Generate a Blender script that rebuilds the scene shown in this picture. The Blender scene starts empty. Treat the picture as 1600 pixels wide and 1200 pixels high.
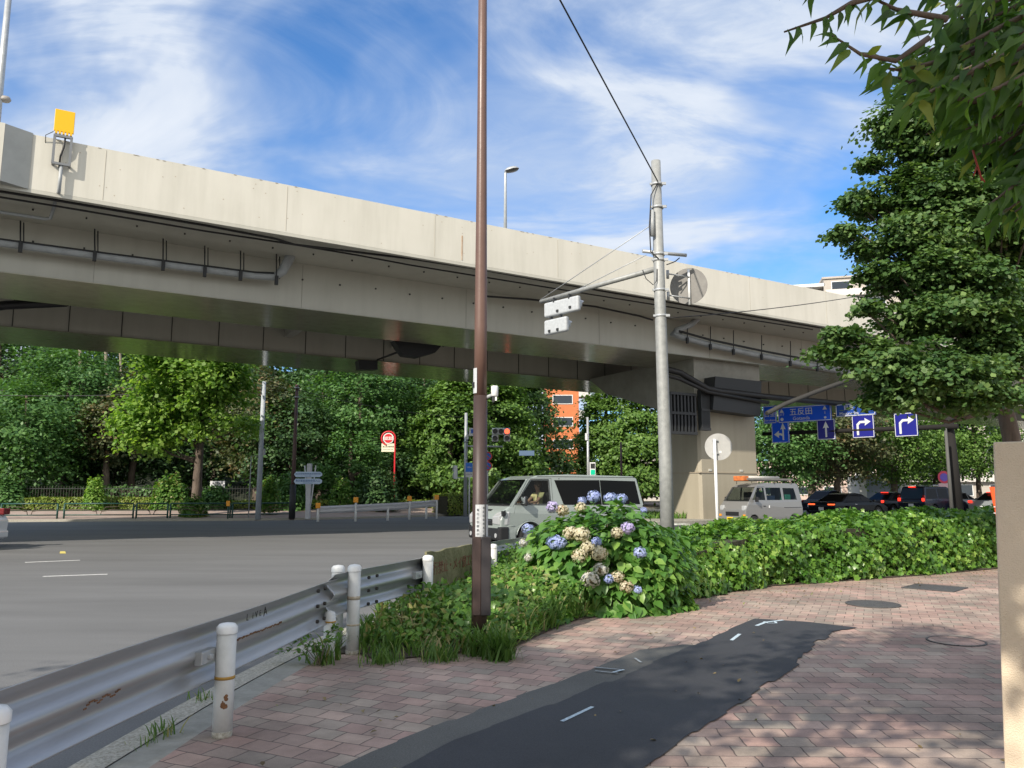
import bpy, bmesh, math, random
import numpy as np
from mathutils import Vector, Matrix
from mathutils.geometry import tessellate_polygon

SC = bpy.context.scene
COL = SC.collection
# ------------------------------------------------------------------ camera
F = 1202.0
TH = math.atan(168 / F)
CT, ST = math.cos(TH), math.sin(TH)
CZ = 1.42
cd = bpy.data.cameras.new('camera')
cam = bpy.data.objects.new('camera', cd)
COL.objects.link(cam)
cd.sensor_width = 36.0
cd.lens = 36.0 * F / 1600.0
cd.clip_start = 0.05
cd.clip_end = 2000
cam.location = (0, 0, CZ)
cam.rotation_euler = (math.radians(90) + TH, 0, 0)
SC.camera = cam

# ------------------------------------------------------------------ light
_d, _n, _z = 0.735, 0.34, 0.56
SUN_DIR = Vector((_d * .8686 - _n * .4955, _d * .4955 + _n * .8686, -_z)).normalized()     # the way the light travels
to_sun = -SUN_DIR
sun_el = math.asin(to_sun.z)
sun_az = math.atan2(to_sun.x, to_sun.y)
ld = bpy.data.lights.new('sun', 'SUN')
ld.energy = 4.3
ld.angle = math.radians(0.5)
ld.color = (1.0, 0.91, 0.79)
sun = bpy.data.objects.new('sun', ld)
COL.objects.link(sun)
sun.rotation_euler = SUN_DIR.to_track_quat('-Z', 'Y').to_euler()
sun.location = (-20, -25, 30)

W = bpy.data.worlds.new('World')
SC.world = W
W.use_nodes = True
nt = W.node_tree
nt.nodes.clear()
def wn(t, **k):
    q = nt.nodes.new(t)
    for a, b in k.items():
        setattr(q, a, b)
    return q
sky = wn('ShaderNodeTexSky', sky_type='NISHITA', sun_disc=False)
sky.sun_elevation = sun_el
sky.sun_rotation = sun_az
sky.altitude = 30
sky.air_density = 1.0
sky.dust_density = 0.6
sky.ozone_density = 2.2
def wl(a, b):
    nt.links.new(a, b)
def wmath(op, a, b=None, clamp=False):
    q = wn('ShaderNodeMath', operation=op, use_clamp=clamp)
    for i, v in enumerate((a, b)):
        if v is None: continue
        if isinstance(v, (int, float)): q.inputs[i].default_value = v
        else: wl(v, q.inputs[i])
    return q.outputs[0]
tc = wn('ShaderNodeTexCoord')
sep = wn('ShaderNodeSeparateXYZ')
wl(tc.outputs['Generated'], sep.inputs[0])
zz = wmath('ADD', wmath('MAXIMUM', sep.outputs[2], 0.0), 0.42)
px = wmath('DIVIDE', sep.outputs[0], zz)
py = wmath('DIVIDE', sep.outputs[1], zz)
comb = wn('ShaderNodeCombineXYZ')
wl(px, comb.inputs[0]); wl(py, comb.inputs[1])
def cloud_layer(rot, scl, loc, nscale, detail, rough, dist, lo, hi):
    mp = wn('ShaderNodeMapping')
    mp.inputs['Rotation'].default_value = (0, 0, math.radians(rot))
    mp.inputs['Scale'].default_value = scl
    mp.inputs['Location'].default_value = loc
    wl(comb.outputs[0], mp.inputs[0])
    ns = wn('ShaderNodeTexNoise')
    ns.inputs['Scale'].default_value = nscale
    ns.inputs['Detail'].default_value = detail
    ns.inputs['Roughness'].default_value = rough
    ns.inputs['Distortion'].default_value = dist
    wl(mp.outputs[0], ns.inputs['Vector'])
    mr = wn('ShaderNodeMapRange', interpolation_type='SMOOTHSTEP')
    mr.inputs['From Min'].default_value = lo
    mr.inputs['From Max'].default_value = hi
    wl(ns.outputs['Fac'], mr.inputs['Value'])
    return mr.outputs['Result']
big = cloud_layer(-30, (1.0, 1.7, 1), (2.1, 0.9, 0), 1.5, 5, 0.54, 0.6, 0.36, 0.64)
wisp = cloud_layer(-38, (0.9, 1.7, 1), (1.3, 5.2, 0), 2.0, 10, 0.60, 0.8, 0.38, 0.68)
fine = cloud_layer(24, (1.4, 3.0, 1), (4.0, 2.0, 0), 6.0, 8, 0.62, 0.8, 0.35, 0.75)
m1 = wmath('MULTIPLY', big, 0.66)
m2 = wmath('MULTIPLY', wisp, wmath('ADD', wmath('MULTIPLY', big, 0.45), 0.42))
m3 = wmath('MULTIPLY', fine, wmath('MULTIPLY', big, 0.22))
msk = wmath('ADD', wmath('ADD', m1, m2), m3, clamp=True)
msk = wmath('MULTIPLY', msk, 0.95)
tint = wn('ShaderNodeMix', data_type='RGBA', blend_type='MULTIPLY')
tint.inputs[0].default_value = 1.0
wl(sky.outputs[0], tint.inputs[6])
tint.inputs[7].default_value = (0.42, 0.76, 1.06, 1)
cc = wn('ShaderNodeMix', data_type='RGBA')
wl(wmath('MULTIPLY', wisp, big, clamp=True), cc.inputs[0])
cc.inputs[6].default_value = (3.0, 3.5, 4.3, 1)
cc.inputs[7].default_value = (4.5, 4.7, 5.0, 1)
mix = wn('ShaderNodeMix', data_type='RGBA')
wl(msk, mix.inputs[0])
wl(tint.outputs[2], mix.inputs[6])
wl(cc.outputs[2], mix.inputs[7])
# unseen bright cloud added behind the viewer to whiten and lift the fill light
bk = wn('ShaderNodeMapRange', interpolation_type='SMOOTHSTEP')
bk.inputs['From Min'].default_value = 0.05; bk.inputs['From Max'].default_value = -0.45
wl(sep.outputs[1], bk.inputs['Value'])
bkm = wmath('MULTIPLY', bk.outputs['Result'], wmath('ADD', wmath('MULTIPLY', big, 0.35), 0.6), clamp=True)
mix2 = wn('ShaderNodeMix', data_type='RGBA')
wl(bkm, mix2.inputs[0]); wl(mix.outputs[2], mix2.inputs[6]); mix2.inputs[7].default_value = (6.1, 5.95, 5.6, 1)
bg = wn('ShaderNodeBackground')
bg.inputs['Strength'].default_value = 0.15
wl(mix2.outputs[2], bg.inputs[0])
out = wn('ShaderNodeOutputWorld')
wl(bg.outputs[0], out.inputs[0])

SC.view_settings.view_transform = 'Standard'
SC.view_settings.look = 'None'
SC.view_settings.exposure = 0.45
SC.view_settings.gamma = 1.0
SC.cycles.max_bounces = 6
SC.cycles.diffuse_bounces = 3
SC.cycles.glossy_bounces = 2
SC.cycles.transparent_max_bounces = 6
SC.cycles.caustics_reflective = False
SC.cycles.caustics_refractive = False

# ------------------------------------------------------------------ pixel rays -> places on the ground / at a distance
def ray(x, y):
    u = (x - 800) / F; v = (600 - y) / F
    return Vector((u, CT - v * ST, ST + v * CT))
def G(x, y, z=0.0):
    r = ray(x, y); t = (z - CZ) / r.z
    return Vector((r.x * t, r.y * t, z))
def A(x, y, t):
    r = ray(x, y)
    return Vector((r.x * t, r.y * t, CZ + r.z * t))
D_ = Vector((0.8686, 0.4955, 0)); N_ = Vector((-0.4955, 0.8686, 0))   # overpass axis and its normal
def O(x, y, o):
    r = ray(x, y); t = o / (N_.dot(r))
    return Vector((r.x * t, r.y * t, CZ + r.z * t))
def BP(s, o, z=0.0):
    p = D_ * s + N_ * o
    return Vector((p.x, p.y, z))
ROADZ = -0.10
BRZ = math.atan2(D_.y, D_.x)

# ------------------------------------------------------------------ materials
def srgb(r, g, b):
    f = lambda c: (c / 255 / 12.92) if c / 255 <= 0.04045 else ((c / 255 + 0.055) / 1.055) ** 2.4
    return (f(r), f(g), f(b), 1)
MATS = {}
def mat(name, col, rough=0.6, metal=0.0, var=0.0, vscale=3.0, col2=None, bump=0.0, bscale=40.0, emit=None, spec=0.5, coat=0.0, stretch=None, detail=6):
    if name in MATS: return MATS[name]
    m = bpy.data.materials.new(name); m.use_nodes = True
    t = m.node_tree; p = t.nodes['Principled BSDF']
    c = tuple(col) + ((1,) if len(col) == 3 else ())
    p.inputs['Base Color'].default_value = c
    p.inputs['Roughness'].default_value = rough
    p.inputs['Metallic'].default_value = metal
    p.inputs['Specular IOR Level'].default_value = spec
    if coat: p.inputs['Coat Weight'].default_value = coat; p.inputs['Coat Roughness'].default_value = 0.05
    tcn = None
    def coords():
        nonlocal tcn
        if tcn is None:
            tcn = t.nodes.new('ShaderNodeTexCoord').outputs['Object']
            if stretch:
                mp = t.nodes.new('ShaderNodeMapping'); mp.inputs['Scale'].default_value = stretch
                t.links.new(tcn, mp.inputs[0]); tcn = mp.outputs[0]
        return tcn
    if var or col2:
        ns = t.nodes.new('ShaderNodeTexNoise'); ns.inputs['Scale'].default_value = vscale; ns.inputs['Detail'].default_value = detail
        ns.inputs['Roughness'].default_value = 0.65
        t.links.new(coords(), ns.inputs['Vector'])
        cr = t.nodes.new('ShaderNodeValToRGB')
        if col2 is None:
            a = tuple(x * (1 - var) for x in c[:3]) + (1,); b = tuple(min(1, x * (1 + var)) for x in c[:3]) + (1,)
        else:
            a = c; b = tuple(col2) + ((1,) if len(col2) == 3 else ())
        cr.color_ramp.elements[0].color = a; cr.color_ramp.elements[1].color = b
        cr.color_ramp.elements[0].position = 0.32; cr.color_ramp.elements[1].position = 0.68
        t.links.new(ns.outputs['Fac'], cr.inputs[0]); t.links.new(cr.outputs[0], p.inputs['Base Color'])
    if bump:
        nb = t.nodes.new('ShaderNodeTexNoise'); nb.inputs['Scale'].default_value = bscale; nb.inputs['Detail'].default_value = 4
        t.links.new(coords(), nb.inputs['Vector'])
        bp = t.nodes.new('ShaderNodeBump'); bp.inputs['Strength'].default_value = bump; bp.inputs['Distance'].default_value = 0.02
        t.links.new(nb.outputs['Fac'], bp.inputs['Height']); t.links.new(bp.outputs[0], p.inputs['Normal'])
    if emit:
        p.inputs['Emission Color'].default_value = tuple(emit[:3]) + (1,); p.inputs['Emission Strength'].default_value = emit[3]
    MATS[name] = m
    return m
def leafmat(name, a, b, c=None, trans=0.3, rough=0.5, spec=0.35):
    if name in MATS: return MATS[name]
    m = bpy.data.materials.new(name); m.use_nodes = True
    t = m.node_tree; p = t.nodes['Principled BSDF']; o = t.nodes['Material Output']
    g = t.nodes.new('ShaderNodeNewGeometry')
    cr = t.nodes.new('ShaderNodeValToRGB')
    cr.color_ramp.elements[0].color = tuple(a) + (1,); cr.color_ramp.elements[1].color = tuple(b) + (1,)
    cr.color_ramp.elements[1].position = 0.85
    if c:
        e = cr.color_ramp.elements.new(0.96); e.color = tuple(c) + (1,)
    tcn = t.nodes.new('ShaderNodeTexCoord'); nz = t.nodes.new('ShaderNodeTexNoise'); nz.inputs['Scale'].default_value = 1.3; nz.inputs['Detail'].default_value = 3
    t.links.new(tcn.outputs['Object'], nz.inputs['Vector'])
    mr = t.nodes.new('ShaderNodeMapRange'); mr.inputs['From Min'].default_value = 0.3; mr.inputs['From Max'].default_value = 0.7; mr.inputs['To Min'].default_value = -0.28; mr.inputs['To Max'].default_value = 0.28; t.links.new(nz.outputs['Fac'], mr.inputs['Value'])
    ad = t.nodes.new('ShaderNodeMath'); ad.operation = 'ADD'; ad.use_clamp = True; t.links.new(g.outputs['Random Per Island'], ad.inputs[0]); t.links.new(mr.outputs[0], ad.inputs[1])
    t.links.new(ad.outputs[0], cr.inputs[0])
    t.links.new(cr.outputs[0], p.inputs['Base Color'])
    p.inputs['Roughness'].default_value = rough; p.inputs['Specular IOR Level'].default_value = spec
    tr = t.nodes.new('ShaderNodeBsdfTranslucent')
    hs = t.nodes.new('ShaderNodeMix'); hs.data_type = 'RGBA'; hs.blend_type = 'MULTIPLY'; hs.inputs[0].default_value = 1
    t.links.new(cr.outputs[0], hs.inputs[6]); hs.inputs[7].default_value = (1.5, 1.6, 0.7, 1)
    t.links.new(hs.outputs[2], tr.inputs[0])
    mx = t.nodes.new('ShaderNodeMixShader'); mx.inputs[0].default_value = trans
    t.links.new(p.outputs[0], mx.inputs[1]); t.links.new(tr.outputs[0], mx.inputs[2]); t.links.new(mx.outputs[0], o.inputs[0])
    MATS[name] = m
    return m
def glassmat(name, tint, mixf=0.5, rough=0.04):
    m = bpy.data.materials.new(name); m.use_nodes = True
    t = m.node_tree; p = t.nodes['Principled BSDF']; o = t.nodes['Material Output']
    p.inputs['Base Color'].default_value = (0.01, 0.012, 0.012, 1); p.inputs['Roughness'].default_value = rough
    tr = t.nodes.new('ShaderNodeBsdfTransparent'); tr.inputs[0].default_value = tuple(tint) + (1,)
    mx = t.nodes.new('ShaderNodeMixShader'); mx.inputs[0].default_value = mixf
    t.links.new(p.outputs[0], mx.inputs[1]); t.links.new(tr.outputs[0], mx.inputs[2]); t.links.new(mx.outputs[0], o.inputs[0])
    MATS[name] = m
    return m

def painted_wall(name, base, dark, streak=0.5, rough=0.55, seam=None, spec=0.4, bump=0.15):
    """weathered painted steel/concrete with vertical run-off streaks (world z), rust specks; coordinates = object"""
    if name in MATS: return MATS[name]
    m = bpy.data.materials.new(name); m.use_nodes = True
    t = m.node_tree; p = t.nodes['Principled BSDF']
    tcn = t.nodes.new('ShaderNodeTexCoord')
    def nz(scale, st, det=6, rg=0.6):
        mp = t.nodes.new('ShaderNodeMapping'); mp.inputs['Scale'].default_value = st
        mp.inputs['Rotation'].default_value = (0, 0, -BRZ)
        mp.vector_type = 'POINT'
        t.links.new(tcn.outputs['Object'], mp.inputs[0])
        q = t.nodes.new('ShaderNodeTexNoise'); q.inputs['Scale'].default_value = scale; q.inputs['Detail'].default_value = det; q.inputs['Roughness'].default_value = rg
        t.links.new(mp.outputs[0], q.inputs['Vector']); return q.outputs['Fac']
    a = nz(0.55, (1, 1, 1), 5); b = nz(2.6, (1, 1, 0.10), 6); c = nz(7.0, (1, 1, 1), 6, 0.75)
    r1 = t.nodes.new('ShaderNodeMapRange'); r1.inputs['From Min'].default_value = 0.42; r1.inputs['From Max'].default_value = 0.75; t.links.new(b, r1.inputs['Value'])
    r2 = t.nodes.new('ShaderNodeMapRange'); r2.inputs['From Min'].default_value = 0.35; r2.inputs['From Max'].default_value = 0.7; t.links.new(a, r2.inputs['Value'])
    mu = t.nodes.new('ShaderNodeMath'); mu.operation = 'MULTIPLY_ADD'; mu.inputs[1].default_value = streak; t.links.new(r1.outputs[0], mu.inputs[0])
    m2 = t.nodes.new('ShaderNodeMath'); m2.operation = 'MULTIPLY'; m2.inputs[1].default_value = streak * 0.6; t.links.new(r2.outputs[0], m2.inputs[0]); t.links.new(m2.outputs[0], mu.inputs[2])
    mx = t.nodes.new('ShaderNodeMix'); mx.data_type = 'RGBA'; mx.clamp_factor = True
    t.links.new(mu.outputs[0], mx.inputs[0]); mx.inputs[6].default_value = tuple(base) + (1,); mx.inputs[7].default_value = tuple(dark) + (1,)
    r3 = t.nodes.new('ShaderNodeMapRange'); r3.inputs['From Min'].default_value = 0.70; r3.inputs['From Max'].default_value = 0.76; t.links.new(c, r3.inputs['Value'])
    my = t.nodes.new('ShaderNodeMix'); my.data_type = 'RGBA'; t.links.new(r3.outputs[0], my.inputs[0])
    t.links.new(mx.outputs[2], my.inputs[6]); my.inputs[7].default_value = (0.16, 0.10, 0.07, 1)
    t.links.new(my.outputs[2], p.inputs['Base Color'])
    p.inputs['Roughness'].default_value = rough; p.inputs['Specular IOR Level'].default_value = spec
    bp = t.nodes.new('ShaderNodeBump'); bp.inputs['Strength'].default_value = bump; bp.inputs['Distance'].default_value = 0.02
    t.links.new(nz(1.6, (0.4, 6, 1), 3), bp.inputs['Height']); t.links.new(bp.outputs[0], p.inputs['Normal'])
    MATS[name] = m
    return m

# ------------------------------------------------------------------ mesh helpers
class MB:
    def __init__(s): s.v = []; s.f = []; s.sm = []
    def add(s, vs, fs, smooth=False):
        b = len(s.v); s.v += [tuple(x) for x in vs]
        for q in fs: s.f.append(tuple(b + i for i in q)); s.sm.append(smooth)
        return s
    def box(s, c, d, rz=0.0, M=None):
        x, y, z = d[0] / 2, d[1] / 2, d[2] / 2
        vs = [Vector((i * x, j * y, k * z)) for k in (-1, 1) for j in (-1, 1) for i in (-1, 1)]
        R = M if M is not None else Matrix.Rotation(rz, 3, 'Z')
        vs = [R @ q + Vector(c) for q in vs]
        return s.add(vs, [(0, 2, 3, 1), (4, 5, 7, 6), (0, 1, 5, 4), (2, 6, 7, 3), (0, 4, 6, 2), (1, 3, 7, 5)])
    def tube(s, pts, r, n=10, cap=True, smooth=True):
        pts = [Vector(p) for p in pts]
        rs = r if isinstance(r, (list, tuple)) else [r] * len(pts)
        vs = []; fs = []
        up = None
        for i, p in enumerate(pts):
            a = pts[max(i - 1, 0)]; b = pts[min(i + 1, len(pts) - 1)]
            t = (b - a).normalized()
            if up is None:
                up = Vector((0, 0, 1)) if abs(t.z) < 0.9 else Vector((1, 0, 0))
            x = t.cross(up).normalized(); y = x.cross(t).normalized(); up = y
            for k in range(n):
                q = 2 * math.pi * k / n
                vs.append(p + (x * math.cos(q) + y * math.sin(q)) * rs[i])
        for i in range(len(pts) - 1):
            for k in range(n):
                a = i * n + k; b = i * n + (k + 1) % n
                fs.append((a, b, b + n, a + n))
        s.add(vs, fs, smooth)
        if cap:
            s.add(vs[:n], [tuple(range(n))]); s.add(vs[-n:], [tuple(reversed(range(n)))])
        return s
    def disc(s, c, nrm, r, th=0.01, n=28):
        c = Vector(c); nn = Vector(nrm).normalized()
        return s.tube([c - nn * th / 2, c + nn * th / 2], r, n, True, False)
    def prism(s, poly, z0, z1):
        n = len(poly)
        vs = [(p[0], p[1], z0) for p in poly] + [(p[0], p[1], z1) for p in poly]
        s.add(vs, [tuple(reversed(range(n))), tuple(range(n, 2 * n))] + [(i, (i + 1) % n, (i + 1) % n + n, i + n) for i in range(n)])
        return s
    def lathe(s, prof, c=(0, 0, 0), n=24, M=None):
        vs = []; c = Vector(c); R = M or Matrix.Identity(3)
        for r, z in prof:
            for k in range(n):
                q = 2 * math.pi * k / n
                vs.append(R @ Vector((r * math.cos(q), r * math.sin(q), z)) + c)
        fs = []
        for i in range(len(prof) - 1):
            for k in range(n):
                a = i * n + k; b = i * n + (k + 1) % n
                fs.append((a, b, b + n, a + n))
        return s.add(vs, fs, True)
    def loft(s, rings, closed=False, cap=False, smooth=False):
        n = len(rings[0]); vs = [q for r in rings for q in r]; fs = []
        for i in range(len(rings) - 1):
            for k in range(n if closed else n - 1):
                a = i * n + k; b = i * n + (k + 1) % n
                fs.append((a, b, b + n, a + n))
        s.add(vs, fs, smooth)
        if cap:
            s.add(rings[0], [tuple(range(n))]); s.add(rings[-1], [tuple(reversed(range(n)))])
        return s
    def build(s, name, m, parent=None, bevel=0.0, seg=2, world=False, autosm=None, sub=0):
        me = bpy.data.meshes.new(name)
        vs = s.v
        if world and parent is not None:
            L = parent.matrix_basis.translation if parent.type == 'EMPTY' else parent.parent.matrix_basis.translation
            vs = [(q[0] - L.x, q[1] - L.y, q[2] - L.z) for q in vs]
        me.from_pydata(vs, [], s.f)
        me.polygons.foreach_set('use_smooth', s.sm)
        me.materials.append(m)
        bm = bmesh.new(); bm.from_mesh(me)
        bmesh.ops.remove_doubles(bm, verts=bm.verts, dist=0.0002)
        bmesh.ops.recalc_face_normals(bm, faces=bm.faces)
        bm.to_mesh(me); bm.free()
        o = bpy.data.objects.new(name, me); COL.objects.link(o)
        if parent is not None: o.parent = parent
        if bevel:
            b = o.modifiers.new('bevel', 'BEVEL'); b.width = bevel; b.segments = seg; b.limit_method = 'ANGLE'; b.angle_limit = math.radians(35)
        if sub:
            b = o.modifiers.new('sub', 'SUBSURF'); b.levels = sub; b.render_levels = sub
        return o
def tag(o, label=None, cat=None, group=None, kind=None):
    if label: o['label'] = label
    if cat: o['category'] = cat
    if group: o['group'] = group
    if kind: o['kind'] = kind
    return o
def thing(name, label, cat, loc=(0, 0, 0), rz=0.0, group=None):
    o = bpy.data.objects.new(name, None); COL.objects.link(o)
    o.empty_display_size = 0.3
    o.location = loc; o.rotation_euler = (0, 0, rz)
    return tag(o, label, cat, group)
def rep_box(name, cs, dim, rz, m, parent, bevel=0.0, world=True):
    # repeated small parts: one mesh, one object per piece
    mb = MB(); mb.box((0, 0, 0), dim, rz); first = mb.build(name, m, parent, bevel=bevel)
    L = parent.matrix_basis.translation if world else Vector((0, 0, 0))
    for i, c in enumerate(cs):
        o = first if i == 0 else first.copy()
        if i: COL.objects.link(o); o.parent = parent
        o.location = Vector(c) - L
    return first
def struct(o): o['kind'] = 'structure'; return o
def text_on(parent, body, size, M, m, name='lettering', align='CENTER', depth=0.002, sx=1.0):
    """lettering as a thin mesh; M puts the text's xy plane where it belongs (parent's local space)"""
    cu = bpy.data.curves.new(name, 'FONT'); cu.body = body; cu.size = size; cu.extrude = depth
    cu.align_x = align; cu.align_y = 'CENTER'; cu.resolution_u = 2
    ob = bpy.data.objects.new('t', cu); COL.objects.link(ob)
    dg = bpy.context.evaluated_depsgraph_get()
    me = bpy.data.meshes.new_from_object(ob.evaluated_get(dg))
    bpy.data.objects.remove(ob)
    me.transform(M @ Matrix.Diagonal((sx, 1, 1, 1)))
    me.materials.clear(); me.materials.append(m)
    o = bpy.data.objects.new(name, me); COL.objects.link(o); o.parent = parent
    return o
def frame(origin, xdir, updir=(0, 0, 1)):
    x = Vector(xdir).normalized(); u = Vector(updir); z = x.cross(u).normalized(); y = z.cross(x).normalized()
    M = Matrix.Identity(4)
    for i in range(3):
        M[i][0] = x[i]; M[i][1] = y[i]; M[i][2] = z[i]; M[i][3] = origin[i]
    return M

# leaves ------------------------------------------------------------
SH = {
 'quad': ([(0, 0, 0), (.45, .33, .05), (1, 0, -.08), (.45, -.33, .05)], [(0, 1, 2, 3)]),
 'wide': ([(0, 0, 0), (.5, .5, .06), (1, .1, -.05), (.9, -.25, -.02), (.4, -.5, .06)], [(0, 1, 2, 3, 4)]),
 'leaf': ([(0, 0, 0), (.3, .30, .10), (.62, .27, .08), (1.05, 0, -.14), (.62, -.27, .08), (.3, -.30, .10), (.33, 0, 0), (.65, 0, -.02)],
          [(0, 6, 1), (1, 6, 7, 2), (2, 7, 3), (3, 7, 4), (4, 7, 6, 5), (5, 6, 0)]),
 'ivy': ([(0, 0, 0), (.02, .42, .05), (.42, .30, .08), (.60, .52, -.02), (.72, .17, .04), (1.05, 0, -.12), (.72, -.17, .04), (.60, -.52, -.02), (.42, -.30, .08), (.02, -.42, .05), (.42, 0, 0)],
         [(0, 10, 2, 1), (10, 4, 3, 2), (10, 5, 4), (10, 6, 5), (10, 8, 7, 6), (0, 9, 8, 10)]),
 'near': ([(0, 0, 0), (.18, .20, .05), (.42, .30, .07), (.68, .20, .02), (1.15, 0, -.26), (.68, -.20, .02), (.42, -.30, .07), (.18, -.20, .05), (.2, 0, .0), (.44, 0, .015), (.7, 0, -.03)],
          [(0, 8, 1), (1, 8, 9, 2), (2, 9, 10, 3), (3, 10, 4), (4, 10, 5), (5, 10, 9, 6), (6, 9, 8, 7), (7, 8, 0)]),
 'blade': ([(0, -.035, 0), (0, .035, 0), (.38, .04, .05), (.38, -.04, .05), (.75, .025, 0), (.75, -.025, 0), (1, 0, -.14)], [(0, 1, 2, 3), (3, 2, 4, 5), (5, 4, 6)]),
}
def leaves(name, P, Nn, S, shape, m, parent=None, seed=1, along=None, origin=None, aspect=1.0):
    """P centres, Nn normals, S sizes, along = preferred length direction"""
    rng = np.random.default_rng(seed)
    P = np.asarray(P, float); Nn = np.asarray(Nn, float); n = len(P)
    Nn = Nn / (np.linalg.norm(Nn, axis=1, keepdims=True) + 1e-9)
    a = rng.normal(size=(n, 3)) if along is None else np.asarray(along, float) + rng.normal(size=(n, 3)) * 0.25
    a = a - (a * Nn).sum(1, keepdims=True) * Nn
    a /= np.linalg.norm(a, axis=1, keepdims=True) + 1e-9
    b = np.cross(Nn, a)
    tv, tf = SH[shape]; tv = np.array(tv, float)
    k = len(tv); S = np.asarray(S, float).reshape(n, 1)
    V = np.empty((n, k, 3))
    for i in range(k):
        V[:, i] = P + S * (a * (tv[i, 0] - 0.0) + b * tv[i, 1] * aspect + Nn * tv[i, 2])
    V = V.reshape(-1, 3)
    if origin is not None: V = V - np.array(origin)
    lens = np.array([len(q) for q in tf]); flat = np.concatenate([np.array(q) for q in tf])
    loops = (np.arange(n)[:, None] * k + flat[None]).ravel()
    tot = np.tile(lens, n); st = np.concatenate([[0], np.cumsum(tot)[:-1]])
    me = bpy.data.meshes.new(name)
    me.vertices.add(len(V)); me.vertices.foreach_set('co', V.ravel())
    me.loops.add(len(loops)); me.loops.foreach_set('vertex_index', loops.astype(np.int32))
    me.polygons.add(len(tot)); me.polygons.foreach_set('loop_start', st.astype(np.int32))
    me.update(calc_edges=True)
    me.materials.append(m)
    o = bpy.data.objects.new(name, me); COL.objects.link(o)
    if parent is not None: o.parent = parent
    return o
def unit(rng, n):
    q = rng.normal(size=(n, 3)); return q / np.linalg.norm(q, axis=1, keepdims=True)
def crown_pts(rng, c, R, nc, per, cr, kind='ball', flat=0.55, hollow=0.5):
    """clump centres through the crown, then leaves in each clump"""
    c = np.array(c, float); R = np.array(R, float)
    q = unit(rng, nc) * (rng.uniform(hollow, 1, size=(nc, 1)) ** 0.8)
    if kind == 'cone':
        h = rng.uniform(0, 1, nc) ** 1.35
        ang = rng.uniform(0, 2 * math.pi, nc); rad = (1 - h) ** 0.8 * rng.uniform(0.45, 1.02, nc) + 0.05
        q = np.stack([np.cos(ang) * rad, np.sin(ang) * rad, h * 2 - 1], 1)
    cc = c + q * R
    cs = cr * rng.uniform(0.55, 1.35, nc)
    per_ = np.maximum(6, (per * (cs / cr) ** 2).astype(int))
    idx = np.repeat(np.arange(nc), per_)
    n = len(idx)
    off = rng.normal(size=(n, 3)) * 0.5; off[:, 2] *= flat
    outd = (cc - c) / R; outd /= np.linalg.norm(outd, axis=1, keepdims=True) + 1e-6
    # droop outwards
    h = (off[:, :2] ** 2).sum(1); off[:, 2] -= 0.28 * h
    P = cc[idx] + off * cs[idx][:, None]
    Nn = np.array([0, 0, 0.9]) + outd[idx] * 0.55 + rng.normal(size=(n, 3)) * 0.5
    return P, Nn, cc, outd
def limbs(mb, base, top, r0, r1, targets, rng, frac=(0.35, 0.95), rl=0.35):
    base = Vector(base); top = Vector(top)
    pts = []; N = 7
    for i in range(N + 1):
        q = base.lerp(top, i / N); pts.append(q + Vector((rng.normal() * r0 * 0.25, rng.normal() * r0 * 0.25, 0)) * (1 if 0 < i else 0))
    rs = [r0 * (1.25 if i == 0 else 1) * (1 - i / N) + r1 * (i / N) for i in range(N + 1)]
    mb.tube(pts, rs, 9)
    for tg in targets:
        tg = Vector(tg)
        f = min(frac[1], max(frac[0], (tg.z - base.z) / max(0.1, top.z - base.z) - rng.uniform(0.08, 0.22)))
        s0 = base.lerp(top, f); mid = s0.lerp(tg, 0.5) + Vector((0, 0, -0.06 * (tg - s0).length + rng.normal() * 0.05))
        rr = (r0 * (1 - f) + r1 * f) * rl
        mb.tube([s0, mid, tg], [rr, rr * 0.6, rr * 0.22], 5)
def tree(name, label, cat, base, H, crowns, bark, lm, leafsz, seed, trunk_r=0.15, shape='quad', group=None, ntw=14, top=None, flat=0.55, hollow=0.5):
    """crowns: list of (centre rel base, radii, nclumps, per, clump radius, kind)"""
    rng = np.random.default_rng(seed)
    t = thing(name, label, cat, base, 0, group)
    Ps = []; Ns = []; tg = []
    for c, R, nc, per, cr, kind in crowns:
        P, Nn, cc, _ = crown_pts(rng, c, R, nc, per, cr, kind, flat, hollow)
        Ps.append(P); Ns.append(Nn); tg.append(cc[rng.choice(len(cc), min(len(cc), ntw), replace=False)])
    P = np.concatenate(Ps); Nn = np.concatenate(Ns)
    S = leafsz * rng.uniform(0.7, 1.3, len(P))
    mb = MB(); limbs(mb, (0, 0, -0.1), top or (0, 0, H * 0.86), trunk_r, trunk_r * 0.25, [q for T in tg for q in T], rng)
    mb.build('trunk', bark, t)
    leaves('crown', P, Nn, S, shape, lm, t, seed + 1)
    return t
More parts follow.
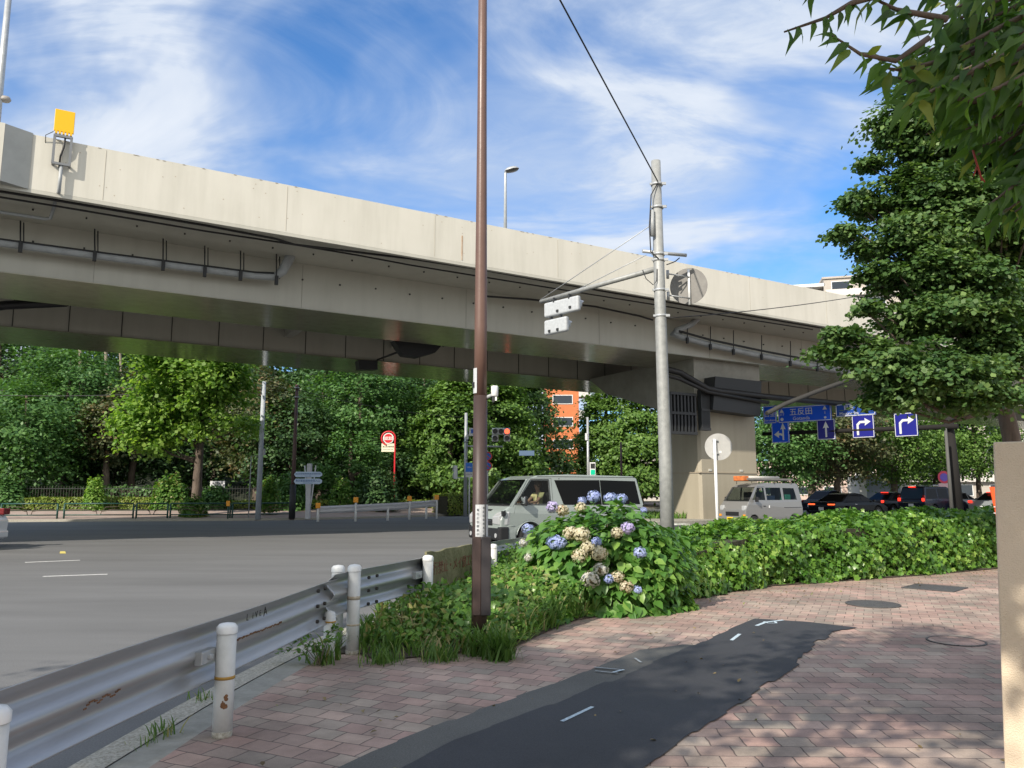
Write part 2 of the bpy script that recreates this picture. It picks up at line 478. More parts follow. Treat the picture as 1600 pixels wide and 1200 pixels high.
# ================================================================== SETTING
def brickmat(name, rot, loc=(0, 0, 0)):
    m = bpy.data.materials.new(name); m.use_nodes = True
    t = m.node_tree; p = t.nodes['Principled BSDF']
    tcn = t.nodes.new('ShaderNodeTexCoord')
    mp = t.nodes.new('ShaderNodeMapping'); mp.inputs['Rotation'].default_value = (0, 0, math.radians(rot)); mp.inputs['Location'].default_value = loc
    t.links.new(tcn.outputs['Object'], mp.inputs[0])
    # slightly wavy joints
    wv = t.nodes.new('ShaderNodeTexNoise'); wv.inputs['Scale'].default_value = 9; wv.inputs['Detail'].default_value = 2
    t.links.new(mp.outputs[0], wv.inputs['Vector'])
    ad = t.nodes.new('ShaderNodeMix'); ad.data_type = 'RGBA'; ad.blend_type = 'LINEAR_LIGHT'; ad.inputs[0].default_value = 0.012
    t.links.new(mp.outputs[0], ad.inputs[6]); t.links.new(wv.outputs['Color'], ad.inputs[7])
    bk = t.nodes.new('ShaderNodeTexBrick'); bk.offset = 0.5; bk.squash = 1
    bk.inputs['Scale'].default_value = 1.0
    bk.inputs['Brick Width'].default_value = 0.195; bk.inputs['Row Height'].default_value = 0.165
    bk.inputs['Mortar Size'].default_value = 0.0048; bk.inputs['Mortar Smooth'].default_value = 0.4
    bk.inputs['Bias'].default_value = -0.1
    bk.inputs['Color1'].default_value = (0.42, 0.285, 0.24, 1); bk.inputs['Color2'].default_value = (0.38, 0.325, 0.265, 1)
    bk.inputs['Mortar'].default_value = (0.13, 0.10, 0.085, 1)
    t.links.new(ad.outputs[2], bk.inputs['Vector'])
    # second look at the same bricks for a wider spread of tones
    bk2 = t.nodes.new('ShaderNodeTexBrick'); bk2.offset = 0.5
    for k in ('Scale', 'Brick Width', 'Row Height', 'Mortar Size', 'Mortar Smooth'):
        bk2.inputs[k].default_value = bk.inputs[k].default_value
    bk2.inputs['Bias'].default_value = 0.25; bk2.inputs['Color1'].default_value = (1.18, 1.13, 1.10, 1); bk2.inputs['Color2'].default_value = (0.80, 0.82, 0.82, 1); bk2.inputs['Mortar'].default_value = (1, 1, 1, 1)
    off = t.nodes.new('ShaderNodeVectorMath'); off.operation = 'ADD'; off.inputs[1].default_value = (0.195 * 31, 0.165 * 24, 0)
    t.links.new(ad.outputs[2], off.inputs[0]); t.links.new(off.outputs[0], bk2.inputs['Vector'])
    mu = t.nodes.new('ShaderNodeMix'); mu.data_type = 'RGBA'; mu.blend_type = 'MULTIPLY'; mu.inputs[0].default_value = 1
    t.links.new(bk.outputs['Color'], mu.inputs[6]); t.links.new(bk2.outputs['Color'], mu.inputs[7])
    # grit and stains
    g = t.nodes.new('ShaderNodeTexNoise'); g.inputs['Scale'].default_value = 160; g.inputs['Detail'].default_value = 3
    t.links.new(tcn.outputs['Object'], g.inputs['Vector'])
    gr = t.nodes.new('ShaderNodeMapRange'); gr.inputs['To Min'].default_value = 0.72; gr.inputs['To Max'].default_value = 1.28; t.links.new(g.outputs['Fac'], gr.inputs['Value'])
    s = t.nodes.new('ShaderNodeTexNoise'); s.inputs['Scale'].default_value = 1.1; s.inputs['Detail'].default_value = 7; s.inputs['Roughness'].default_value = 0.7
    t.links.new(tcn.outputs['Object'], s.inputs['Vector'])
    sr = t.nodes.new('ShaderNodeMapRange'); sr.inputs['From Min'].default_value = 0.38; sr.inputs['From Max'].default_value = 0.62; sr.inputs['To Min'].default_value = 0.66; sr.inputs['To Max'].default_value = 1.16; t.links.new(s.outputs['Fac'], sr.inputs['Value'])
    mm = t.nodes.new('ShaderNodeMath'); mm.operation = 'MULTIPLY'; t.links.new(gr.outputs[0], mm.inputs[0]); t.links.new(sr.outputs[0], mm.inputs[1])
    vm = t.nodes.new('ShaderNodeVectorMath'); vm.operation = 'SCALE'; t.links.new(mu.outputs[2], vm.inputs[0]); t.links.new(mm.outputs[0], vm.inputs['Scale'])
    t.links.new(vm.outputs[0], p.inputs['Base Color']); p.inputs['Roughness'].default_value = 0.85
    b1 = t.nodes.new('ShaderNodeMath'); b1.operation = 'SUBTRACT'; b1.inputs[0].default_value = 1; t.links.new(bk.outputs['Fac'], b1.inputs[1])
    b2 = t.nodes.new('ShaderNodeMath'); b2.operation = 'MULTIPLY_ADD'; b2.inputs[1].default_value = 0.12; t.links.new(g.outputs['Fac'], b2.inputs[0]); t.links.new(b1.outputs[0], b2.inputs[2])
    bp = t.nodes.new('ShaderNodeBump'); bp.inputs['Strength'].default_value = 0.6; bp.inputs['Distance'].default_value = 0.006
    t.links.new(b2.outputs[0], bp.inputs['Height']); t.links.new(bp.outputs[0], p.inputs['Normal'])
    return m
def asphalt(name, lo, hi, gs=120, patch=0.25, rough=0.85, bump=0.4, streak=0.0):
    m = bpy.data.materials.new(name); m.use_nodes = True
    t = m.node_tree; p = t.nodes['Principled BSDF']; tcn = t.nodes.new('ShaderNodeTexCoord')
    g = t.nodes.new('ShaderNodeTexNoise'); g.inputs['Scale'].default_value = gs; g.inputs['Detail'].default_value = 4; g.inputs['Roughness'].default_value = 0.75
    t.links.new(tcn.outputs['Object'], g.inputs['Vector'])
    cr = t.nodes.new('ShaderNodeValToRGB'); cr.color_ramp.elements[0].color = tuple(lo) + (1,); cr.color_ramp.elements[1].color = tuple(hi) + (1,)
    cr.color_ramp.elements[0].position = 0.3; cr.color_ramp.elements[1].position = 0.7
    t.links.new(g.outputs['Fac'], cr.inputs[0])
    s = t.nodes.new('ShaderNodeTexNoise'); s.inputs['Scale'].default_value = 0.5; s.inputs['Detail'].default_value = 6; s.inputs['Roughness'].default_value = 0.65
    mp = t.nodes.new('ShaderNodeMapping'); mp.inputs['Rotation'].default_value = (0, 0, -BRZ); mp.inputs['Scale'].default_value = (0.25, 1.4, 1) if streak else (1, 1, 1)
    t.links.new(tcn.outputs['Object'], mp.inputs[0]); t.links.new(mp.outputs[0], s.inputs['Vector'])
    sr = t.nodes.new('ShaderNodeMapRange'); sr.inputs['From Min'].default_value = 0.35; sr.inputs['From Max'].default_value = 0.65; sr.inputs['To Min'].default_value = 1 - patch; sr.inputs['To Max'].default_value = 1 + patch
    t.links.new(s.outputs['Fac'], sr.inputs['Value'])
    vm = t.nodes.new('ShaderNodeVectorMath'); vm.operation = 'SCALE'; t.links.new(cr.outputs[0], vm.inputs[0]); t.links.new(sr.outputs[0], vm.inputs['Scale'])
    t.links.new(vm.outputs[0], p.inputs['Base Color']); p.inputs['Roughness'].default_value = rough
    bp = t.nodes.new('ShaderNodeBump'); bp.inputs['Strength'].default_value = bump; bp.inputs['Distance'].default_value = 0.004
    t.links.new(g.outputs['Fac'], bp.inputs['Height']); t.links.new(bp.outputs[0], p.inputs['Normal'])
    return m
def sheet(name, pts, z, m, kind='structure', parent=None):
    mb = MB(); tri = tessellate_polygon([[Vector((p[0], p[1], 0)) for p in pts]])
    mb.add([(p[0], p[1], z) for p in pts], [tuple(q) for q in tri])
    o = mb.build(name, m, parent)
    for f in o.data.polygons:
        pass
    if kind: o['kind'] = kind
    return o
def offs(poly, d):
    r = []
    for i, p in enumerate(poly):
        a = Vector(poly[max(i - 1, 0)]); b = Vector(poly[min(i + 1, len(poly) - 1)])
        t = (b - a).normalized(); r.append((p[0] + t.y * d, p[1] - t.x * d))
    return r
def smooth(poly, n=2):
    for _ in range(n):
        r = [poly[0]]
        for a, b in zip(poly[:-1], poly[1:]):
            r += [(a[0] * .75 + b[0] * .25, a[1] * .75 + b[1] * .25), (a[0] * .25 + b[0] * .75, a[1] * .25 + b[1] * .75)]
        r.append(poly[-1]); poly = r
    return poly
def strip(name, a, b, za, zb, m, skirt=None, kind='structure'):
    mb = MB()
    rings = []
    for p, q in zip(a, b):
        r = []
        if skirt is not None: r.append((p[0], p[1], skirt))
        r += [(p[0], p[1], za), (q[0], q[1], zb)]
        rings.append([Vector(v) for v in r])
    mb.loft(rings)
    o = mb.build(name, m)
    if kind: o['kind'] = kind
    return o

M_ROAD = asphalt('worn_asphalt', (0.092, 0.093, 0.093), (0.185, 0.188, 0.188), 90, 0.15, 0.8, 0.35, 1)
M_NEWASPH = asphalt('fresh_asphalt', (0.020, 0.021, 0.024), (0.056, 0.058, 0.064), 140, 0.22, 0.7, 0.35)
M_OLDASPH = asphalt('old_asphalt', (0.065, 0.065, 0.06), (0.14, 0.14, 0.13), 110, 0.2, 0.85, 0.5)
M_BRICK = brickmat('paving_bricks', 25)
M_BRICK2 = brickmat('paving_bricks_level', 1.5, (0.07, 0.03, 0))
M_KERB = mat('kerb_stone', (0.24, 0.225, 0.18), 0.9, var=0, col2=(0.58, 0.55, 0.47), vscale=55, bump=0.5, bscale=90)
M_GUTTER = mat('kerb_concrete', (0.24, 0.235, 0.20), 0.9, col2=(0.36, 0.35, 0.31), vscale=6, bump=0.2, bscale=60)
M_SOIL = mat('soil', (0.045, 0.035, 0.022), 0.95, col2=(0.10, 0.08, 0.055), vscale=14, bump=0.8, bscale=40)

road = MB().add([(-300, -60, ROADZ), (300, -60, ROADZ), (300, 500, ROADZ), (-300, 500, ROADZ)], [(0, 1, 2, 3)]).build('road', M_ROAD); struct(road)
KO = smooth([(-3.1, -14), (-2.45, 1), (-2.29, 4.23), (-2.18, 5.96), (-1.95, 7.6), (-1.45, 9.3), (-.8, 11.2), (-.15, 13), (.9, 14.8), (2.5, 16.6), (4.7, 18.4), (8, 20.5), (14, 23.9), (30, 33), (60, 50)])
KM = offs(KO, 0.19); KI = offs(KO, 0.40)
strip('kerb', KO, KM, 0.012, 0.012, M_KERB, skirt=ROADZ - 0.03)
strip('kerb_edging', KM, KI, 0.006, 0.0, M_GUTTER)
sheet('sidewalk', KI + [(60, -14)], 0.0, M_BRICK)
# right part of the pavement, laid level
g2 = lambda x, y, z=0.0: tuple(G(x, y, z))[:2]
right = [g2(1060, 1011), g2(1180, 968), g2(1340, 981), g2(1600, 985), (9, 5), (9, -3), (0.2, -3), g2(700, 1190)]
sheet('sidewalk_bay', right, 0.004, M_BRICK2)
def jag(pts, amp, step, seed):
    rnd = random.Random(seed); r = []
    for a, b in zip(pts[:-1], pts[1:]):
        a = Vector(a); b = Vector(b); n = max(1, int((b - a).length / step)); q = (b - a).normalized(); nn = Vector((-q.y, q.x))
        for i in range(n):
            w = rnd.uniform(-amp, amp) if i else 0
            p0 = a.lerp(b, i / n) + nn * w; r += [tuple(p0), tuple(a.lerp(b, (i + 0.85) / n) + nn * w)]
    r.append(tuple(pts[-1])); return r
oldp = jag([g2(500, 1215), g2(580, 1177), g2(744, 1112), g2(866, 1070), g2(1000, 1017), g2(1066, 1008)], 0.018, 0.22, 2) + [g2(1110, 1010), g2(1060, 1040), g2(900, 1140), g2(760, 1215)]
sheet('asphalt_trench_old', oldp, 0.008, M_OLDASPH)
newl = jag([g2(560, 1240), g2(719, 1156), g2(866, 1103), g2(1000, 1047), g2(1085, 1010), g2(1150, 980), g2(1180, 968)], 0.025, 0.24, 5)
newr = jag([g2(1180, 968), g2(1260, 973), g2(1340, 982), g2(1300, 990), g2(1255, 1022), g2(1250, 1040), g2(1110, 1130), g2(1000, 1215)], 0.035, 0.22, 9)
sheet('asphalt_patch', newl + newr[1:], 0.012, M_NEWASPH)

# painted marks ------------------------------------------------------
M_WHITE = mat('road_paint', (0.72, 0.72, 0.70), 0.7, col2=(0.42, 0.42, 0.41), vscale=25)
M_CHALK = mat('marking_spray', (0.62, 0.74, 0.80), 0.8, col2=(0.25, 0.32, 0.37), vscale=60)
M_CHALK2 = mat('marking_spray_faded', (0.40, 0.44, 0.46), 0.8, col2=(0.18, 0.2, 0.21), vscale=50)
def line(name, pts, w, z, m, label=None, cat=None, group=None):
    mb = MB(); pts = [Vector((p[0], p[1], z)) for p in pts]
    L = [(p.x, p.y) for p in pts]; a = offs(L, w / 2); b = offs(L, -w / 2)
    mb.loft([[Vector((*i, z)), Vector((*j, z))] for i, j in zip(a, b)])
    o = mb.build(name, m); struct(o)
    return o
gr = lambda x, y: tuple(G(x, y, ROADZ))[:2]
line('lane_dash', [gr(39, 879), gr(125, 875.5)], 0.16, ROADZ + 0.004, M_WHITE)
line('lane_dash', [gr(67, 901), gr(168, 897.5)], 0.14, ROADZ + 0.004, M_WHITE)
sheet('road_spot', [gr(93, 865), gr(103, 865), gr(102, 861.5), gr(94, 861.5)], ROADZ + 0.004, mat('spot_yellow', (0.65, 0.55, 0.15), 0.8))
for q in ([(878, 1131), (926, 1108)],):
    line('spray_mark', [g2(*p) for p in q], 0.028, 0.016, M_CHALK)
line('spray_mark', [g2(1143, 1003), g2(1156, 993)], 0.035, 0.016, M_CHALK)
line('spray_mark', [g2(1182, 980), g2(1196, 974.5), g2(1224, 971)], 0.04, 0.016, M_CHALK)
line('spray_mark', [g2(1194, 973.5), g2(1200, 976), g2(1213, 976), g2(1211, 973.5)], 0.03, 0.017, M_CHALK)
line('spray_mark', [g2(928, 1046), g2(970, 1050), g2(958, 1054.5)], 0.022, 0.020, M_CHALK2)
line('spray_mark', [g2(930, 1052), g2(966, 1056)], 0.018, 0.021, M_CHALK2)
line('spray_mark', [g2(958, 1054.5), g2(975, 1050.5)], 0.022, 0.022, M_CHALK)
line('spray_mark', [g2(992, 1031), g2(1002, 1038)], 0.022, 0.016, M_CHALK2)

# far side of the junction -------------------------------------------
FK = smooth([(-70, 31), (-40, 36.5), (-26, 39.4), (-13.5, 41.0), (-8.5, 43.6), (-4, 48.8), (1.5, 56), (12, 68), (40, 100)])
FKi = offs(FK, -0.25)
strip('far_kerb', FK, FKi, 0.02, 0.02, M_KERB, skirt=ROADZ - 0.03)
M_FARPAVE = mat('far_paving', (0.30, 0.22, 0.18), 0.9, col2=(0.38, 0.30, 0.25), vscale=1.5)
FE = offs(FK, -4.6)
strip('far_sidewalk', FKi, FE, 0.02, 0.33, M_FARPAVE)
FARZ = 0.33
M_FOREST = mat('forest_floor', (0.03, 0.035, 0.02), 0.95, col2=(0.06, 0.06, 0.035), vscale=0.8, bump=0.5, bscale=4)
sheet('park_ground', FE + [(40, 150), (-90, 150)], 0.33, M_FOREST)
# median island with the pier, and ground beyond the far lanes
def bquad(s0, s1, o0, o1): return [tuple(BP(s0, o0))[:2], tuple(BP(s1, o0))[:2], tuple(BP(s1, o1))[:2], tuple(BP(s0, o1))[:2]]

# ================================================================== OVERPASS
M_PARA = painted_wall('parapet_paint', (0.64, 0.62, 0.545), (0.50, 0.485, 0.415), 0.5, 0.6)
M_PARA_SHADE = mat('parapet_shaded', (0.36, 0.37, 0.35), 0.6, var=0.08, vscale=2)
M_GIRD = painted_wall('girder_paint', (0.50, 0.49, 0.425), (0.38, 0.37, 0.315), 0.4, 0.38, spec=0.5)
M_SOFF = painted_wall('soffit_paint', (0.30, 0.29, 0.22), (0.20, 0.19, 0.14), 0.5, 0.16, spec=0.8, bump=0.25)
M_PIER = painted_wall('pier_paint', (0.36, 0.325, 0.25), (0.27, 0.24, 0.18), 0.4, 0.6)
M_DARKST = mat('dark_steel', (0.022, 0.024, 0.026), 0.6)
M_CABLE = mat('black_cable', (0.012, 0.012, 0.013), 0.5)
M_PIPE = mat('grey_pipe', (0.33, 0.35, 0.36), 0.45, var=0.15, vscale=3)
M_SEAM = mat('joint_line', (0.05, 0.05, 0.045), 0.8)
S0, S1 = -45.0, 90.0
zt = lambda s: 10.61 - 0.0052 * s
zb = lambda s: 9.135 - 0.0076 * s
zg = lambda s: 7.577 - 0.0055 * s
zw = lambda s: 9.20 - 0.0065 * s
ss = [S0 + i * 5 for i in range(int((S1 - S0) / 5) + 1)]
ov = thing('overpass', 'long cream painted road overpass crossing the whole picture on twin box girders', 'overpass', tuple(BP(20, 27, ROADZ)))
def bx_loft(prof, name, m, parent=ov, s=ss, bevel=0):
    mb = MB(); mb.loft([[BP(q, o, z(q)) for o, z in prof] for q in s], closed=True, cap=True)
    return mb.build(name, m, parent, world=True, bevel=bevel)
K = lambda c, f: (lambda s: f(s) + c)
bx_loft([(22.6, zt), (22.6, zb), (22.95, zb), (22.85, zt)], 'parapet', M_PARA)
bx_loft([(39.0, zt), (39.0, zb), (39.3, zb), (39.25, zt)], 'parapet', M_PARA)
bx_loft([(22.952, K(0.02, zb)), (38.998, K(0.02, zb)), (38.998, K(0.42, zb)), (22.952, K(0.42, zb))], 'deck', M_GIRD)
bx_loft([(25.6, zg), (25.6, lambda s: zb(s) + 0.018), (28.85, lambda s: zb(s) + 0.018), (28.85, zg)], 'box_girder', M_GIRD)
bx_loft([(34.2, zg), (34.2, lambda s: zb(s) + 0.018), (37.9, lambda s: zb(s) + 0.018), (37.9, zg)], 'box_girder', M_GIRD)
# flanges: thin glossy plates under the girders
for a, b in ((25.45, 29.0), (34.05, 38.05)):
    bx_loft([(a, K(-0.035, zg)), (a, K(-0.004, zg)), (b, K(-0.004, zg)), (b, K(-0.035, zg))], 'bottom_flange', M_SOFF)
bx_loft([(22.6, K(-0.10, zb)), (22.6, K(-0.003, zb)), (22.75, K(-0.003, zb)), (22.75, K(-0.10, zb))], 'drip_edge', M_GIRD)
# web panel seams / stiffeners
rep_box('web_seam', [BP(q, 34.19, (zg(q) + zb(q)) / 2) for q in np.arange(-6, 62, 1.85)], (0.03, 0.03, 1.5), BRZ, M_SEAM, ov)
rep_box('web_seam', [BP(q, 25.597, (zg(q) + zb(q)) / 2) for q in np.arange(-6, 60, 6.2)], (0.012, 0.008, 1.5), BRZ, mat('faint_seam', (0.27, 0.26, 0.22), 0.7), ov)
# lifting eyes / bolts on the web
rnd = random.Random(3)
rep_box('bolt', [BP(q, 25.575, zg(q) + 1.02 + rnd.uniform(-.03, .03)) for q in np.arange(-4, 36, 1.3)], (0.05, 0.05, 0.05), BRZ, M_SEAM, ov)
rep_box('bolt', [BP(q, 24.3, zb(q) + 0.0) for q in np.arange(-4, 36, 1.3)], (0.045, 0.045, 0.05), BRZ, M_SEAM, ov)
# pale edge of flange
# cross beams between the girders
for q in (-9.0, 8.0, 13.0, 36.0):
    mb = MB(); mb.box(BP(q, 31.53, zb(q) - 0.45), (0.35, 5.1, 0.85), BRZ)
    mb.build('cross_beam', M_GIRD, ov, world=True)
# rust streak + parapet panel joints
rep_box('parapet_joint', [BP(q, 22.5975, (zt(q) + zb(q)) / 2) for q in np.arange(-4.6, 60, 4.85)], (0.012, 0.006, 1.4), BRZ, mat('parapet_joint_dark', (0.44, 0.41, 0.34), 0.8), ov)
rng_ = random.Random(8)
rep_box('parapet_chip', [BP(rng_.uniform(-3, 34), 22.5985, zb(0) + rng_.uniform(.1, 1.35)) for k in range(46)], (0.03, 0.004, 0.022), BRZ, mat('chip_grey', (0.44, 0.38, 0.29), 0.9), ov)
rep_box('parapet_chip', [BP(q, 22.64, zt(q) - 0.01) for q in [rng_.uniform(-3, 34) for k in range(50)]], (0.07, 0.10, 0.014), BRZ, mat('chip_grey', (0, 0, 0)), ov)
P = O(722, 385, 22.59); mb = MB(); mb.box(P + Vector((0, 0, -0.05)), (0.035, 0.006, 0.85), BRZ)
mb.build('rust_streak', mat('rust_stain', (0.42, 0.22, 0.09), 0.9, col2=(0.6, 0.5, 0.38), vscale=8), ov, world=True)
# thickened pilaster at the left; its grey flank has shade put into the colour
sA = D_.dot(O(8, 200, 22.35)); sB = D_.dot(O(52, 210, 22.6))
mb = MB(); rings = []
for q, o in ((sA - 6.0, 22.3), (sA, 22.3)):
    rings.append([BP(q, o, zt(q) + 0.03), BP(q, o, zb(q) - 0.02), BP(q, 22.598, zb(q) - 0.02), BP(q, 22.598, zt(q) + 0.03)])
mb.loft(rings, closed=True, cap=True)
mb.build('parapet_pilaster', M_PARA, ov, world=True)
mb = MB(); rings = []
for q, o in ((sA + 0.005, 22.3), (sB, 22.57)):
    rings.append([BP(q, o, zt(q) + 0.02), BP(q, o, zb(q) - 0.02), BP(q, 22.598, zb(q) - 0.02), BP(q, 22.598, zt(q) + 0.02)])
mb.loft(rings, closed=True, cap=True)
mb.build('pilaster_flank', M_PARA_SHADE, ov, world=True)
# cables under the edge
def bcable(pts, r, o, name='cable', m=M_CABLE, n=6):
    mb = MB(); mb.tube([O(x, y, o) for x, y in pts], r, n); return mb.build(name, m, ov, world=True)
ext = lambda p, q, k: (p[0] + (p[0] - q[0]) * k, p[1] + (p[1] - q[1]) * k)
bcable([(-60, 290), (0, 299), (88, 313), (320, 352), (430, 373), (460, 382), (640, 404), (744, 420), (960, 458), (1085, 479), (1280, 512), (1400, 535)], 0.035, 23.0)
bcable([(-60, 298), (0, 308), (88, 322), (320, 361), (440, 379), (560, 399), (640, 414), (744, 431), (960, 466), (1085, 486), (1270, 515)], 0.028, 23.3)
bcable([(760, 463), (830, 468), (930, 479), (1000, 494), (1020, 500)], 0.04, 24.8)
# drain pipes with hangers
dp = bcable([(-80, 366), (0, 379), (165, 401), (290, 417), (400, 431), (428, 433), (441, 424), (452, 404), (459, 390), (460, 378)], [0.115] * 5 + [0.12, 0.16, 0.165, 0.16, 0.16], 25.0, 'drain_pipe', M_PIPE, 14)
mb = MB()
mb.tube([O(x, y - 5.5, 24.9) for x, y in [(-80, 366), (0, 379), (165, 401), (290, 417), (400, 431), (428, 432)]], 0.03, 6)
for x, y0, y1 in ((32, 345, 382), (148, 358, 396), (255, 373, 411), (320, 384, 421), (376, 392, 427), (432, 397, 434)):
    mb.tube([O(x, y0, 24.95), O(x, y1 + 9, 24.8)], 0.022, 5); mb.box(O(x, y1 + 4, 24.82), (0.10, 0.10, 0.30), BRZ)
    mb.tube([O(x + 5, y0 + 3, 25.2), O(x + 5, y1 + 2, 25.1)], 0.018, 5)
mb.build('pipe_hangers', M_DARKST, dp, world=True)
dp2 = bcable([(1098, 486), (1095, 494), (1080, 507), (1056, 517), (1050, 521), (1066, 527), (1110, 539), (1190, 556), (1300, 577), (1420, 602)], 0.13, 25.0, 'drain_pipe', M_PIPE, 12)
mb = MB()
mb.tube([O(x, y - 4, 24.9) for x, y in [(1060, 521), (1110, 535), (1190, 552), (1300, 573), (1420, 598)]], 0.05, 6)
for x, y0, y1 in ((1074, 505, 531), (1110, 510, 541), (1146, 516, 549), (1190, 524, 557), (1235, 533, 567), (1277, 545, 575)):
    mb.tube([O(x, y0, 24.95), O(x, y1, 24.85)], 0.022, 5); mb.box(O(x, y1 + 1, 24.82), (0.10, 0.10, 0.26), BRZ)
mb.build('pipe_hangers', M_DARKST, dp2, world=True)
# conduit of the beacon, on the parapet and under the edge
mb = MB(); pts = [O(96, 258, 22.5), O(92, 300, 22.5), O(88, 306, 22.9), O(84, 325, 23.8), O(79, 341, 24.2), O(70, 342, 24.2), O(-20, 328, 24.2)]
mb.tube(pts, 0.045, 8); mb.build('conduit', M_PIPE, ov, world=True)
# gussets between the girders (dark)
def gus(poly, o, name='gusset', th=0.5):
    mb = MB(); a = [O(x, y, o) for x, y in poly]; b = [p + N_ * th for p in a]
    mb.loft([a, b], closed=True, cap=True); return mb.build(name, M_DARKST, ov, world=True)
gus([(616, 532), (690, 540), (680, 551), (655, 558), (632, 555), (624, 545)], 30.0)
gus([(560, 563), (590, 563), (590, 577), (562, 577)], 34.0, 'bearing_box')
for pp_, rr_ in (([O(692, 540, 29.5), O(745, 521, 27.0)], 0.06), ([O(590, 562, 34.0), O(622, 550, 31)], 0.05), ([O(-30, 482, 31), O(8, 477, 31), O(104, 472, 29.6)], 0.16)):
    mb = MB(); mb.tube(pp_, rr_, 8); mb.build('service_pipe', M_CABLE, ov, world=True)
# pier --------------------------------------------------------------
PC = O(1096, 806, 26.0); sC = D_.dot(PC)
mb = MB(); ch = 0.12
def prect(s0, s1, o0, o1, z0, z1):
    poly = [(s0 + ch, o0), (s1 - ch, o0), (s1, o0 + ch), (s1, o1 - ch), (s1 - ch, o1), (s0 + ch, o1), (s0, o1 - ch), (s0, o0 + ch)]
    mb.prism([tuple(BP(a, b))[:2] for a, b in poly], z0, z1)
prect(sC, sC + 3.7, 26.0, 28.3, ROADZ, 5.05)
mb.build('pier', M_PIER, ov, world=True)
mb = MB(); mb.box(BP(sC + 1.85, 27.15, 2.27), (3.76, 2.36, 0.05), BRZ); mb.build('pier_band', mat('pier_band', (0.33, 0.28, 0.21), 0.7), ov, world=True)
mb = MB()
for q in (sC + 0.6, sC + 2.55): mb.box(BP(q, 25.98, 2.38), (0.16, 0.05, 0.09), BRZ)
mb.build('survey_plate', mat('plate_pale', (0.5, 0.5, 0.46), 0.5), ov, world=True)
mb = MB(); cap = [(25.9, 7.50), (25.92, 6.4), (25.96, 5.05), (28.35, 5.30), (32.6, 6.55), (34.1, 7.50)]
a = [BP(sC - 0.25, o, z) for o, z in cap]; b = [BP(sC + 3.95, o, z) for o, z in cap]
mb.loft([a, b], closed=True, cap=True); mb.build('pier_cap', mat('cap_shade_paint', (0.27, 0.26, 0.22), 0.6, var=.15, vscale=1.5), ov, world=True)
# plinth
mb = MB(); poly = [(sC - 3.2, 25.3), (sC + 30, 25.3), (sC + 30, 29.0), (sC - 3.2, 29.0)]
mb.prism([tuple(BP(*q))[:2] for q in poly], ROADZ - 0.05, 0.20); mb.build('plinth', M_GUTTER, ov, world=True, bevel=0.03)
# cable racks by the pier head
def rack(x0, x1, y0, y1, o):
    mb = MB(); p = [O(x0, y1, o), O(x1, y1, o), O(x1, y0, o), O(x0, y0, o)]
    n = 7
    for i in range(n + 1):
        q = p[0].lerp(p[1], i / n); h = p[3].z - p[0].z
        mb.box(q + Vector((0, 0, h / 2)), (0.09, 0.18, h), BRZ)
    for f in (0.02, 0.5, 0.98):
        c = p[0].lerp(p[1], 0.5); h = p[3].z - p[0].z
        mb.box(c + Vector((0, 0, h * f)), ((p[1] - p[0]).length + 0.1, 0.24, 0.12), BRZ)
    c = p[0].lerp(p[1], .5); mb.box(c + N_ * 0.16 + Vector((0, 0, (p[3].z - p[0].z) / 2)), ((p[1] - p[0]).length, 0.06, p[3].z - p[0].z), BRZ)
    mb.build('cable_rack', M_DARKST, ov, world=True)
rack(1048, 1086, 614, 678, 25.5); rack(1096, 1107, 610, 672, 25.45)
gus([(1114, 640), (1188, 650), (1190, 596), (1118, 588)], 25.2, 'bearing_cover', 0.7)
mb = MB(); mb.tube([O(1030, 574, 25.3), O(1062, 582, 25.2), (O(1105, 607, 25.1)), O(1125, 611, 25.1), O(1200, 620, 25.1), O(1330, 632, 25.1)], 0.14, 8)
mb.tube([O(1030, 583, 25.3), O(1062, 592, 25.2), O(1105, 612, 25.1), O(1200, 629, 25.1)], 0.09, 8)
mb.build('cable_bundle', M_CABLE, ov, world=True)
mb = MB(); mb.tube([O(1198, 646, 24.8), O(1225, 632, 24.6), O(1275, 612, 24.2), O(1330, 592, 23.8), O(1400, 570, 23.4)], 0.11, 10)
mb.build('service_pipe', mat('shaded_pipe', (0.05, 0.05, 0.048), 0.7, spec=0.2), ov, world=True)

# lamps standing on the overpass --------------------------------------
M_GALV = mat('galvanised', (0.42, 0.44, 0.45), 0.42, 0.35, var=0.12, vscale=8)
M_LAMPG = mat('lamp_underside', (0.05, 0.05, 0.05), 0.3)
def bridge_lamp(x, ytop, ybase, o, label):
    b = O(x, ybase, o); tp = O(x, ytop, o)
    tz = zb(0) + 0.45
    t = thing('street_lamp', label, 'street lamp', (b.x, b.y, tz)); h = tp.z - tz
    mb = MB(); mb.tube([(0, 0, 0), (0, 0, h * 0.97), (0.02, 0, h)], [0.075, 0.05, 0.045], 10); mb.build('pole', M_GALV, t)
    R = Matrix.Rotation(math.radians(20), 3, 'Y') @ Matrix.Identity(3)
    mb = MB(); mb.lathe([(0.0, 0.12), (0.14, 0.10), (0.2, 0.04), (0.21, 0.0)], (0.24, 0, h + 0.06), 16, Matrix.Rotation(math.radians(-12), 3, 'Y') @ Matrix.Diagonal((1.35, 0.8, 1)))
    mb.tube([(0, 0, h - 0.05), (0.05, 0, h + 0.06), (0.14, 0, h + 0.09)], 0.05, 8); mb.build('lamp_head', M_GALV, t)
    mb = MB(); mb.lathe([(0.2, 0.0), (0.17, -0.05), (0.0, -0.08)], (0.24, 0, h + 0.06), 16, Matrix.Rotation(math.radians(-12), 3, 'Y') @ Matrix.Diagonal((1.35, 0.8, 1))); mb.build('lamp_lens', M_LAMPG, t)
bridge_lamp(789.5, 268, 358, 24.0, 'slim grey street lamp rising above the overpass parapet right of the brown pole')
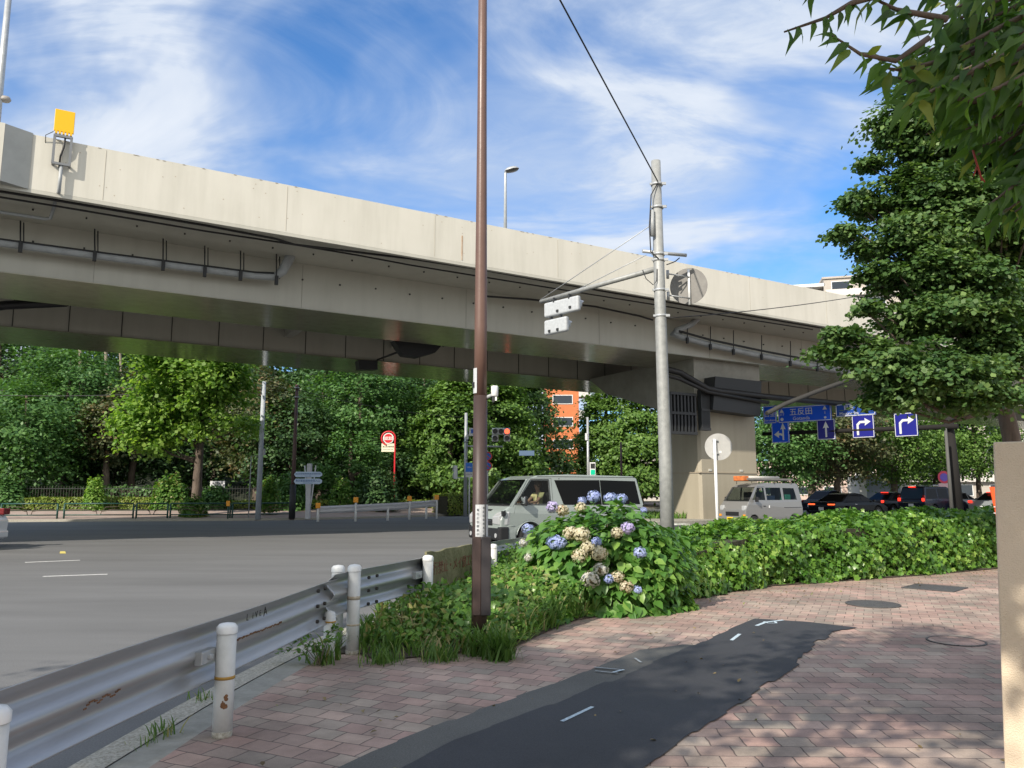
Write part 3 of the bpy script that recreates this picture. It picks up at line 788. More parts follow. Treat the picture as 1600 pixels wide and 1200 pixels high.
# tall pole at the left edge of the picture
b = O(-7, 205, 24.5)
t = thing('lamp_post', 'tall grey pole with a small lamp head beyond the parapet at the left edge', 'lamp post', (b.x, b.y, zb(0) + 0.45))
top = O(14, -30, 24.5); h = 14.5 - t.location.z + 1.0
mb = MB(); mb.tube([(0, 0, 0), (0, 0, 7)], [0.11, 0.07], 12); mb.build('pole', M_GALV, t)
q = O(8, 156, 24.5); q.z += 0
mb = MB(); dl = (q - t.location)
mb.tube([(0, 0, dl.z + 0.05), (dl.x * 0.6, dl.y * 0.6, dl.z + 0.02)], 0.035, 8); mb.lathe([(0.0, 0.10), (0.10, 0.08), (0.13, 0.0), (0.1, -0.05), (0, -0.06)], (dl.x, dl.y, dl.z), 14, Matrix.Diagonal((1.2, 1, 1)))
mb.build('lamp_head', mat('lamp_cap', (0.3, 0.28, 0.26), 0.5), t)

# yellow beacon panel ---------------------------------------------------
c = O(101, 190, 22.47)
t = thing('warning_beacon', 'square yellow panel on a bracket above the parapet at left', 'warning panel', (c.x, c.y, c.z), BRZ)
M_YEL = mat('signal_yellow', (0.83, 0.47, 0.0), 0.45)
M_BRK = mat('bracket_grey', (0.20, 0.21, 0.22), 0.5, 0.3)
w_ = (O(116, 200, 22.35) - O(85, 200, 22.35)).length
mb = MB(); mb.box((0, 0, 0), (w_, 0.06, 0.60)); mb.build('panel', M_YEL, t, bevel=0.01)
mb = MB()
for i in range(5): mb.box((-w_ / 2 + 0.06 + i * (w_ - 0.12) / 4, 0, -0.33), (0.05, 0.06, 0.07))
mb.build('fringe', M_YEL, t)
mb = MB(); fh = 0.78; fz = -0.40
for sx in (-1, 1):
    mb.box((sx * w_ * 0.42, 0.0, fz - fh / 2), (0.06, 0.06, fh)); mb.box((sx * w_ * 0.42, 0.12, fz - fh), (0.05, 0.26, 0.05)); mb.box((sx * w_ * 0.42, 0.12, fz - 0.02), (0.05, 0.26, 0.05))
mb.box((0, 0, fz - 0.02), (w_ * 0.9, 0.07, 0.06)); mb.box((0, 0, fz - fh), (w_ * 0.9, 0.07, 0.06))
mb.build('bracket', M_BRK, t)
mb = MB(); mb.tube([(0.05, 0, fz), (0.03, 0.02, fz - 0.3), (-0.03, 0.06, fz - 0.55), (-0.04, 0.12, fz - 0.85)], 0.025, 6); mb.tube([(-w_ / 2, 0, -0.33), (-w_ / 2 - 0.17, 0.05, -0.45), (-w_ / 2 - 0.16, 0.15, -0.66)], 0.01, 5)
mb.build('cable', M_CABLE, t)
# ================================================================== STREET FURNITURE, NEAR
M_POSTW = mat('post_white', (0.66, 0.67, 0.66), 0.45, col2=(0.54, 0.55, 0.53), vscale=7, bump=0.1)
M_RUST = mat('rust', (0.10, 0.045, 0.022), 0.9, col2=(0.22, 0.11, 0.05), vscale=30)
M_RAIL = mat('rail_galvanised', (0.42, 0.425, 0.43), 0.36, 0.6, col2=(0.52, 0.53, 0.54), vscale=2.2, stretch=(1, 0.25, 1), bump=0.08, bscale=6)
M_BLK = mat('black_marker', (0.008, 0.008, 0.009), 0.6)
M_OCHRE = mat('ochre_band', (0.42, 0.24, 0.05), 0.7)
M_WHITE2 = mat('white_enamel', (0.74, 0.75, 0.74), 0.35, var=0.04)

gl = thing('guardrail', 'dented galvanised W-beam guardrail with white round posts along the near kerb', 'guardrail', (-1.70, 4.75, 0))
RL = smooth([(-2.35, 0.3), (-2.10, 2.4), (-1.98, 3.3), (-1.83, 4.75), (-1.66, 6.0), (-1.56, 6.95)], 2)
RR = smooth([(-1.55, 6.75), (-1.50, 7.05), (-1.30, 7.7), (-1.04, 8.6), (-.55, 10.2), (.0, 12.1), (.9, 13.9), (2.4, 15.7), (4.5, 17.5), (8, 19.6)], 2)
def wbeam(line2, z0, name, rot=0.0, sag=None):
    prof = [(0.0, 0.175), (0.004, 0.168)] + [(0.036 * (1 - math.cos(2 * math.pi * z / 0.185)), z) for z in [0.155 - 0.31 * k / 20 for k in range(21)]] + [(0.004, -0.168), (0.0, -0.175)]
    mb = MB(); rings = []
    # resample
    pts = []
    for a, b in zip(line2[:-1], line2[1:]):
        a = Vector(a); b = Vector(b); n = max(1, int((b - a).length / 0.2))
        pts += [tuple(a.lerp(b, i / n)) for i in range(n)]
    pts.append(line2[-1])
    for i, p in enumerate(pts):
        a = Vector(pts[max(0, i - 1)]); b = Vector(pts[min(len(pts) - 1, i + 1)]); t = (b - a).normalized(); o = Vector((-t.y, t.x))   # to the road
        dz = sag(p) if sag else 0
        ring = []
        for dx, dzp in prof:
            ring.append(Vector((p[0] + o.x * (dx - 0.03), p[1] + o.y * (dx - 0.03), z0 + dzp + dz)))
        for dx, dzp in reversed(prof):
            ring.append(Vector((p[0] + o.x * (dx - 0.036), p[1] + o.y * (dx - 0.036), z0 + dzp + dz)))
        rings.append(ring)
    mb.loft(rings, closed=True, cap=True, smooth=True)
    o = mb.build(name, M_RAIL, gl, world=True)
    return o
wbeam(RL, 0.485, 'rail_beam', sag=lambda p: 0.006 * math.sin(p[1] * 2.1))
wbeam(RR, 0.535, 'rail_beam', sag=lambda p: 0.01 * math.sin(p[1] * 1.3))
def post(x, y, h, r=0.057, band=None, parent=gl, name='post', rusty=()):
    mb = MB(); mb.tube([(x, y, -0.02), (x, y, h - 0.03)], r, 22)
    o = mb.build(name, M_POSTW, parent, world=True)
    mb = MB(); mb.lathe([(r + 0.004, h - 0.05), (r + 0.004, h - 0.015), (r * 0.8, h + 0.004), (0, h + 0.012)], (x, y, 0), 22); mb.build('post_cap', M_WHITE2, o, world=True)
    mb = MB(); mb.tube([(x, y, -.01), (x, y, .035)], r + 0.001, 22); mb.build('base_grime', mat('base_grime', (0.20, 0.17, 0.12), 0.9, col2=(0.5, 0.48, 0.42), vscale=50), o, world=True)
    if band:
        mb = MB(); mb.tube([(x, y, band), (x, y, band + 0.018)], r + 0.0015, 22); mb.build('band', M_OCHRE, o, world=True)
    for a, z, s in rusty:
        mb = MB(); rnd = random.Random(int(z * 100)); 
        for k in range(9):
            q = a + rnd.uniform(-.2, .2); z2 = z + rnd.uniform(-.05, .05); w = s * rnd.uniform(.3, 1)
            mb.disc((x + (r + .0005) * math.cos(q), y + (r + .0005) * math.sin(q), z2), (math.cos(q), math.sin(q), 0), w, 0.002, 8)
        mb.build('rust_spots', M_RUST, o, world=True)
    return o
post(-1.70, 4.75, 0.635, band=0.325, rusty=((-1.15, 0.20, 0.014),))
post(-1.885, 2.93, 0.64, rusty=((-0.3, 0.33, 0.02),))
post(-1.60, 7.25, 0.74)
post(-1.41, 7.05, 0.765)
post(-0.92, 8.62, 0.72); post(-0.26, 10.75, 0.70); post(0.75, 13.3, 0.7)
t = thing('bollard', 'short white stub post with a rusty ring beside the two tall guardrail posts', 'bollard', (-1.54, 6.72, 0))
mb = MB(); mb.tube([(0, 0, -0.02), (0, 0, 0.38)], 0.049, 18); mb.lathe([(0.049, 0.38), (0.04, 0.41), (0, 0.425)], (0, 0, 0), 18); mb.build('shaft', M_POSTW, t)
mb = MB(); mb.tube([(0, 0, 0.325), (0, 0, 0.338)], 0.051, 18); mb.build('rust_ring', M_OCHRE, t)
# grime rings on the tall post
mb = MB(); mb.tube([(-1.41, 7.05, 0.245), (-1.41, 7.05, 0.262)], 0.0585, 22); mb.tube([(-1.41, 7.05, 0.47), (-1.41, 7.05, 0.50)], 0.0585, 22)
mb.build('grime_ring', mat('grime', (0.33, 0.27, 0.18), 0.9, col2=(0.5, 0.45, 0.36), vscale=40), gl, world=True)
# brackets, bolts, joint plates
def at_rail(line2, y):
    for a, b in zip(line2[:-1], line2[1:]):
        if a[1] <= y <= b[1]:
            f = (y - a[1]) / (b[1] - a[1]); t = Vector((b[0] - a[0], b[1] - a[1])).normalized()
            return Vector((a[0] + (b[0] - a[0]) * f, y, 0)), Vector((t.x, t.y, 0)), Vector((t.y, -t.x, 0))
for ln, y, z in ((RL, 4.66, 0.47), (RR, 8.5, 0.53)):
    p, tg, o = at_rail(ln, y)
    mb = MB(); M3 = Matrix((tg, o, (0, 0, 1))).transposed()
    mb.box(p + o * 0.05 + Vector((0, 0, z)), (0.16, 0.05, 0.075), M=M3); mb.box(p + o * 0.08 + Vector((0, 0, z)), (0.035, 0.03, 0.03), M=M3)
    br = mb.build('bracket', M_GALV, gl, world=True, bevel=0.006)
for ln, y0 in ((RL, 6.42), (RR, 7.42)):
    for dy in (0, 0.16):
        for dz in (0.12, 0.0, -0.12):
            p, tg, o = at_rail(ln, y0 + dy); mb = MB()
            mb.disc(p + o * 0.045 + Vector((0, 0, 0.50 + dz)), o, 0.016, 0.02, 6)
            mb.build('bolt', mat('bolt_dark', (0.06, 0.055, 0.05), 0.6, 0.5), gl, world=True)
# graffiti and scratches
for (x, y, ch, sz, rz) in [(383, 960, 'L', 0.062, -6), (389, 957.5, 'i', 0.06, 0), (393, 955.5, 'V', 0.058, 4), (397.5, 951.5, 'E', 0.052, 0), (403.5, 949, 'A', 0.085, 8)]:
    p, tg, o = at_rail(RL, 5.22 + (x - 383) * 0.0125)
    M = frame(p + o * 0.030 + Vector((0, 0, 0.60)), tg) @ Matrix.Rotation(math.radians(rz), 4, 'Z')
    text_on(gl, ch, sz, Matrix.Translation(-Vector(gl.location)) @ M, M_BLK, 'graffiti', depth=0.001)
mb = MB(); rnd = random.Random(4)
for y in np.arange(4.95, 5.75, 0.02):
    p, tg, o = at_rail(RL, y); mb.box(p + o * 0.034 + Vector((0, 0, 0.485 + rnd.uniform(-.004, .004))), (0.024, 0.004, rnd.uniform(.006, .014)), math.atan2(tg.y, tg.x))
mb.build('rust_line', M_RUST, gl, world=True)
mb = MB()
for i in range(14):
    y = 3.62 + i * 0.019; p, tg, o = at_rail(RL, y); mb.box(p + o * 0.034 + Vector((0, 0, 0.475 + 0.022 * abs(math.sin(i * .6)) - 0.02)), (0.02, 0.004, 0.007), math.atan2(tg.y, tg.x))
mb.build('scratch', M_RUST, gl, world=True)
# mossy warning board fixed to the rail
p0, tg0, o0 = at_rail(RR, 8.72); p1, _, _ = at_rail(RR, 10.35)
xd = (p1 - p0).normalized(); on = Vector((xd.y, -xd.x, 0)); L = (p1 - p0).length
t = thing('warning_board', 'mossy weathered board with faded red lettering tied to the guardrail beside the brown pole', 'warning board', (p0.x, p0.y, 0), math.atan2(xd.y, xd.x))
M_MOSS = mat('mossy_board', (0.10, 0.105, 0.045), 0.95, col2=(0.24, 0.22, 0.13), vscale=5, bump=0.6, bscale=30)
mb = MB(); n = 12; a = []; b_ = []
rnd = random.Random(2)
for i in range(n + 1):
    x = L * i / n; zt_ = 0.745 + rnd.uniform(-.012, .012)
    a.append([Vector((x, -0.06, 0.28)), Vector((x, -0.06, zt_)), Vector((x, -0.035, zt_ + 0.004)), Vector((x, -0.035, 0.28))])
mb.loft(a, closed=True, cap=True); mb.build('board', M_MOSS, t)
text_on(t, '歩行禁止・メイ健工事', 0.155, frame((L * 0.47, -0.063, 0.545), (1, 0, 0)), mat('faded_red', (0.20, 0.055, 0.04), 0.9, col2=(0.15, 0.10, 0.06), vscale=20), 'lettering')

# brown pole ----------------------------------------------------------
M_BROWN = mat('brown_enamel', (0.135, 0.078, 0.060), 0.38, var=0.10, vscale=3, bump=0.05, bscale=30)
M_BROWN2 = mat('brown_sleeve', (0.045, 0.027, 0.023), 0.5, var=0.15, vscale=4)
PBX, PBY = -0.30, 7.25
t = thing('lamp_pole', 'tall tapering brown steel pole standing in the planting bed in front of the van', 'lamp pole', (PBX, PBY, 0))
mb = MB(); mb.tube([(0, 0, 2.30), (0.0, 0, 3.0), (0.0, 0, 5.2), (0.0, 0, 9.5)], [0.062, 0.060, 0.047, 0.037], 28); mb.build('upper_shaft', M_BROWN, t)
mb = MB(); mb.tube([(0, 0, -0.05), (0, 0, 0.9), (0, 0, 2.32)], [0.072, 0.069, 0.066], 28); mb.build('sleeve', M_BROWN2, t)
mb = MB(); mb.box((0.062, -0.012, 0.66), (0.085, 0.15, 0.70)); mb.build('cable_box', mat('box_dark', (0.028, 0.024, 0.026), 0.5), t, bevel=0.006)
mb = MB(); mb.box((-0.02, -0.055, 0.66), (0.075, 0.05, 0.70)); mb.build('cover_plate', M_BROWN2, t, bevel=0.004)
def wrap(z0, z1, a0, a1, r, name, m, n=10):
    mb = MB(); rings = []
    for i in range(n + 1):
        q = math.radians(a0 + (a1 - a0) * i / n)
        rings.append([Vector((r * math.cos(q), r * math.sin(q), z0)), Vector((r * math.cos(q), r * math.sin(q), z1)), Vector(((r + .002) * math.cos(q), (r + .002) * math.sin(q), z1)), Vector(((r + .002) * math.cos(q), (r + .002) * math.sin(q), z0))])
    mb.loft(rings, closed=True, cap=True); return mb.build(name, m, t)
M_STK = mat('sticker_white', (0.55, 0.57, 0.58), 0.5, col2=(0.44, 0.46, 0.47), vscale=30)
st = wrap(0.985, 1.30, -118, 8, 0.076, 'address_plate', M_STK)
mb = MB(); mb.box((0.055, -0.07, 1.14), (0.012, 0.012, 0.33)); st2 = mb.build('tape', M_DARKST, t)
mi = mat('print_grey', (0.16, 0.17, 0.18), 0.7)
for k, (ch, z) in enumerate(zip('電柱広告募集中', np.linspace(1.25, 1.03, 7))):
    q = math.radians(-100); text_on(st, ch, 0.026, frame((0.0795 * math.cos(q), 0.0795 * math.sin(q), z), (-math.sin(q), math.cos(q), 0)), mi, 'lettering', depth=0.0006)
for k, (ch, z) in enumerate(zip('港区白金台五丁目', np.linspace(1.27, 1.02, 8))):
    q = math.radians(-62); text_on(st, ch, 0.020, frame((0.0795 * math.cos(q), 0.0795 * math.sin(q), z), (-math.sin(q), math.cos(q), 0)), mi, 'lettering', depth=0.0006)
wrap(2.34, 2.58, -190, -118, 0.0665, 'notice_plate', M_STK)
mb = MB(); q = math.radians(-150); mb.box((0.068 * math.cos(q), 0.068 * math.sin(q), 2.42), (0.03, 0.02, 0.05), q)
mb.build('notice_print', M_DARKST, t)
# sensor on the pole
s_ = thing('sensor', 'white round sensor unit on a short grey bracket clamped to the brown pole', 'sensor', (PBX, PBY, 2.30))
mb = MB(); mb.tube([(0.05, -0.01, 0.0), (0.125, -0.01, 0.03)], 0.018, 8); mb.build('bracket', M_PIPE, s_)
mb = MB(); mb.lathe([(0, 0.115), (0.030, 0.113), (0.034, 0.105), (0.034, 0.02), (0.028, 0.012), (0, 0.012)], (0.135, -0.01, 0), 18); mb.build('housing', M_WHITE2, s_)
mb = MB(); mb.box((0.122, -0.01, -0.018), (0.022, 0.035, 0.05)); mb.build('socket', M_DARKST, s_)
mb = MB(); mb.box((0.148, -0.02, -0.012), (0.018, 0.03, 0.035)); mb.build('emitter', M_WHITE2, s_)

# grey signal pole ------------------------------------------------------
SPX, SPY = 2.93, 14.75
M_SPOLE = mat('pole_zinc', (0.24, 0.25, 0.245), 0.55, 0.15, col2=(0.34, 0.35, 0.34), vscale=9, bump=0.15, bscale=30)
sp = thing('signal_pole', 'thick grey tapered utility pole with a signal arm, standing behind the hydrangea', 'signal pole', (SPX, SPY, 0))
mb = MB(); mb.tube([(0, 0, -0.05), (-0.0, 0, 2), (-.02, 0, 5), (-.03, 0, 8.02)], [0.135, 0.124, 0.110, 0.094], 26); mb.build('shaft', M_SPOLE, sp)
def pband(z, r=0.118, h=0.05):
    mb = MB(); mb.tube([(-.02, 0, z), (-.02, 0, z + h)], r, 24); mb.box((0.11, -0.06, z + h / 2), (0.08, 0.03, 0.05)); mb.box((-0.14, -0.04, z + h / 2), (0.06, 0.03, 0.04)); mb.build('clamp', M_GALV, sp)
for z in (7.50, 7.02, 6.05, 5.93, 5.32, 4.80): pband(z, 0.118)
ae = A(845, 469, 17.6); az = ae - Vector((SPX, SPY, 0)); az.z = 5.72
mb = MB(); mb.tube([(-0.08, 0.08, 5.80), (az.x, az.y, az.z)], [0.055, 0.045], 14); mb.build('arm', M_SPOLE, sp)
mb = MB(); mb.tube([(az.x, az.y, az.z + 0.05), (-0.06, 0.02, 6.75)], 0.009, 5); mb.tube([(az.x * .68, az.y * .68, az.z + .05), (-0.24, 0.18, 6.12)], 0.009, 5); mb.build('stay_wire', M_GALV, sp)
mb = MB(); c0 = A(1008, 387, 15.0) - Vector((SPX, SPY, 0)); c1 = A(1072, 397, 15.4) - Vector((SPX, SPY, 0)); c0.z += 0; 
mb.tube([Vector((-0.35, -0.05, c0.z)), Vector((0.55, 0.1, c0.z - 0.04))], 0.035, 10); mb.build('crossbar', M_GALV, sp)
mb = MB(); mb.tube([(-0.15, -0.1, 6.42), (-0.15, -0.1, 6.95)], 0.045, 12); mb.build('junction_box', M_PIPE, sp)
mb = MB(); mb.tube([(-0.03, -0.12, 7.5), (-0.17, -0.15, 7.25), (-0.22, -0.15, 6.6), (-0.2, -0.12, 6.1), (-.05, -0.12, 5.95)], 0.012, 6)
mb.tube([(-0.35, -0.02, 5.75), (-0.30, -.1, 5.55), (-0.17, -.13, 5.42), (-0.1, -.12, 5.5), (-.08, -.1, 5.75)], 0.009, 6)
mb.tube([(0.12, -.05, 5.85), (0.3, 0, 5.93), (0.4, 0.05, 6.02)], 0.012, 6)
mb.build('cable', M_CABLE, sp)
# traffic signal (seen from the back) hung on the arm
def signal_head(name, label, loc, rz, rows, body, lit=None, back=False, group=None):
    """rows: list of (z, [x...]) lamp positions, faces +y local"""
    t = thing(name, label, 'traffic light', loc, rz, group)
    for z, xs in rows:
        w = (max(xs) - min(xs)) + 0.42 if len(xs) > 1 and len(xs) != 2 else None
        segs = [(min(xs), max(xs))] if w else [(x, x) for x in xs]
        if back: segs = [(min(xs), max(xs))]
        for a, b in segs:
            mb = MB(); mb.box(((a + b) / 2, 0, z), (b - a + 0.40, 0.14, 0.40)); mb.build('housing', body, t, bevel=0.05, seg=3)
        for i, x in enumerate(xs):
            mb = MB(); mb.disc((x, 0.078, z), (0, 1, 0), 0.15, 0.02, 20)
            on = lit and (z, x) in lit
            mb.build('lamp', lit[(z, x)] if on else mat('lamp_off', (0.03, 0.025, 0.03), 0.3), t)
            mb = MB(); rg = []
            for k in range(13):
                q = math.radians(-20 + 220 * k / 12); 
                rg.append([Vector((x + 0.165 * math.cos(q), 0.07, z + 0.165 * math.sin(q))), Vector((x + 0.165 * math.cos(q), 0.07 + 0.26 * max(0.25, math.sin(q)), z + 0.165 * math.sin(q) - 0.02)),
                           Vector((x + 0.155 * math.cos(q), 0.07 + 0.26 * max(0.25, math.sin(q)), z + 0.155 * math.sin(q) - 0.02)), Vector((x + 0.155 * math.cos(q), 0.07, z + 0.155 * math.sin(q)))])
            mb.loft(rg, closed=True, cap=True); mb.build('visor', body, t)
    return t
M_SIG = mat('signal_grey', (0.36, 0.38, 0.40), 0.5, col2=(0.46, 0.49, 0.51), vscale=14)
sdir = Vector((az.x, az.y, 0)).normalized()
sl = Vector((SPX, SPY, 0)) + Vector((az.x * 0.80, az.y * 0.80, az.z - 0.24))
rzz = math.atan2(-sdir.y, -sdir.x)
th = signal_head('traffic_light', 'grey five-lamp traffic light seen from behind, hung on the arm of the thick grey pole', tuple(sl), rzz, [(0, [-0.42, 0, 0.42]), (-0.48, [-0.42, 0.0])], M_SIG, back=True)
for c_, d_ in [((x, 0, -0.24), (0.05, 0.08, 0.12)) for x in (-0.4, -0.05)] + [((x, -0.02, 0.22), (0.05, 0.10, 0.14)) for x in (-0.25, 0.3)] + [((x, -0.08, z), (0.07, 0.04, 0.06)) for x, z in ((-0.1, -0.1), (0.35, -0.08), (-0.4, -0.6), (-0.1, -0.6))]:
    mb = MB(); mb.box(c_, d_); mb.build('hanger', M_DARKST, th)
th.scale = (0.84, 0.84, 0.84)
# round sign backs
M_ALU = mat('sign_back_alu', (0.15, 0.145, 0.135), 0.6, 0.0, col2=(0.20, 0.195, 0.18), vscale=5)
c = A(1076, 447, 15.6)
t = thing('road_sign', 'round grey back of a road sign bracketed high on the thick grey pole', 'road sign', tuple(c))
nn = Vector((0.35, 0.93, 0.0))
mb = MB(); mb.disc((0, 0, 0), nn, 0.375, 0.012, 40); mb.build('sign_plate', M_ALU, t)
mb = MB(); mb.tube([(0.0, -0.04, -0.40), (0.0, -0.04, 0.34)], 0.025, 8); mb.build('back_rail', M_WHITE2, t)
mb = MB()
for z in (0.17, -0.27): mb.tube([(0.0, -0.06, z), (-0.44, -0.22, z + .02)], 0.015, 8); mb.tube([(-0.46, -.2, z - .07), (-0.46, -.2, z + .1)], 0.03, 8)
mb.build('bracket', M_GALV, t)
c = A(1123.5, 698, 18.0)
t = thing('road_sign', 'round pale sign back on a slim white pole behind the ivy hedge', 'road sign', (c.x - 0.10, c.y, 0))
mb = MB(); mb.disc((0.10, 0.05, c.z), (0.12, 1, 0), 0.315, 0.012, 40); mb.build('sign_plate', mat('sign_back_pale', (0.46, 0.46, 0.44), 0.5, col2=(0.38, 0.38, 0.37), vscale=4), t)
mb = MB(); mb.tube([(0, 0, -0.1), (0, 0, c.z + 0.18)], 0.035, 14); mb.build('pole', M_WHITE2, t)
mb = MB(); mb.box((0.02, 0.02, c.z + 0.15), (0.12, 0.05, 0.03)); mb.box((0.02, 0.02, c.z - 0.15), (0.12, 0.05, 0.03)); mb.build('clamp', M_GALV, t)
mb = MB(); mb.box((0.17, 0.038, c.z - 0.12), (0.12, 0.004, 0.05)); mb.build('label_plate', M_WHITE2, t)
# overhead wires
def wire(name, label, pts, r=0.012, sag=0.0):
    a, b = Vector(pts[0]), Vector(pts[1]); P = []
    for i in range(21):
        f = i / 20; q = a.lerp(b, f); q.z -= sag * 4 * f * (1 - f); P.append(q)
    mb = MB(); mb.tube(P, r, 6); o = mb.build(name, M_CABLE); return tag(o, label, 'wire')
p0 = Vector((SPX - .02, SPY - .1, 7.55)); p1 = A(875, 0, 11.0)
wire('overhead_wire', 'black overhead wire running from the grey pole top to the upper edge of the picture', (p0, p0 + (p1 - p0) * 2.6), 0.014)
wire('overhead_wire', 'thin wire running right from the grey pole across the overpass parapet to the ginkgo', (A(1043, 497, 15.1), A(1440, 443, 22)), 0.010, 0.12)
wire('overhead_wire', 'thin wire strung in front of the woods at the left edge', (A(-60, 616, 45), A(215, 616, 44)), 0.02, 0.1)
wire('overhead_wire', 'thin wire strung between the woods and the bus stop', (A(458, 607, 44), A(728, 652, 50)), 0.018, 0.3)

# concrete marker block behind the hedge, manholes, gate wall, orange banner
c = A(1064, 829, 16.6)
t = MB(); t.box((c.x, c.y, c.z - 0.35), (0.33, 0.25, 1.0), 0.3); o = t.build('marker_block', mat('mossy_white', (0.62, 0.62, 0.58), 0.9, col2=(0.13, 0.15, 0.09), vscale=9, detail=8), bevel=0.02); tag(o, 'white concrete block spotted with moss between the hydrangea and the ivy hedge', 'concrete block')
def manhole(label, x0, x1, y0, y1, shape, m, rim):
    c = g2((x0 + x1) / 2, (y0 + y1) / 2); w = abs(g2(x1, (y0 + y1) / 2)[0] - g2(x0, (y0 + y1) / 2)[0]) / 2
    t = thing('manhole_cover', label, 'manhole cover', (c[0], c[1], 0.0), 0)
    n = 40 if shape == 'round' else 4
    mb = MB(); off = 0 if shape == 'round' else math.radians(0)
    w2 = w
    poly = [(w2 * math.cos(off + 2 * math.pi * i / n), w2 * math.sin(off + 2 * math.pi * i / n)) for i in range(n)]
    inn = [(a * 0.93, b * 0.93) for a, b in poly]
    mb.prism(inn, -0.02, 0.010); mb.build('lid', m, t)
    mb = MB(); a = [[Vector((*p, z)) for p, z in ((po, 0.002), (po, 0.013), (pi_, 0.013), (pi_, 0.002))] for po, pi_ in zip(poly + poly[:1], inn + inn[:1])]
    mb.loft(a, closed=True); mb.build('rim', rim, t)
M_IRON = mat('cast_iron', (0.055, 0.055, 0.055), 0.6, col2=(0.11, 0.105, 0.10), vscale=30, bump=1.0, bscale=60)
manhole('round dark iron manhole cover in the pavement near the ivy hedge', 1324, 1404, 944, 945.5, 'round', M_IRON, M_IRON)
manhole('square dark iron access cover set diagonally beside the gate wall', 1408, 1513, 918, 920, 'square', M_IRON, M_IRON)
manhole('round manhole cover filled with paving bricks at lower right', 1452, 1536, 1002, 1004, 'round', M_BRICK2, M_IRON)

M_WALL = mat('wall_stucco', (0.56, 0.47, 0.345), 0.95, col2=(0.64, 0.54, 0.41), vscale=4, bump=0.4, bscale=150)
wp = A(1566, 1000, 3.75)
wx, wy = wp.x, wp.y
ztop = A(1553, 688, 3.75).z
mb = MB(); mb.prism([(wx, wy), (wx + 4.0, wy - 2.4), (wx + 4.3, wy - 2.1), (wx + 0.22, wy + 0.30)], -0.05, ztop)
# slight lean of its left edge as in the photo
o = mb.build('gate_wall', M_WALL, bevel=0.008)
for v in o.data.vertices:
    if v.co.x < wx + 0.5: v.co.x += 0.085 * (v.co.z / ztop - 0.55)
tag(o, 'rough beige rendered wall end at the right edge of the picture', 'wall')
# orange banner
c = A(1556, 800, 9.0)
t = thing('banner', 'narrow orange banner leaning behind the beige wall', 'banner', (c.x, c.y, 0))
mb = MB(); rg = []
for i in range(9):
    z = 0.93 + i * 0.068; x = 0.075 * (1 - i / 8) - 0.045
    rg.append([Vector((x, 0, z)), Vector((x + 0.6, 0.02 * math.sin(i), z)), Vector((x + 0.6, 0.012 + 0.02 * math.sin(i), z)), Vector((x, 0.012, z))])
mb.loft(rg, closed=True, cap=True); cl = mb.build('cloth', mat('orange_cloth', (0.80, 0.10, 0.02), 0.7), t)
text_on(cl, '工事中', 0.11, frame((0.12, -0.02, 1.2), (1, 0, 0)), M_WHITE2, 'lettering')
mb = MB(); mb.tube([(0.62, 0, 0), (0.60, 0, 1.5)], 0.015, 8); mb.build('pole', M_WHITE2, t)

# ================================================================== STREET FURNITURE, FAR
M_GREENP = mat('green_paint', (0.015, 0.07, 0.055), 0.45)
fence_px = [(-60, -4), (-2, 86), (93, 202), (208, 256), (262, 355), (361, 452)]
flab = ['green pipe fence panel behind the white car at the left edge', 'green pipe fence panel just right of the white car', 'green pipe fence panel in front of the small yellow-green bush', 'short green pipe fence panel left of the bright ginkgo', 'green pipe fence panel at the foot of the bright ginkgo', 'green pipe fence panel between the ginkgo and the dark brown pole']
def fkp(x):   # point on the far kerb line for a picture column
    u = (x - 800) / F; best = None
    for a, b in zip(FK[:-1], FK[1:]):
        for k in range(21):
            p = Vector(a).lerp(Vector(b), k / 20); yy = p.y
            t_ = (yy + 0.0) / (CT + 0.02)
            e = abs(p.x / t_ - u)
            if best is None or e < best[0]: best = (e, p)
    p = best[1]; return Vector((p.x, p.y + 0.45, 0))
for (x0, x1), lb in zip(fence_px, flab):
    a, b = fkp(x0), fkp(x1); dv = (b - a); L = dv.length
    t = thing('pipe_fence', lb, 'fence', tuple(a), math.atan2(dv.y, dv.x), 'green pipe fence panels along the far kerb')
    for x in (0.0, L):
        mb = MB(); mb.tube([(x, 0, 0), (x, 0, 0.80)], 0.045, 10); mb.build('post', M_GREENP, t)
    mb = MB(); mb.tube([(0, 0, 0.80), (L, 0, 0.80)], 0.035, 8); mb.build('top_rail', M_GREENP, t)
    mb = MB(); mb.tube([(0, 0, 0.22), (L, 0, 0.22)], 0.03, 8); mb.build('bottom_rail', M_GREENP, t)
    mb = MB(); m_ = L / 2
    for s in (-1, 1):
        mb.tube([(m_ - s * L * .45, 0, 0.50), (m_ - s * L * .2, 0, 0.50), (m_ - s * 0.12, 0, 0.38), (m_ - s * 0.08, 0, 0.22)], 0.02, 6)
        mb.tube([(m_ - s * 0.12, 0, 0.40), (m_ - s * 0.32, 0, 0.62), (m_ - s * L * .42, 0, 0.66)], 0.016, 6)
    mb.build('infill', mat('fence_infill', (0.10, 0.075, 0.05), 0.6), t)
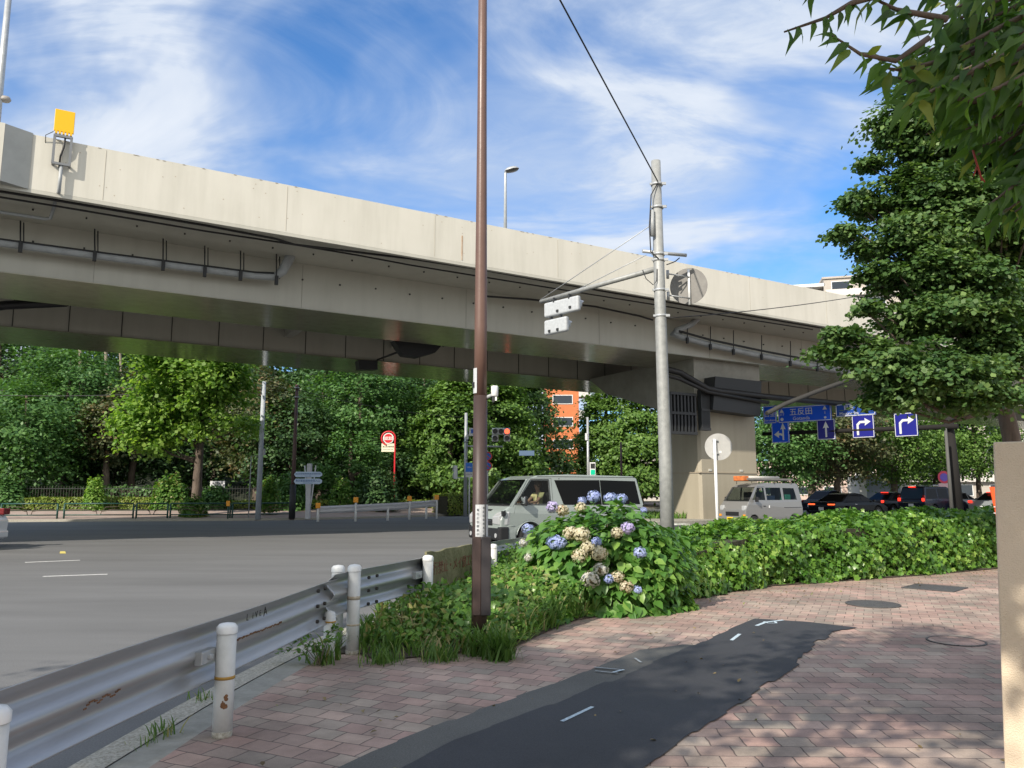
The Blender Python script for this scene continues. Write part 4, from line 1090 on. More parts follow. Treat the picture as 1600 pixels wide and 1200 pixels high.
# far guardrail
t = thing('guardrail', 'pale W-beam guardrail with orange reflectors on the far side of the junction', 'guardrail', tuple(fkp(590)))
fa = [A(x, y, tt) for x, y, tt in ((497, 797, 38.0), (560, 794, 38.5), (620, 791, 40), (684, 786, 42.5))]
def frail(zoff, name):
    mb = MB(); rg = []
    for i, p in enumerate(fa):
        rg.append([p + Vector((0, d_, z_)) for d_, z_ in ((0, .18), (-.09, .10), (-.01, 0.0), (-.09, -.10), (0, -.18), (.02, 0))])
    mb.loft(rg, closed=True, cap=True); mb.build(name, mat('far_rail_white', (0.62, 0.63, 0.66), 0.4, 0.1), t, world=True)
frail(0, 'rail_beam')
M_ORG = mat('reflector_orange', (0.9, 0.36, 0.01), 0.4)
for x, y, tt, hz in ((497, 790, 37.9, 1), (556, 781, 38.3, 1), (606, 792, 39.4, 0), (640, 779, 40.6, 1), (666, 790, 41.7, 0), (682.5, 777, 42.3, 1)):
    p = A(x, y, tt); mb = MB(); mb.tube([(p.x, p.y + .05, -.05), (p.x, p.y + .05, p.z - (0.15 if hz else 0.05))], 0.06, 10); po = mb.build('post', M_WHITE2, t, world=True)
    if hz:
        mb = MB(); mb.box((p.x, p.y, p.z), (0.24, 0.06, 0.27)); mb.build('reflector', M_ORG, t, world=True, bevel=0.03)
for x, y, lb in ((356.5, 786, 'small orange reflector post right of the bright ginkgo trunk'),):
    p = A(x, y, 40.5); t = thing('reflector_post', lb, 'reflector', (p.x, p.y, 0)); mb = MB(); mb.tube([(0, 0.05, 0), (0, 0.05, p.z)], 0.04, 8); mb.build('post', M_GREENP, t); mb = MB(); mb.box((0, 0, p.z - 0.02), (0.2, 0.05, 0.28)); mb.build('reflector', M_ORG, t, bevel=0.02)
# bus stop
c = A(607, 685, 50.0); pb = A(617.5, 806, 50.0); H = c.z
M_RED = mat('bus_red', (0.62, 0.02, 0.03), 0.4)
t = thing('bus_stop_sign', 'tall red bus stop pole with a round red and white sign and a cream board', 'bus stop', (pb.x, c.y, 0))
cx = c.x - pb.x
mb = MB(); R_ = 0.45
pts = [(0, 0, -0.05), (0, 0, H)] + [((cx + R_ * math.cos(math.radians(q))) , 0, H + R_ * math.sin(math.radians(q))) for q in range(0, 300, 15)]
pts = [(0, 0, -0.05), (0, 0, 1.8), (0, 0, H - .05)] + [(cx + (R_) * math.cos(math.radians(q)), 0, H + R_ * math.sin(math.radians(q))) for q in range(5, 271, 14)]
mb.tube(pts, 0.055, 8); mb.build('pole', M_RED, t)
mb = MB(); mb.disc((cx, -0.03, H), (0, 1, 0), 0.355, 0.03, 30); d1 = mb.build('sign_disc', mat('sign_white', (0.75, 0.72, 0.68), 0.5), t)
mb = MB(); mb.disc((cx, -0.05, H), (0, 1, 0), 0.29, 0.01, 30); mb.build('red_disc', M_RED, d1)
mb = MB(); mb.box((cx, -0.062, H - 0.0), (0.61, 0.008, 0.21)); mb.build('name_band', mat('sign_white', (1, 1, 1)), d1)
text_on(d1, '白金台', 0.19, frame((cx, -0.07, H), (1, 0, 0)), M_RED)
bb = MB(); zb_ = A(607, 699.5, 50).z; bb.box((cx + 0.02, 0, zb_), (0.93, 0.03, 0.54)); d2 = bb.build('board', mat('cream_board', (0.78, 0.74, 0.55), 0.5), t)
text_on(d2, '国立自然教育園', 0.105, frame((cx, -0.02, zb_ + .05), (1, 0, 0)), M_DARKST); text_on(d2, 'Institute for Nature Study', 0.06, frame((cx, -0.02, zb_ - .12), (1, 0, 0)), M_DARKST)
# direction signpost
b = A(480, 808, 40.3)
t = thing('signpost', 'white stone signpost with two pale blue arrow boards pointing left and right', 'signpost', (b.x, b.y, 0))
hp = A(482, 724, 40.3).z
M_STONEW = mat('pale_stone', (0.50, 0.50, 0.52), 0.8, col2=(0.62, 0.62, 0.65), vscale=6)
mb = MB(); mb.box((0.03, 0, hp / 2), (0.24, 0.2, hp)); mb.build('post', M_STONEW, t, bevel=0.02)
M_PALEB = mat('board_pale_blue', (0.55, 0.68, 0.84), 0.5); M_BLUEL = mat('lettering_blue', (0.03, 0.12, 0.36), 0.6)
for y, s_, l1, l2 in ((741, '国立科学博物館附属', '自然教育園', 'Nature Park'), (752, '東京都庭園美術館入口', '', 'Teien Art Museum')):
    z = A(480, y, 40.1).z; pl = []
    L2 = 0.74
    poly = [(-L2, 0), (-L2 + .10, .14), (L2 - .12, .14), (L2, .06), (L2, -.06), (L2 - .12, -.14), (-L2 + .10, -.14)]
    mb = MB(); a = [Vector((x, -0.14, z + q)) for x, q in poly]; bb_ = [Vector((x, -0.11, z + q)) for x, q in poly]
    mb.loft([a, bb_], closed=True, cap=True); bo = mb.build('arrow_board', M_PALEB, t)
    text_on(bo, s_ + l1, 0.095 if l1 else 0.13, frame((0.0, -0.143, z + .025), (1, 0, 0)), M_BLUEL); text_on(bo, l2, 0.07, frame((0.0, -0.143, z - .085), (1, 0, 0)), M_BLUEL)
mb = MB(); mb.tube([(-0.24, 0.05, hp - .1), (-0.12, 0.05, 1.6), (-0.05, 0.05, 0)], 0.035, 8); mb.build('strut', M_WHITE2, t)
mb = MB(); mb.tube([(0.34, 0.05, hp - .1), (0.2, 0.05, 1.2), (0.04, 0.05, 0)], 0.035, 8); mb.build('strut', M_WHITE2, t)
# simple poles
def pole(name, label, x, yb, yt, tt, r0, r1, m, x2=None, extras=None, cat='pole'):
    b = A(x, yb, tt); h = A(x, yt, tt).z
    t = thing(name, label, cat, (b.x, b.y, 0)); mb = MB(); mb.tube([(0, 0, -0.05), (0, 0, h)], [r0, r1], 12); mb.build('shaft', m, t)
    return t, h
t, h = pole('utility_pole', 'weathered grey pole between the bright ginkgo and the brown pole', 403, 808, 592, 40.8, 0.15, 0.11, mat('blue_grey_pole', (0.34, 0.38, 0.42), 0.6, col2=(0.46, 0.50, 0.54), vscale=8))
mb = MB(); mb.box((0.16, 0, h * 0.48), (0.14, 0.12, 0.34)); mb.build('switch_box', M_PIPE, t); mb = MB(); mb.tube([(-0.15, 0, h * .45), (-.5, 0, h * .45), (-.5, 0, 0)], 0.03, 6); mb.build('conduit', M_PIPE, t)
t, h = pole('lamp_pole', 'slim dark red-brown pole left of the direction signpost', 456, 810, 597, 40.5, 0.13, 0.08, mat('far_brown', (0.10, 0.055, 0.05), 0.5))
for f in (0.9, 0.97): mb = MB(); mb.tube([(0, 0, h * f), (0, 0, h * f + .06)], 0.14, 10); mb.build('clamp', M_GALV, t)
mb = MB(); mb.tube([(0, 0, 0), (0, 0, 1.8)], 0.17, 10); mb.build('sleeve', M_DARKST, t)
t, h = pole('signal_pole', 'grey signal pole left of the near brown pole with pedestrian light and small signs', 727, 800, 643, 47, 0.12, 0.09, M_GALV)
mb = MB(); mb.box((0.10, -.1, h * .76), (0.13, 0.1, 0.28)); mb.build('control_box', M_WHITE2, t)
mb = MB(); mb.tube([(0, 0, h * .71), (0, 0, h * .71 + .05)], 0.14, 8); mb.tube([(-.6, 0, h * .36), (.1, 0, h * .36)], 0.03, 6); mb.tube([(0, 0, h * .67), (2.3, 0, h * .665)], 0.05, 8); mb.build('arm', M_GALV, t)
sp2 = t
b = A(738, 675, 46.8); t = thing('small_sign', 'small white and blue sign on the far signal pole, just left of the brown pole', 'road sign', tuple(b))
mb = MB(); mb.box((0, 0, 0), (0.42, 0.03, 0.5)); q = mb.build('sign_plate', M_WHITE2, t); mb = MB(); mb.box((0, -0.02, 0.05), (0.16, 0.01, 0.26)); mb.build('symbol', mat('sign_blue', (0.02, 0.13, 0.62), 0.4), q)
b = A(712, 738, 46.8); t = thing('pedestrian_light', 'white pedestrian light seen edge-on left of the blue parking board', 'traffic light', tuple(b))
mb = MB(); mb.box((0, 0, 0), (0.22, 0.35, 0.82)); mb.build('housing', M_WHITE2, t, bevel=0.03); mb = MB(); mb.box((-0.13, 0, 0.2), (0.1, 0.3, 0.3)); mb.box((-0.13, 0, -0.2), (0.1, 0.3, 0.3)); mb.build('visor', M_PIPE, t)
b = A(733, 734, 44.5); t = thing('information_sign', 'bright blue and white sign board on a slim white post beside the brown pole', 'information sign', (b.x, b.y, 0))
mb = MB(); mb.box((0, 0, b.z + .14), (0.40, 0.03, 0.52)); q = mb.build('blue_board', mat('board_blue', (0.02, 0.20, 0.80), 0.4), t)
text_on(q, '100m', 0.13, frame((0, -0.02, b.z + .14), (1, 0, 0)), M_WHITE2); mb = MB(); mb.box((0, 0, b.z - .28), (0.40, 0.03, 0.30)); q = mb.build('white_board', M_WHITE2, t)
text_on(q, '目黒 歩道', 0.08, frame((0, -0.02, b.z - .27), (1, 0, 0)), M_DARKST); mb = MB(); mb.tube([(0.02, 0.04, -.05), (0.02, 0.04, b.z + .3)], 0.04, 8); mb.build('post', M_WHITE2, t)
# no stopping signs partly behind the pole
b = A(762, 720, 44.0); t = thing('road_sign', 'two round red and blue prohibition signs half hidden behind the brown pole', 'road sign', (b.x, b.y, 0))
for y in (713, 728):
    z = A(762, y, 44).z; mb = MB(); mb.disc((0, 0, z), (0, 1, 0), 0.26, 0.02, 24); q = mb.build('sign_plate', M_RED, t); mb = MB(); mb.disc((0, -0.015, z), (0, 1, 0), 0.19, 0.012, 24); q2 = mb.build('blue_field', mat('sign_blue', (0, 0, 0)), q)
    mb = MB(); mb.box((0, -0.026, z), (0.36, 0.008, 0.05), M=Matrix.Rotation(math.radians(45), 3, 'Y')); mb.build('diagonal_bar', M_RED, q)
mb = MB(); mb.tube([(0, 0.04, -.05), (0, 0.04, A(762, 704, 44).z)], 0.035, 8); mb.build('post', M_WHITE2, t)
# far traffic light, showing red
b = A(783, 674, 46.5); M_REDL = mat('red_lamp_lit', (0.9, 0.08, 0.03), 0.4, emit=(1.0, 0.10, 0.04, 2.2)); M_SIGW = mat('signal_white', (0.70, 0.71, 0.70), 0.4)
r3 = [(0, [-0.36, 0, 0.36]), (-0.42, [-0.36, 0.36])]
# faces the camera: turn by 180
signal_head('traffic_light', 'white traffic light with a glowing red lamp just right of the brown pole', tuple(b), math.pi, r3, M_SIGW, {(0, -0.36): M_REDL})
t, h = pole('signal_pole', 'slim grey signal pole rising above the van roof', 920, 800, 650, 55, 0.11, 0.08, M_GALV)
mb = MB(); mb.box((-0.12, -.1, h * .79), (0.16, 0.12, 0.50)); mb.build('control_box', M_WHITE2, t)
b = A(926, 733, 54.6); t = thing('pedestrian_light', 'white pedestrian light with green lower lamp above the van roof', 'traffic light', tuple(b)); mb = MB(); mb.box((0, 0, 0), (0.42, 0.2, 0.95)); q = mb.build('housing', M_SIGW, t, bevel=0.03)
mb = MB(); mb.box((0, -0.11, 0.22), (0.30, 0.02, 0.34)); mb.build('red_lamp', M_DARKST, q); mb = MB(); mb.box((0, -0.11, -0.22), (0.30, 0.02, 0.34)); mb.build('green_lamp', mat('green_lit', (0.0, 0.3, 0.15), 0.4, emit=(0.0, 0.6, 0.35, 0.5)), q)
pole('lamp_pole', 'thin rusty brown pole in front of the right-hand ginkgo group', 972, 790, 690, 52, 0.09, 0.07, mat('far_brown', (0, 0, 0)))
b = A(823, 708, 56); t = MB(); t.box(tuple(b), (1.1, 0.04, 0.36)); o = t.build('street_name_sign', mat('sign_greyblue', (0.10, 0.16, 0.26), 0.5)); tag(o, 'small dull blue street sign among the ginkgo branches', 'street sign')
# park name board and iron fence
b = A(340, 757, 47); t = thing('notice_board', 'pale grey notice board on two legs right of the ginkgo trunk', 'notice board', (b.x, b.y, 0)); mb = MB(); mb.box((0, 0, b.z), (0.9, 0.04, 0.42)); q = mb.build('board', M_STONEW, t)
text_on(q, '自然教育園', 0.13, frame((0, -0.03, b.z + .07), (1, 0, 0)), M_DARKST); text_on(q, 'Nature Study Park', 0.08, frame((0, -0.03, b.z - .1), (1, 0, 0)), M_DARKST)
for x in (-.35, .35): mb = MB(); mb.box((x, 0, b.z / 2), (0.06, 0.05, b.z)); mb.build('leg', M_DARKST, t)
def iron_fence(label, x0, x1, tt0, tt1, h=1.75):
    a = A(x0, 790, tt0); b = A(x1, 790, tt1); a.z = b.z = 0; L = (b - a).length
    t = thing('iron_fence', label, 'fence', tuple(a), math.atan2((b - a).y, (b - a).x)); n = int(L / 0.16); mb = MB()
    for i in range(n + 1): mb.box((L * i / n, 0, h / 2), (0.016, 0.016, h))
    mb.build('bars', mat('fence_iron', (0.07, 0.07, 0.055), 0.7), t); mb = MB(); mb.box((L / 2, 0, h - .15), (L, 0.04, 0.04)); mb.build('top_rail', M_DARKST, t); mb = MB(); mb.box((L / 2, 0, .25), (L, 0.04, 0.04)); mb.build('bottom_rail', M_DARKST, t)
iron_fence('thin vertical-bar park fence behind the clipped hedge at left', -40, 300, 46, 47.5)
iron_fence('thin vertical-bar park fence right of the ginkgo trunk', 315, 470, 48.5, 50)

# ---------------------------------------------------------------- lane signs on the gantry
b = A(1497, 790, 34.5)
gt = thing('gantry', 'steel gantry darkened by painted tree shade, with a thick post and a long arm carrying lane signs', 'gantry', (b.x, b.y, 0))
zq = A(1497, 668, 34.5).z
M_GANT = mat('gantry_shade_paint', (0.022, 0.021, 0.020), 0.85, spec=0.15)  # near-black all over: the ginkgo's shade is put into the steel colour
mb = MB(); mb.tube([(0, 0, -0.1), (-.10, 0.1, zq + 1.2)], [0.24, 0.20], 16); mb.build('post', M_GANT, gt)
ge = A(1192, 678, 41.0); ga = A(1497, 666, 34.5)
mb = MB(); mb.tube([ga, ge], [0.12, 0.09], 12); mb.build('arm', M_GANT, gt, world=True)
tpx = lambda x: 34.5 + (1497 - x) / 305 * 6.5
gdir = (ga - ge); gdir.z = 0; gdir.normalize()
M_LANE_SHADE = mat('lane_sign_shade_blue', (0.008, 0.010, 0.20), 0.35); M_LANEB = mat('lane_sign_bright', (0.0, 0.085, 0.70), 0.35); M_RETRO = mat('retro_white', (0.60, 0.62, 0.62), 0.4)  # darker blue is the same sign face with shade put into the colour
def px_board(x0, x1, y0, y1, off=-0.32):
    a = A(x0, (y0 + y1) / 2, tpx(x0) + off); b = A(x1, (y0 + y1) / 2, tpx(x1) + off)
    xd = Vector((b.x - a.x, b.y - a.y, 0)); w = xd.length; c = (a + b) / 2; tm = (tpx(x0) + tpx(x1)) / 2 + off
    h = A((x0 + x1) / 2, y0, tm).z - A((x0 + x1) / 2, y1, tm).z; c.z = (A((x0 + x1) / 2, y0, tm).z + A((x0 + x1) / 2, y1, tm).z) / 2
    return c, xd.normalized(), w, h
def arrow_poly(kind, w, h):
    if kind == 'up': return [[(-.05, -.38), (.05, -.38), (.05, .10), (.17, .06), (0, .40), (-.17, .06), (-.05, .10)]]
    if kind == 'right': return [[(-.30, -.38), (-.20, -.38), (-.20, .05), (-.12, .14), (.10, .14), (.08, .02), (.36, .19), (.08, .36), (.10, .24), (-.15, .24), (-.30, .10)]]
    return [[(.12, -.38), (.21, -.38), (.21, .14), (.32, .11), (.165, .42), (.01, .11), (.12, .14), (.12, -.10), (.02, -.05), (-.10, -.06), (-.07, .06), (-.36, -.11), (-.07, -.28), (-.10, -.16), (.02, -.15), (.12, -.20)]]
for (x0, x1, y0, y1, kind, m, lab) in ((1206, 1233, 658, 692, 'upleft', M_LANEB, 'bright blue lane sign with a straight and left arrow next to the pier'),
                              (1277, 1305, 655, 687, 'up', M_LANE_SHADE, 'blue lane sign darkened by painted shade with a single straight arrow'),
                              (1332, 1366, 648, 684, 'right', M_LANE_SHADE, 'blue lane sign darkened by painted shade with a right-turn arrow, nearer the straight-arrow sign'),
                              (1398, 1434, 645, 682, 'right', M_LANE_SHADE, 'blue lane sign darkened by painted shade with a right-turn arrow, nearest the gantry post')):
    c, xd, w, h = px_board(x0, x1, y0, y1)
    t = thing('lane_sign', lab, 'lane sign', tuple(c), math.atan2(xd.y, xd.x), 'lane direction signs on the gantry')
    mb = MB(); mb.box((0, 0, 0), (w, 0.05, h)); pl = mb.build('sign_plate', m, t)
    mb = MB()
    for s in (-1, 1): mb.box((0, -0.03, s * (h / 2 - 0.025)), (w - .04, 0.008, 0.028)); mb.box((s * (w / 2 - 0.025), -0.031, 0), (0.028, 0.008, h - .1))
    mb.build('border', M_RETRO, pl)
    for poly in arrow_poly(kind, w, h):
        P3 = [Vector((x * w, 0, z * h)) for x, z in poly]; tri = tessellate_polygon([[Vector((p.x, p.z, 0)) for p in P3]])
        mb = MB(); mb.add([(p.x, -0.032, p.z) for p in P3] + [(p.x, -0.026, p.z) for p in P3], [tuple(q) for q in tri] + [(i, (i + 1) % len(P3), (i + 1) % len(P3) + len(P3), i + len(P3)) for i in range(len(P3))])
        mb.build('arrow', M_RETRO, pl)
    mb = MB(); mb.box((0, 0.10, 0.0), (0.08, 0.18, h * 0.9)); mb.build('bracket', M_GANT, t)
def guide(x0, x1, y0, y1, lab, m, texts):
    c, xd, w, h = px_board(x0, x1, y0, y1, -0.25)
    t = thing('guide_sign', lab, 'guide sign', tuple(c), math.atan2(xd.y, xd.x))
    mb = MB(); mb.box((0, 0, 0), (w, 0.06, h)); pl = mb.build('sign_plate', m, t, bevel=0.0)
    mb = MB()
    for s in (-1, 1): mb.box((0, -0.035, s * (h / 2 - 0.03)), (w - .05, 0.008, 0.03)); mb.box((s * (w / 2 - 0.03), -0.036, 0), (0.03, 0.008, h - .12))
    mb.build('border', M_RETRO, pl)
    for s, sz, x, z in texts: text_on(pl, s, sz, frame((x, -0.04, z), (1, 0, 0)), M_RETRO, depth=0.003)
    mb = MB(); mb.box((-w * .3, 0.10, 0), (0.08, 0.18, h * .9)); mb.build('bracket', M_GANT, t); mb = MB(); mb.box((w * .3, 0.10, 0), (0.08, 0.18, h * .9)); mb.build('bracket', M_GANT, t)
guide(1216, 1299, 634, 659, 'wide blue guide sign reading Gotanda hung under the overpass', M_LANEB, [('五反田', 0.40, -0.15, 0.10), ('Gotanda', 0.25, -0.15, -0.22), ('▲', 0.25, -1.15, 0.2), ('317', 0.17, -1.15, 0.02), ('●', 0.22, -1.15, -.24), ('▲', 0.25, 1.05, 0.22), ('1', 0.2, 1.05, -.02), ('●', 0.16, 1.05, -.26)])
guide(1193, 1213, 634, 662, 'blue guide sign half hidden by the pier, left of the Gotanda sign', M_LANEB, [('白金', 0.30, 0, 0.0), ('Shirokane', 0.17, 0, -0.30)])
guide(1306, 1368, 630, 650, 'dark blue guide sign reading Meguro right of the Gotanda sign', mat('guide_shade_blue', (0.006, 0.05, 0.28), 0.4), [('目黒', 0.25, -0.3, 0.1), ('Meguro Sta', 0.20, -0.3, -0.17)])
b = A(1475, 748, 52); t = thing('road_sign', 'round red and blue parking prohibition sign above the black minivan', 'road sign', (b.x, b.y, 0))
mb = MB(); mb.disc((0, 0, b.z + .1), (0, 1, 0), 0.42, 0.03, 24); q = mb.build('sign_plate', mat('sign_pinkred', (0.75, 0.05, 0.12), 0.4), t); mb = MB(); mb.disc((0, -0.02, b.z + .1), (0, 1, 0), 0.27, 0.012, 24); mb.build('blue_field', mat('sign_violet', (0.16, 0.10, 0.62), 0.4), q)
mb = MB(); mb.box((0, 0, b.z - .45), (0.8, 0.03, 0.28)); mb.build('side_plate', mat('sign_pink', (0.80, 0.55, 0.60), 0.5), t); mb = MB(); mb.tube([(0, .05, -.05), (0, .05, b.z + .4)], 0.04, 8); mb.build('post', M_GALV, t)
pole('lamp_pole', 'slim grey pole standing just left of the thick gantry post', 1487, 795, 668, 33.5, 0.085, 0.06, mat('slim_pole_grey', (0.10, 0.10, 0.095), 0.7, spec=0.2))
# ================================================================== VEHICLES
M_TYRE = mat('tyre_rubber', (0.012, 0.012, 0.012), 0.85)
M_RIM = mat('rim_alloy', (0.35, 0.36, 0.37), 0.35, 0.8)
M_BLACKP = mat('black_plastic', (0.014, 0.014, 0.015), 0.45)
M_TGLASS = mat('tinted_glass', (0.003, 0.0035, 0.004), 0.05, spec=0.12)
M_CLEAR = glassmat('car_glass', (0.62, 0.68, 0.66), 0.72)
M_CHROME = mat('chrome', (0.65, 0.66, 0.67), 0.12, 1.0)
M_HEADL = mat('headlamp_glass', (0.55, 0.57, 0.58), 0.10, 0.4)
M_TAIL = mat('tail_lamp', (0.45, 0.01, 0.01), 0.2, emit=(1.0, 0.04, 0.02, 1.6))
M_TAILO = mat('tail_lamp_dim', (0.30, 0.01, 0.01), 0.2)
M_INT = mat('cabin_lining', (0.03, 0.03, 0.032), 0.9)
def paint(name, c, rough=0.25, metal=0.0): return mat(name, c, rough, metal, spec=0.5, coat=0.6)

def arch_pts(xc, r, n=9, z0=0.0):
    """points of a wheel arch going backwards (from +x to -x)"""
    return [(xc + r * math.cos(math.pi * k / n), z0 + r * math.sin(math.pi * k / n)) for k in range(n + 1)]
def vehicle(name, label, cat, loc, rz, sp, group=None):
    """local: +x is forward, +y the car's left, z up. sp: dict of the shape"""
    t = thing(name, label, cat, loc, rz, group)
    W = sp['W'] / 2; zb = sp['belt']; R = sp['wr']; zu = sp['under']
    P = sp['paint']
    low = sp['low']      # outline from front-bottom going up over the front to the belt, then rear belt down to rear-bottom
    xs = sp['wheels']    # front, rear wheel centres
    bottom = []
    xr, xf = xs[1], xs[0]
    ar = R * 1.17
    bottom = [(low[-1][0], low[-1][1])]
    cut = [(xr - math.sqrt(max(0, ar * ar - (zu - R) ** 2)) , zu)]
    def arch(xc):
        dz = zu - R; a0 = math.pi - math.asin(-dz / ar) if False else None
        q0 = math.asin(dz / ar); pts = []
        for k in range(13):
            q = (math.pi - q0) + (q0 * 2 - math.pi) * k / 12
            pts.append((xc + ar * math.cos(q), R + ar * math.sin(q)))
        return pts
    poly = list(low) + arch(xr) + arch(xf)
    # poly: front bottom -> up -> back -> rear bottom -> arches to the front
    tri = tessellate_polygon([[Vector((x, z, 0)) for x, z in poly]])
    mb = MB()
    def wy(z):   # lower body tucks in slightly below and at the belt
        return W - 0.035 * max(0, (0.45 - z)) / 0.3 - (0.03 if z > zb - 0.02 else 0)
    for s in (-1, 1):
        mb.add([(x, s * wy(z), z) for x, z in poly], [tuple(q) for q in tri])
    n = len(low)
    nose = sp.get('nose', 0.0)
    for i in range(n - 1):
        (x0, z0), (x1, z1) = low[i], low[i + 1]
        if i == sp['belt_i']: continue     # the opening under the cabin
        mb.add([(x0, -wy(z0), z0), (x0, wy(z0), z0), (x1, wy(z1), z1), (x1, -wy(z1), z1)], [(0, 1, 2, 3)])
    for pa in (arch(xr), arch(xf)):
        for a, b in zip(pa[:-1], pa[1:]):
            for s in (-1, 1):
                mb.add([(a[0], s * wy(a[1]), a[1]), (b[0], s * wy(b[1]), b[1]), (b[0], s * (W - .25), b[1]), (a[0], s * (W - .25), a[1])], [(0, 1, 2, 3)])
    body = mb.build('body', P, t, bevel=sp.get('bev', 0.035), seg=3)
    for m_ in body.modifiers: m_.angle_limit = math.radians(28)
    # cabin
    up = sp['up']        # outline: belt front, roof points..., belt rear
    zr = max(z for _, z in up); tum = sp['tumble']
    cy = lambda z: W - 0.03 - tum * (z - zb) / (zr - zb)
    holes = sp.get('holes', [])
    mb = MB()
    for s in (-1, 1):
        loops = [[Vector((x, z, 0)) for x, z in up]] + [[Vector((x, z, 0)) for x, z in h] for h in holes]
        tr = tessellate_polygon(loops); allp = [p for l in loops for p in l]
        mb.add([(p.x, s * cy(p.y), p.y) for p in allp], [tuple(q) for q in tr])
    for i in range(len(up) - 1):
        if i in sp.get('open', ()): continue
        (x0, z0), (x1, z1) = up[i], up[i + 1]
        mb.add([(x0, -cy(z0), z0), (x0, cy(z0), z0), (x1, cy(z1), z1), (x1, -cy(z1), z1)], [(0, 1, 2, 3)])
    cab = mb.build('cabin', P, t, bevel=sp.get('bevc', 0.045), seg=3)
    for m_ in cab.modifiers: m_.angle_limit = math.radians(28)
    # windscreens
    for nm, i, m in sp['screens']:
        (x0, z0), (x1, z1) = up[i], up[i + 1]
        a = Vector((x0, z0)); b = Vector((x1, z1)); d = (b - a); nn = Vector((d.y, -d.x)).normalized()
        if nn.x * (1 if x0 > 0 else -1) < 0: nn = -nn
        mb = MB(); q = []
        for f, dd in ((0.06, 0.006), (0.93, 0.006)):
            p = a + d * f + nn * dd; q.append(p)
        w0 = cy(q[0].y) - 0.09; w1 = cy(q[1].y) - 0.09
        mb.add([(q[0].x, -w0, q[0].y), (q[0].x, w0, q[0].y), (q[1].x, w1, q[1].y), (q[1].x, -w1, q[1].y)], [(0, 1, 2, 3)])
        mb.build(nm, m, t)
    for h, m, nm in sp['side_glass']:
        tr = tessellate_polygon([[Vector((x, z, 0)) for x, z in h]])
        for s in (-1, 1):
            e = -0.004 if m is M_CLEAR else 0.006
            mb = MB(); mb.add([(x, s * (cy(z) + e), z) for x, z in h], [tuple(q) for q in tr]); mb.build(nm, m, t)
    # wheels
    for x in xs:
        for s in (-1, 1):
            mb = MB(); yo = s * (W - 0.10)
            Rm = Matrix.Rotation(math.pi / 2, 3, 'X')
            mb.lathe([(R * .62, -.10), (R * .95, -.105), (R, -.08), (R, .08), (R * .95, .105), (R * .62, .10)], (x, yo, R), 28, Rm)
            w = mb.build('wheel', M_TYRE, t)
            mb = MB(); mb.lathe([(0, .075), (R * .15, .08), (R * .2, .055), (R * .50, .06), (R * .62, .098), (R * .66, .10)], (x, yo, R), 28, Matrix.Rotation(-math.pi / 2 * s, 3, 'X'))
            mb.build('rim', M_RIM, w)
    # door seams etc. on both flanks
    for segs, nm, m, th, pr in sp.get('lines', []):
        for s in (-1, 1):
            mb = MB()
            for (x0, z0), (x1, z1) in segs:
                y = lambda z: s * ((cy(z) if z > zb else wy(z)) + pr)
                a = Vector((x0, y(z0), z0)); b = Vector((x1, y(z1), z1)); mb.tube([a, b], th, 4)
            mb.build(nm, m, t)
    for c, d, nm, m, bv in sp.get('boxes', []):
        mb = MB(); mb.box(c, d); mb.build(nm, m, t, bevel=bv)
    return t, cy, wy
def place(px_corner, yaw, local_corner, z=ROADZ):
    """world location of the local origin so that local_corner lands on px_corner (a ground point)"""
    c, s = math.cos(yaw), math.sin(yaw); lx, ly = local_corner
    return (px_corner[0] - (c * lx - s * ly), px_corner[1] - (s * lx + c * ly), z)
YAW_N = BRZ + math.pi       # traffic on the near side drives toward us-left
YAW_F = BRZ

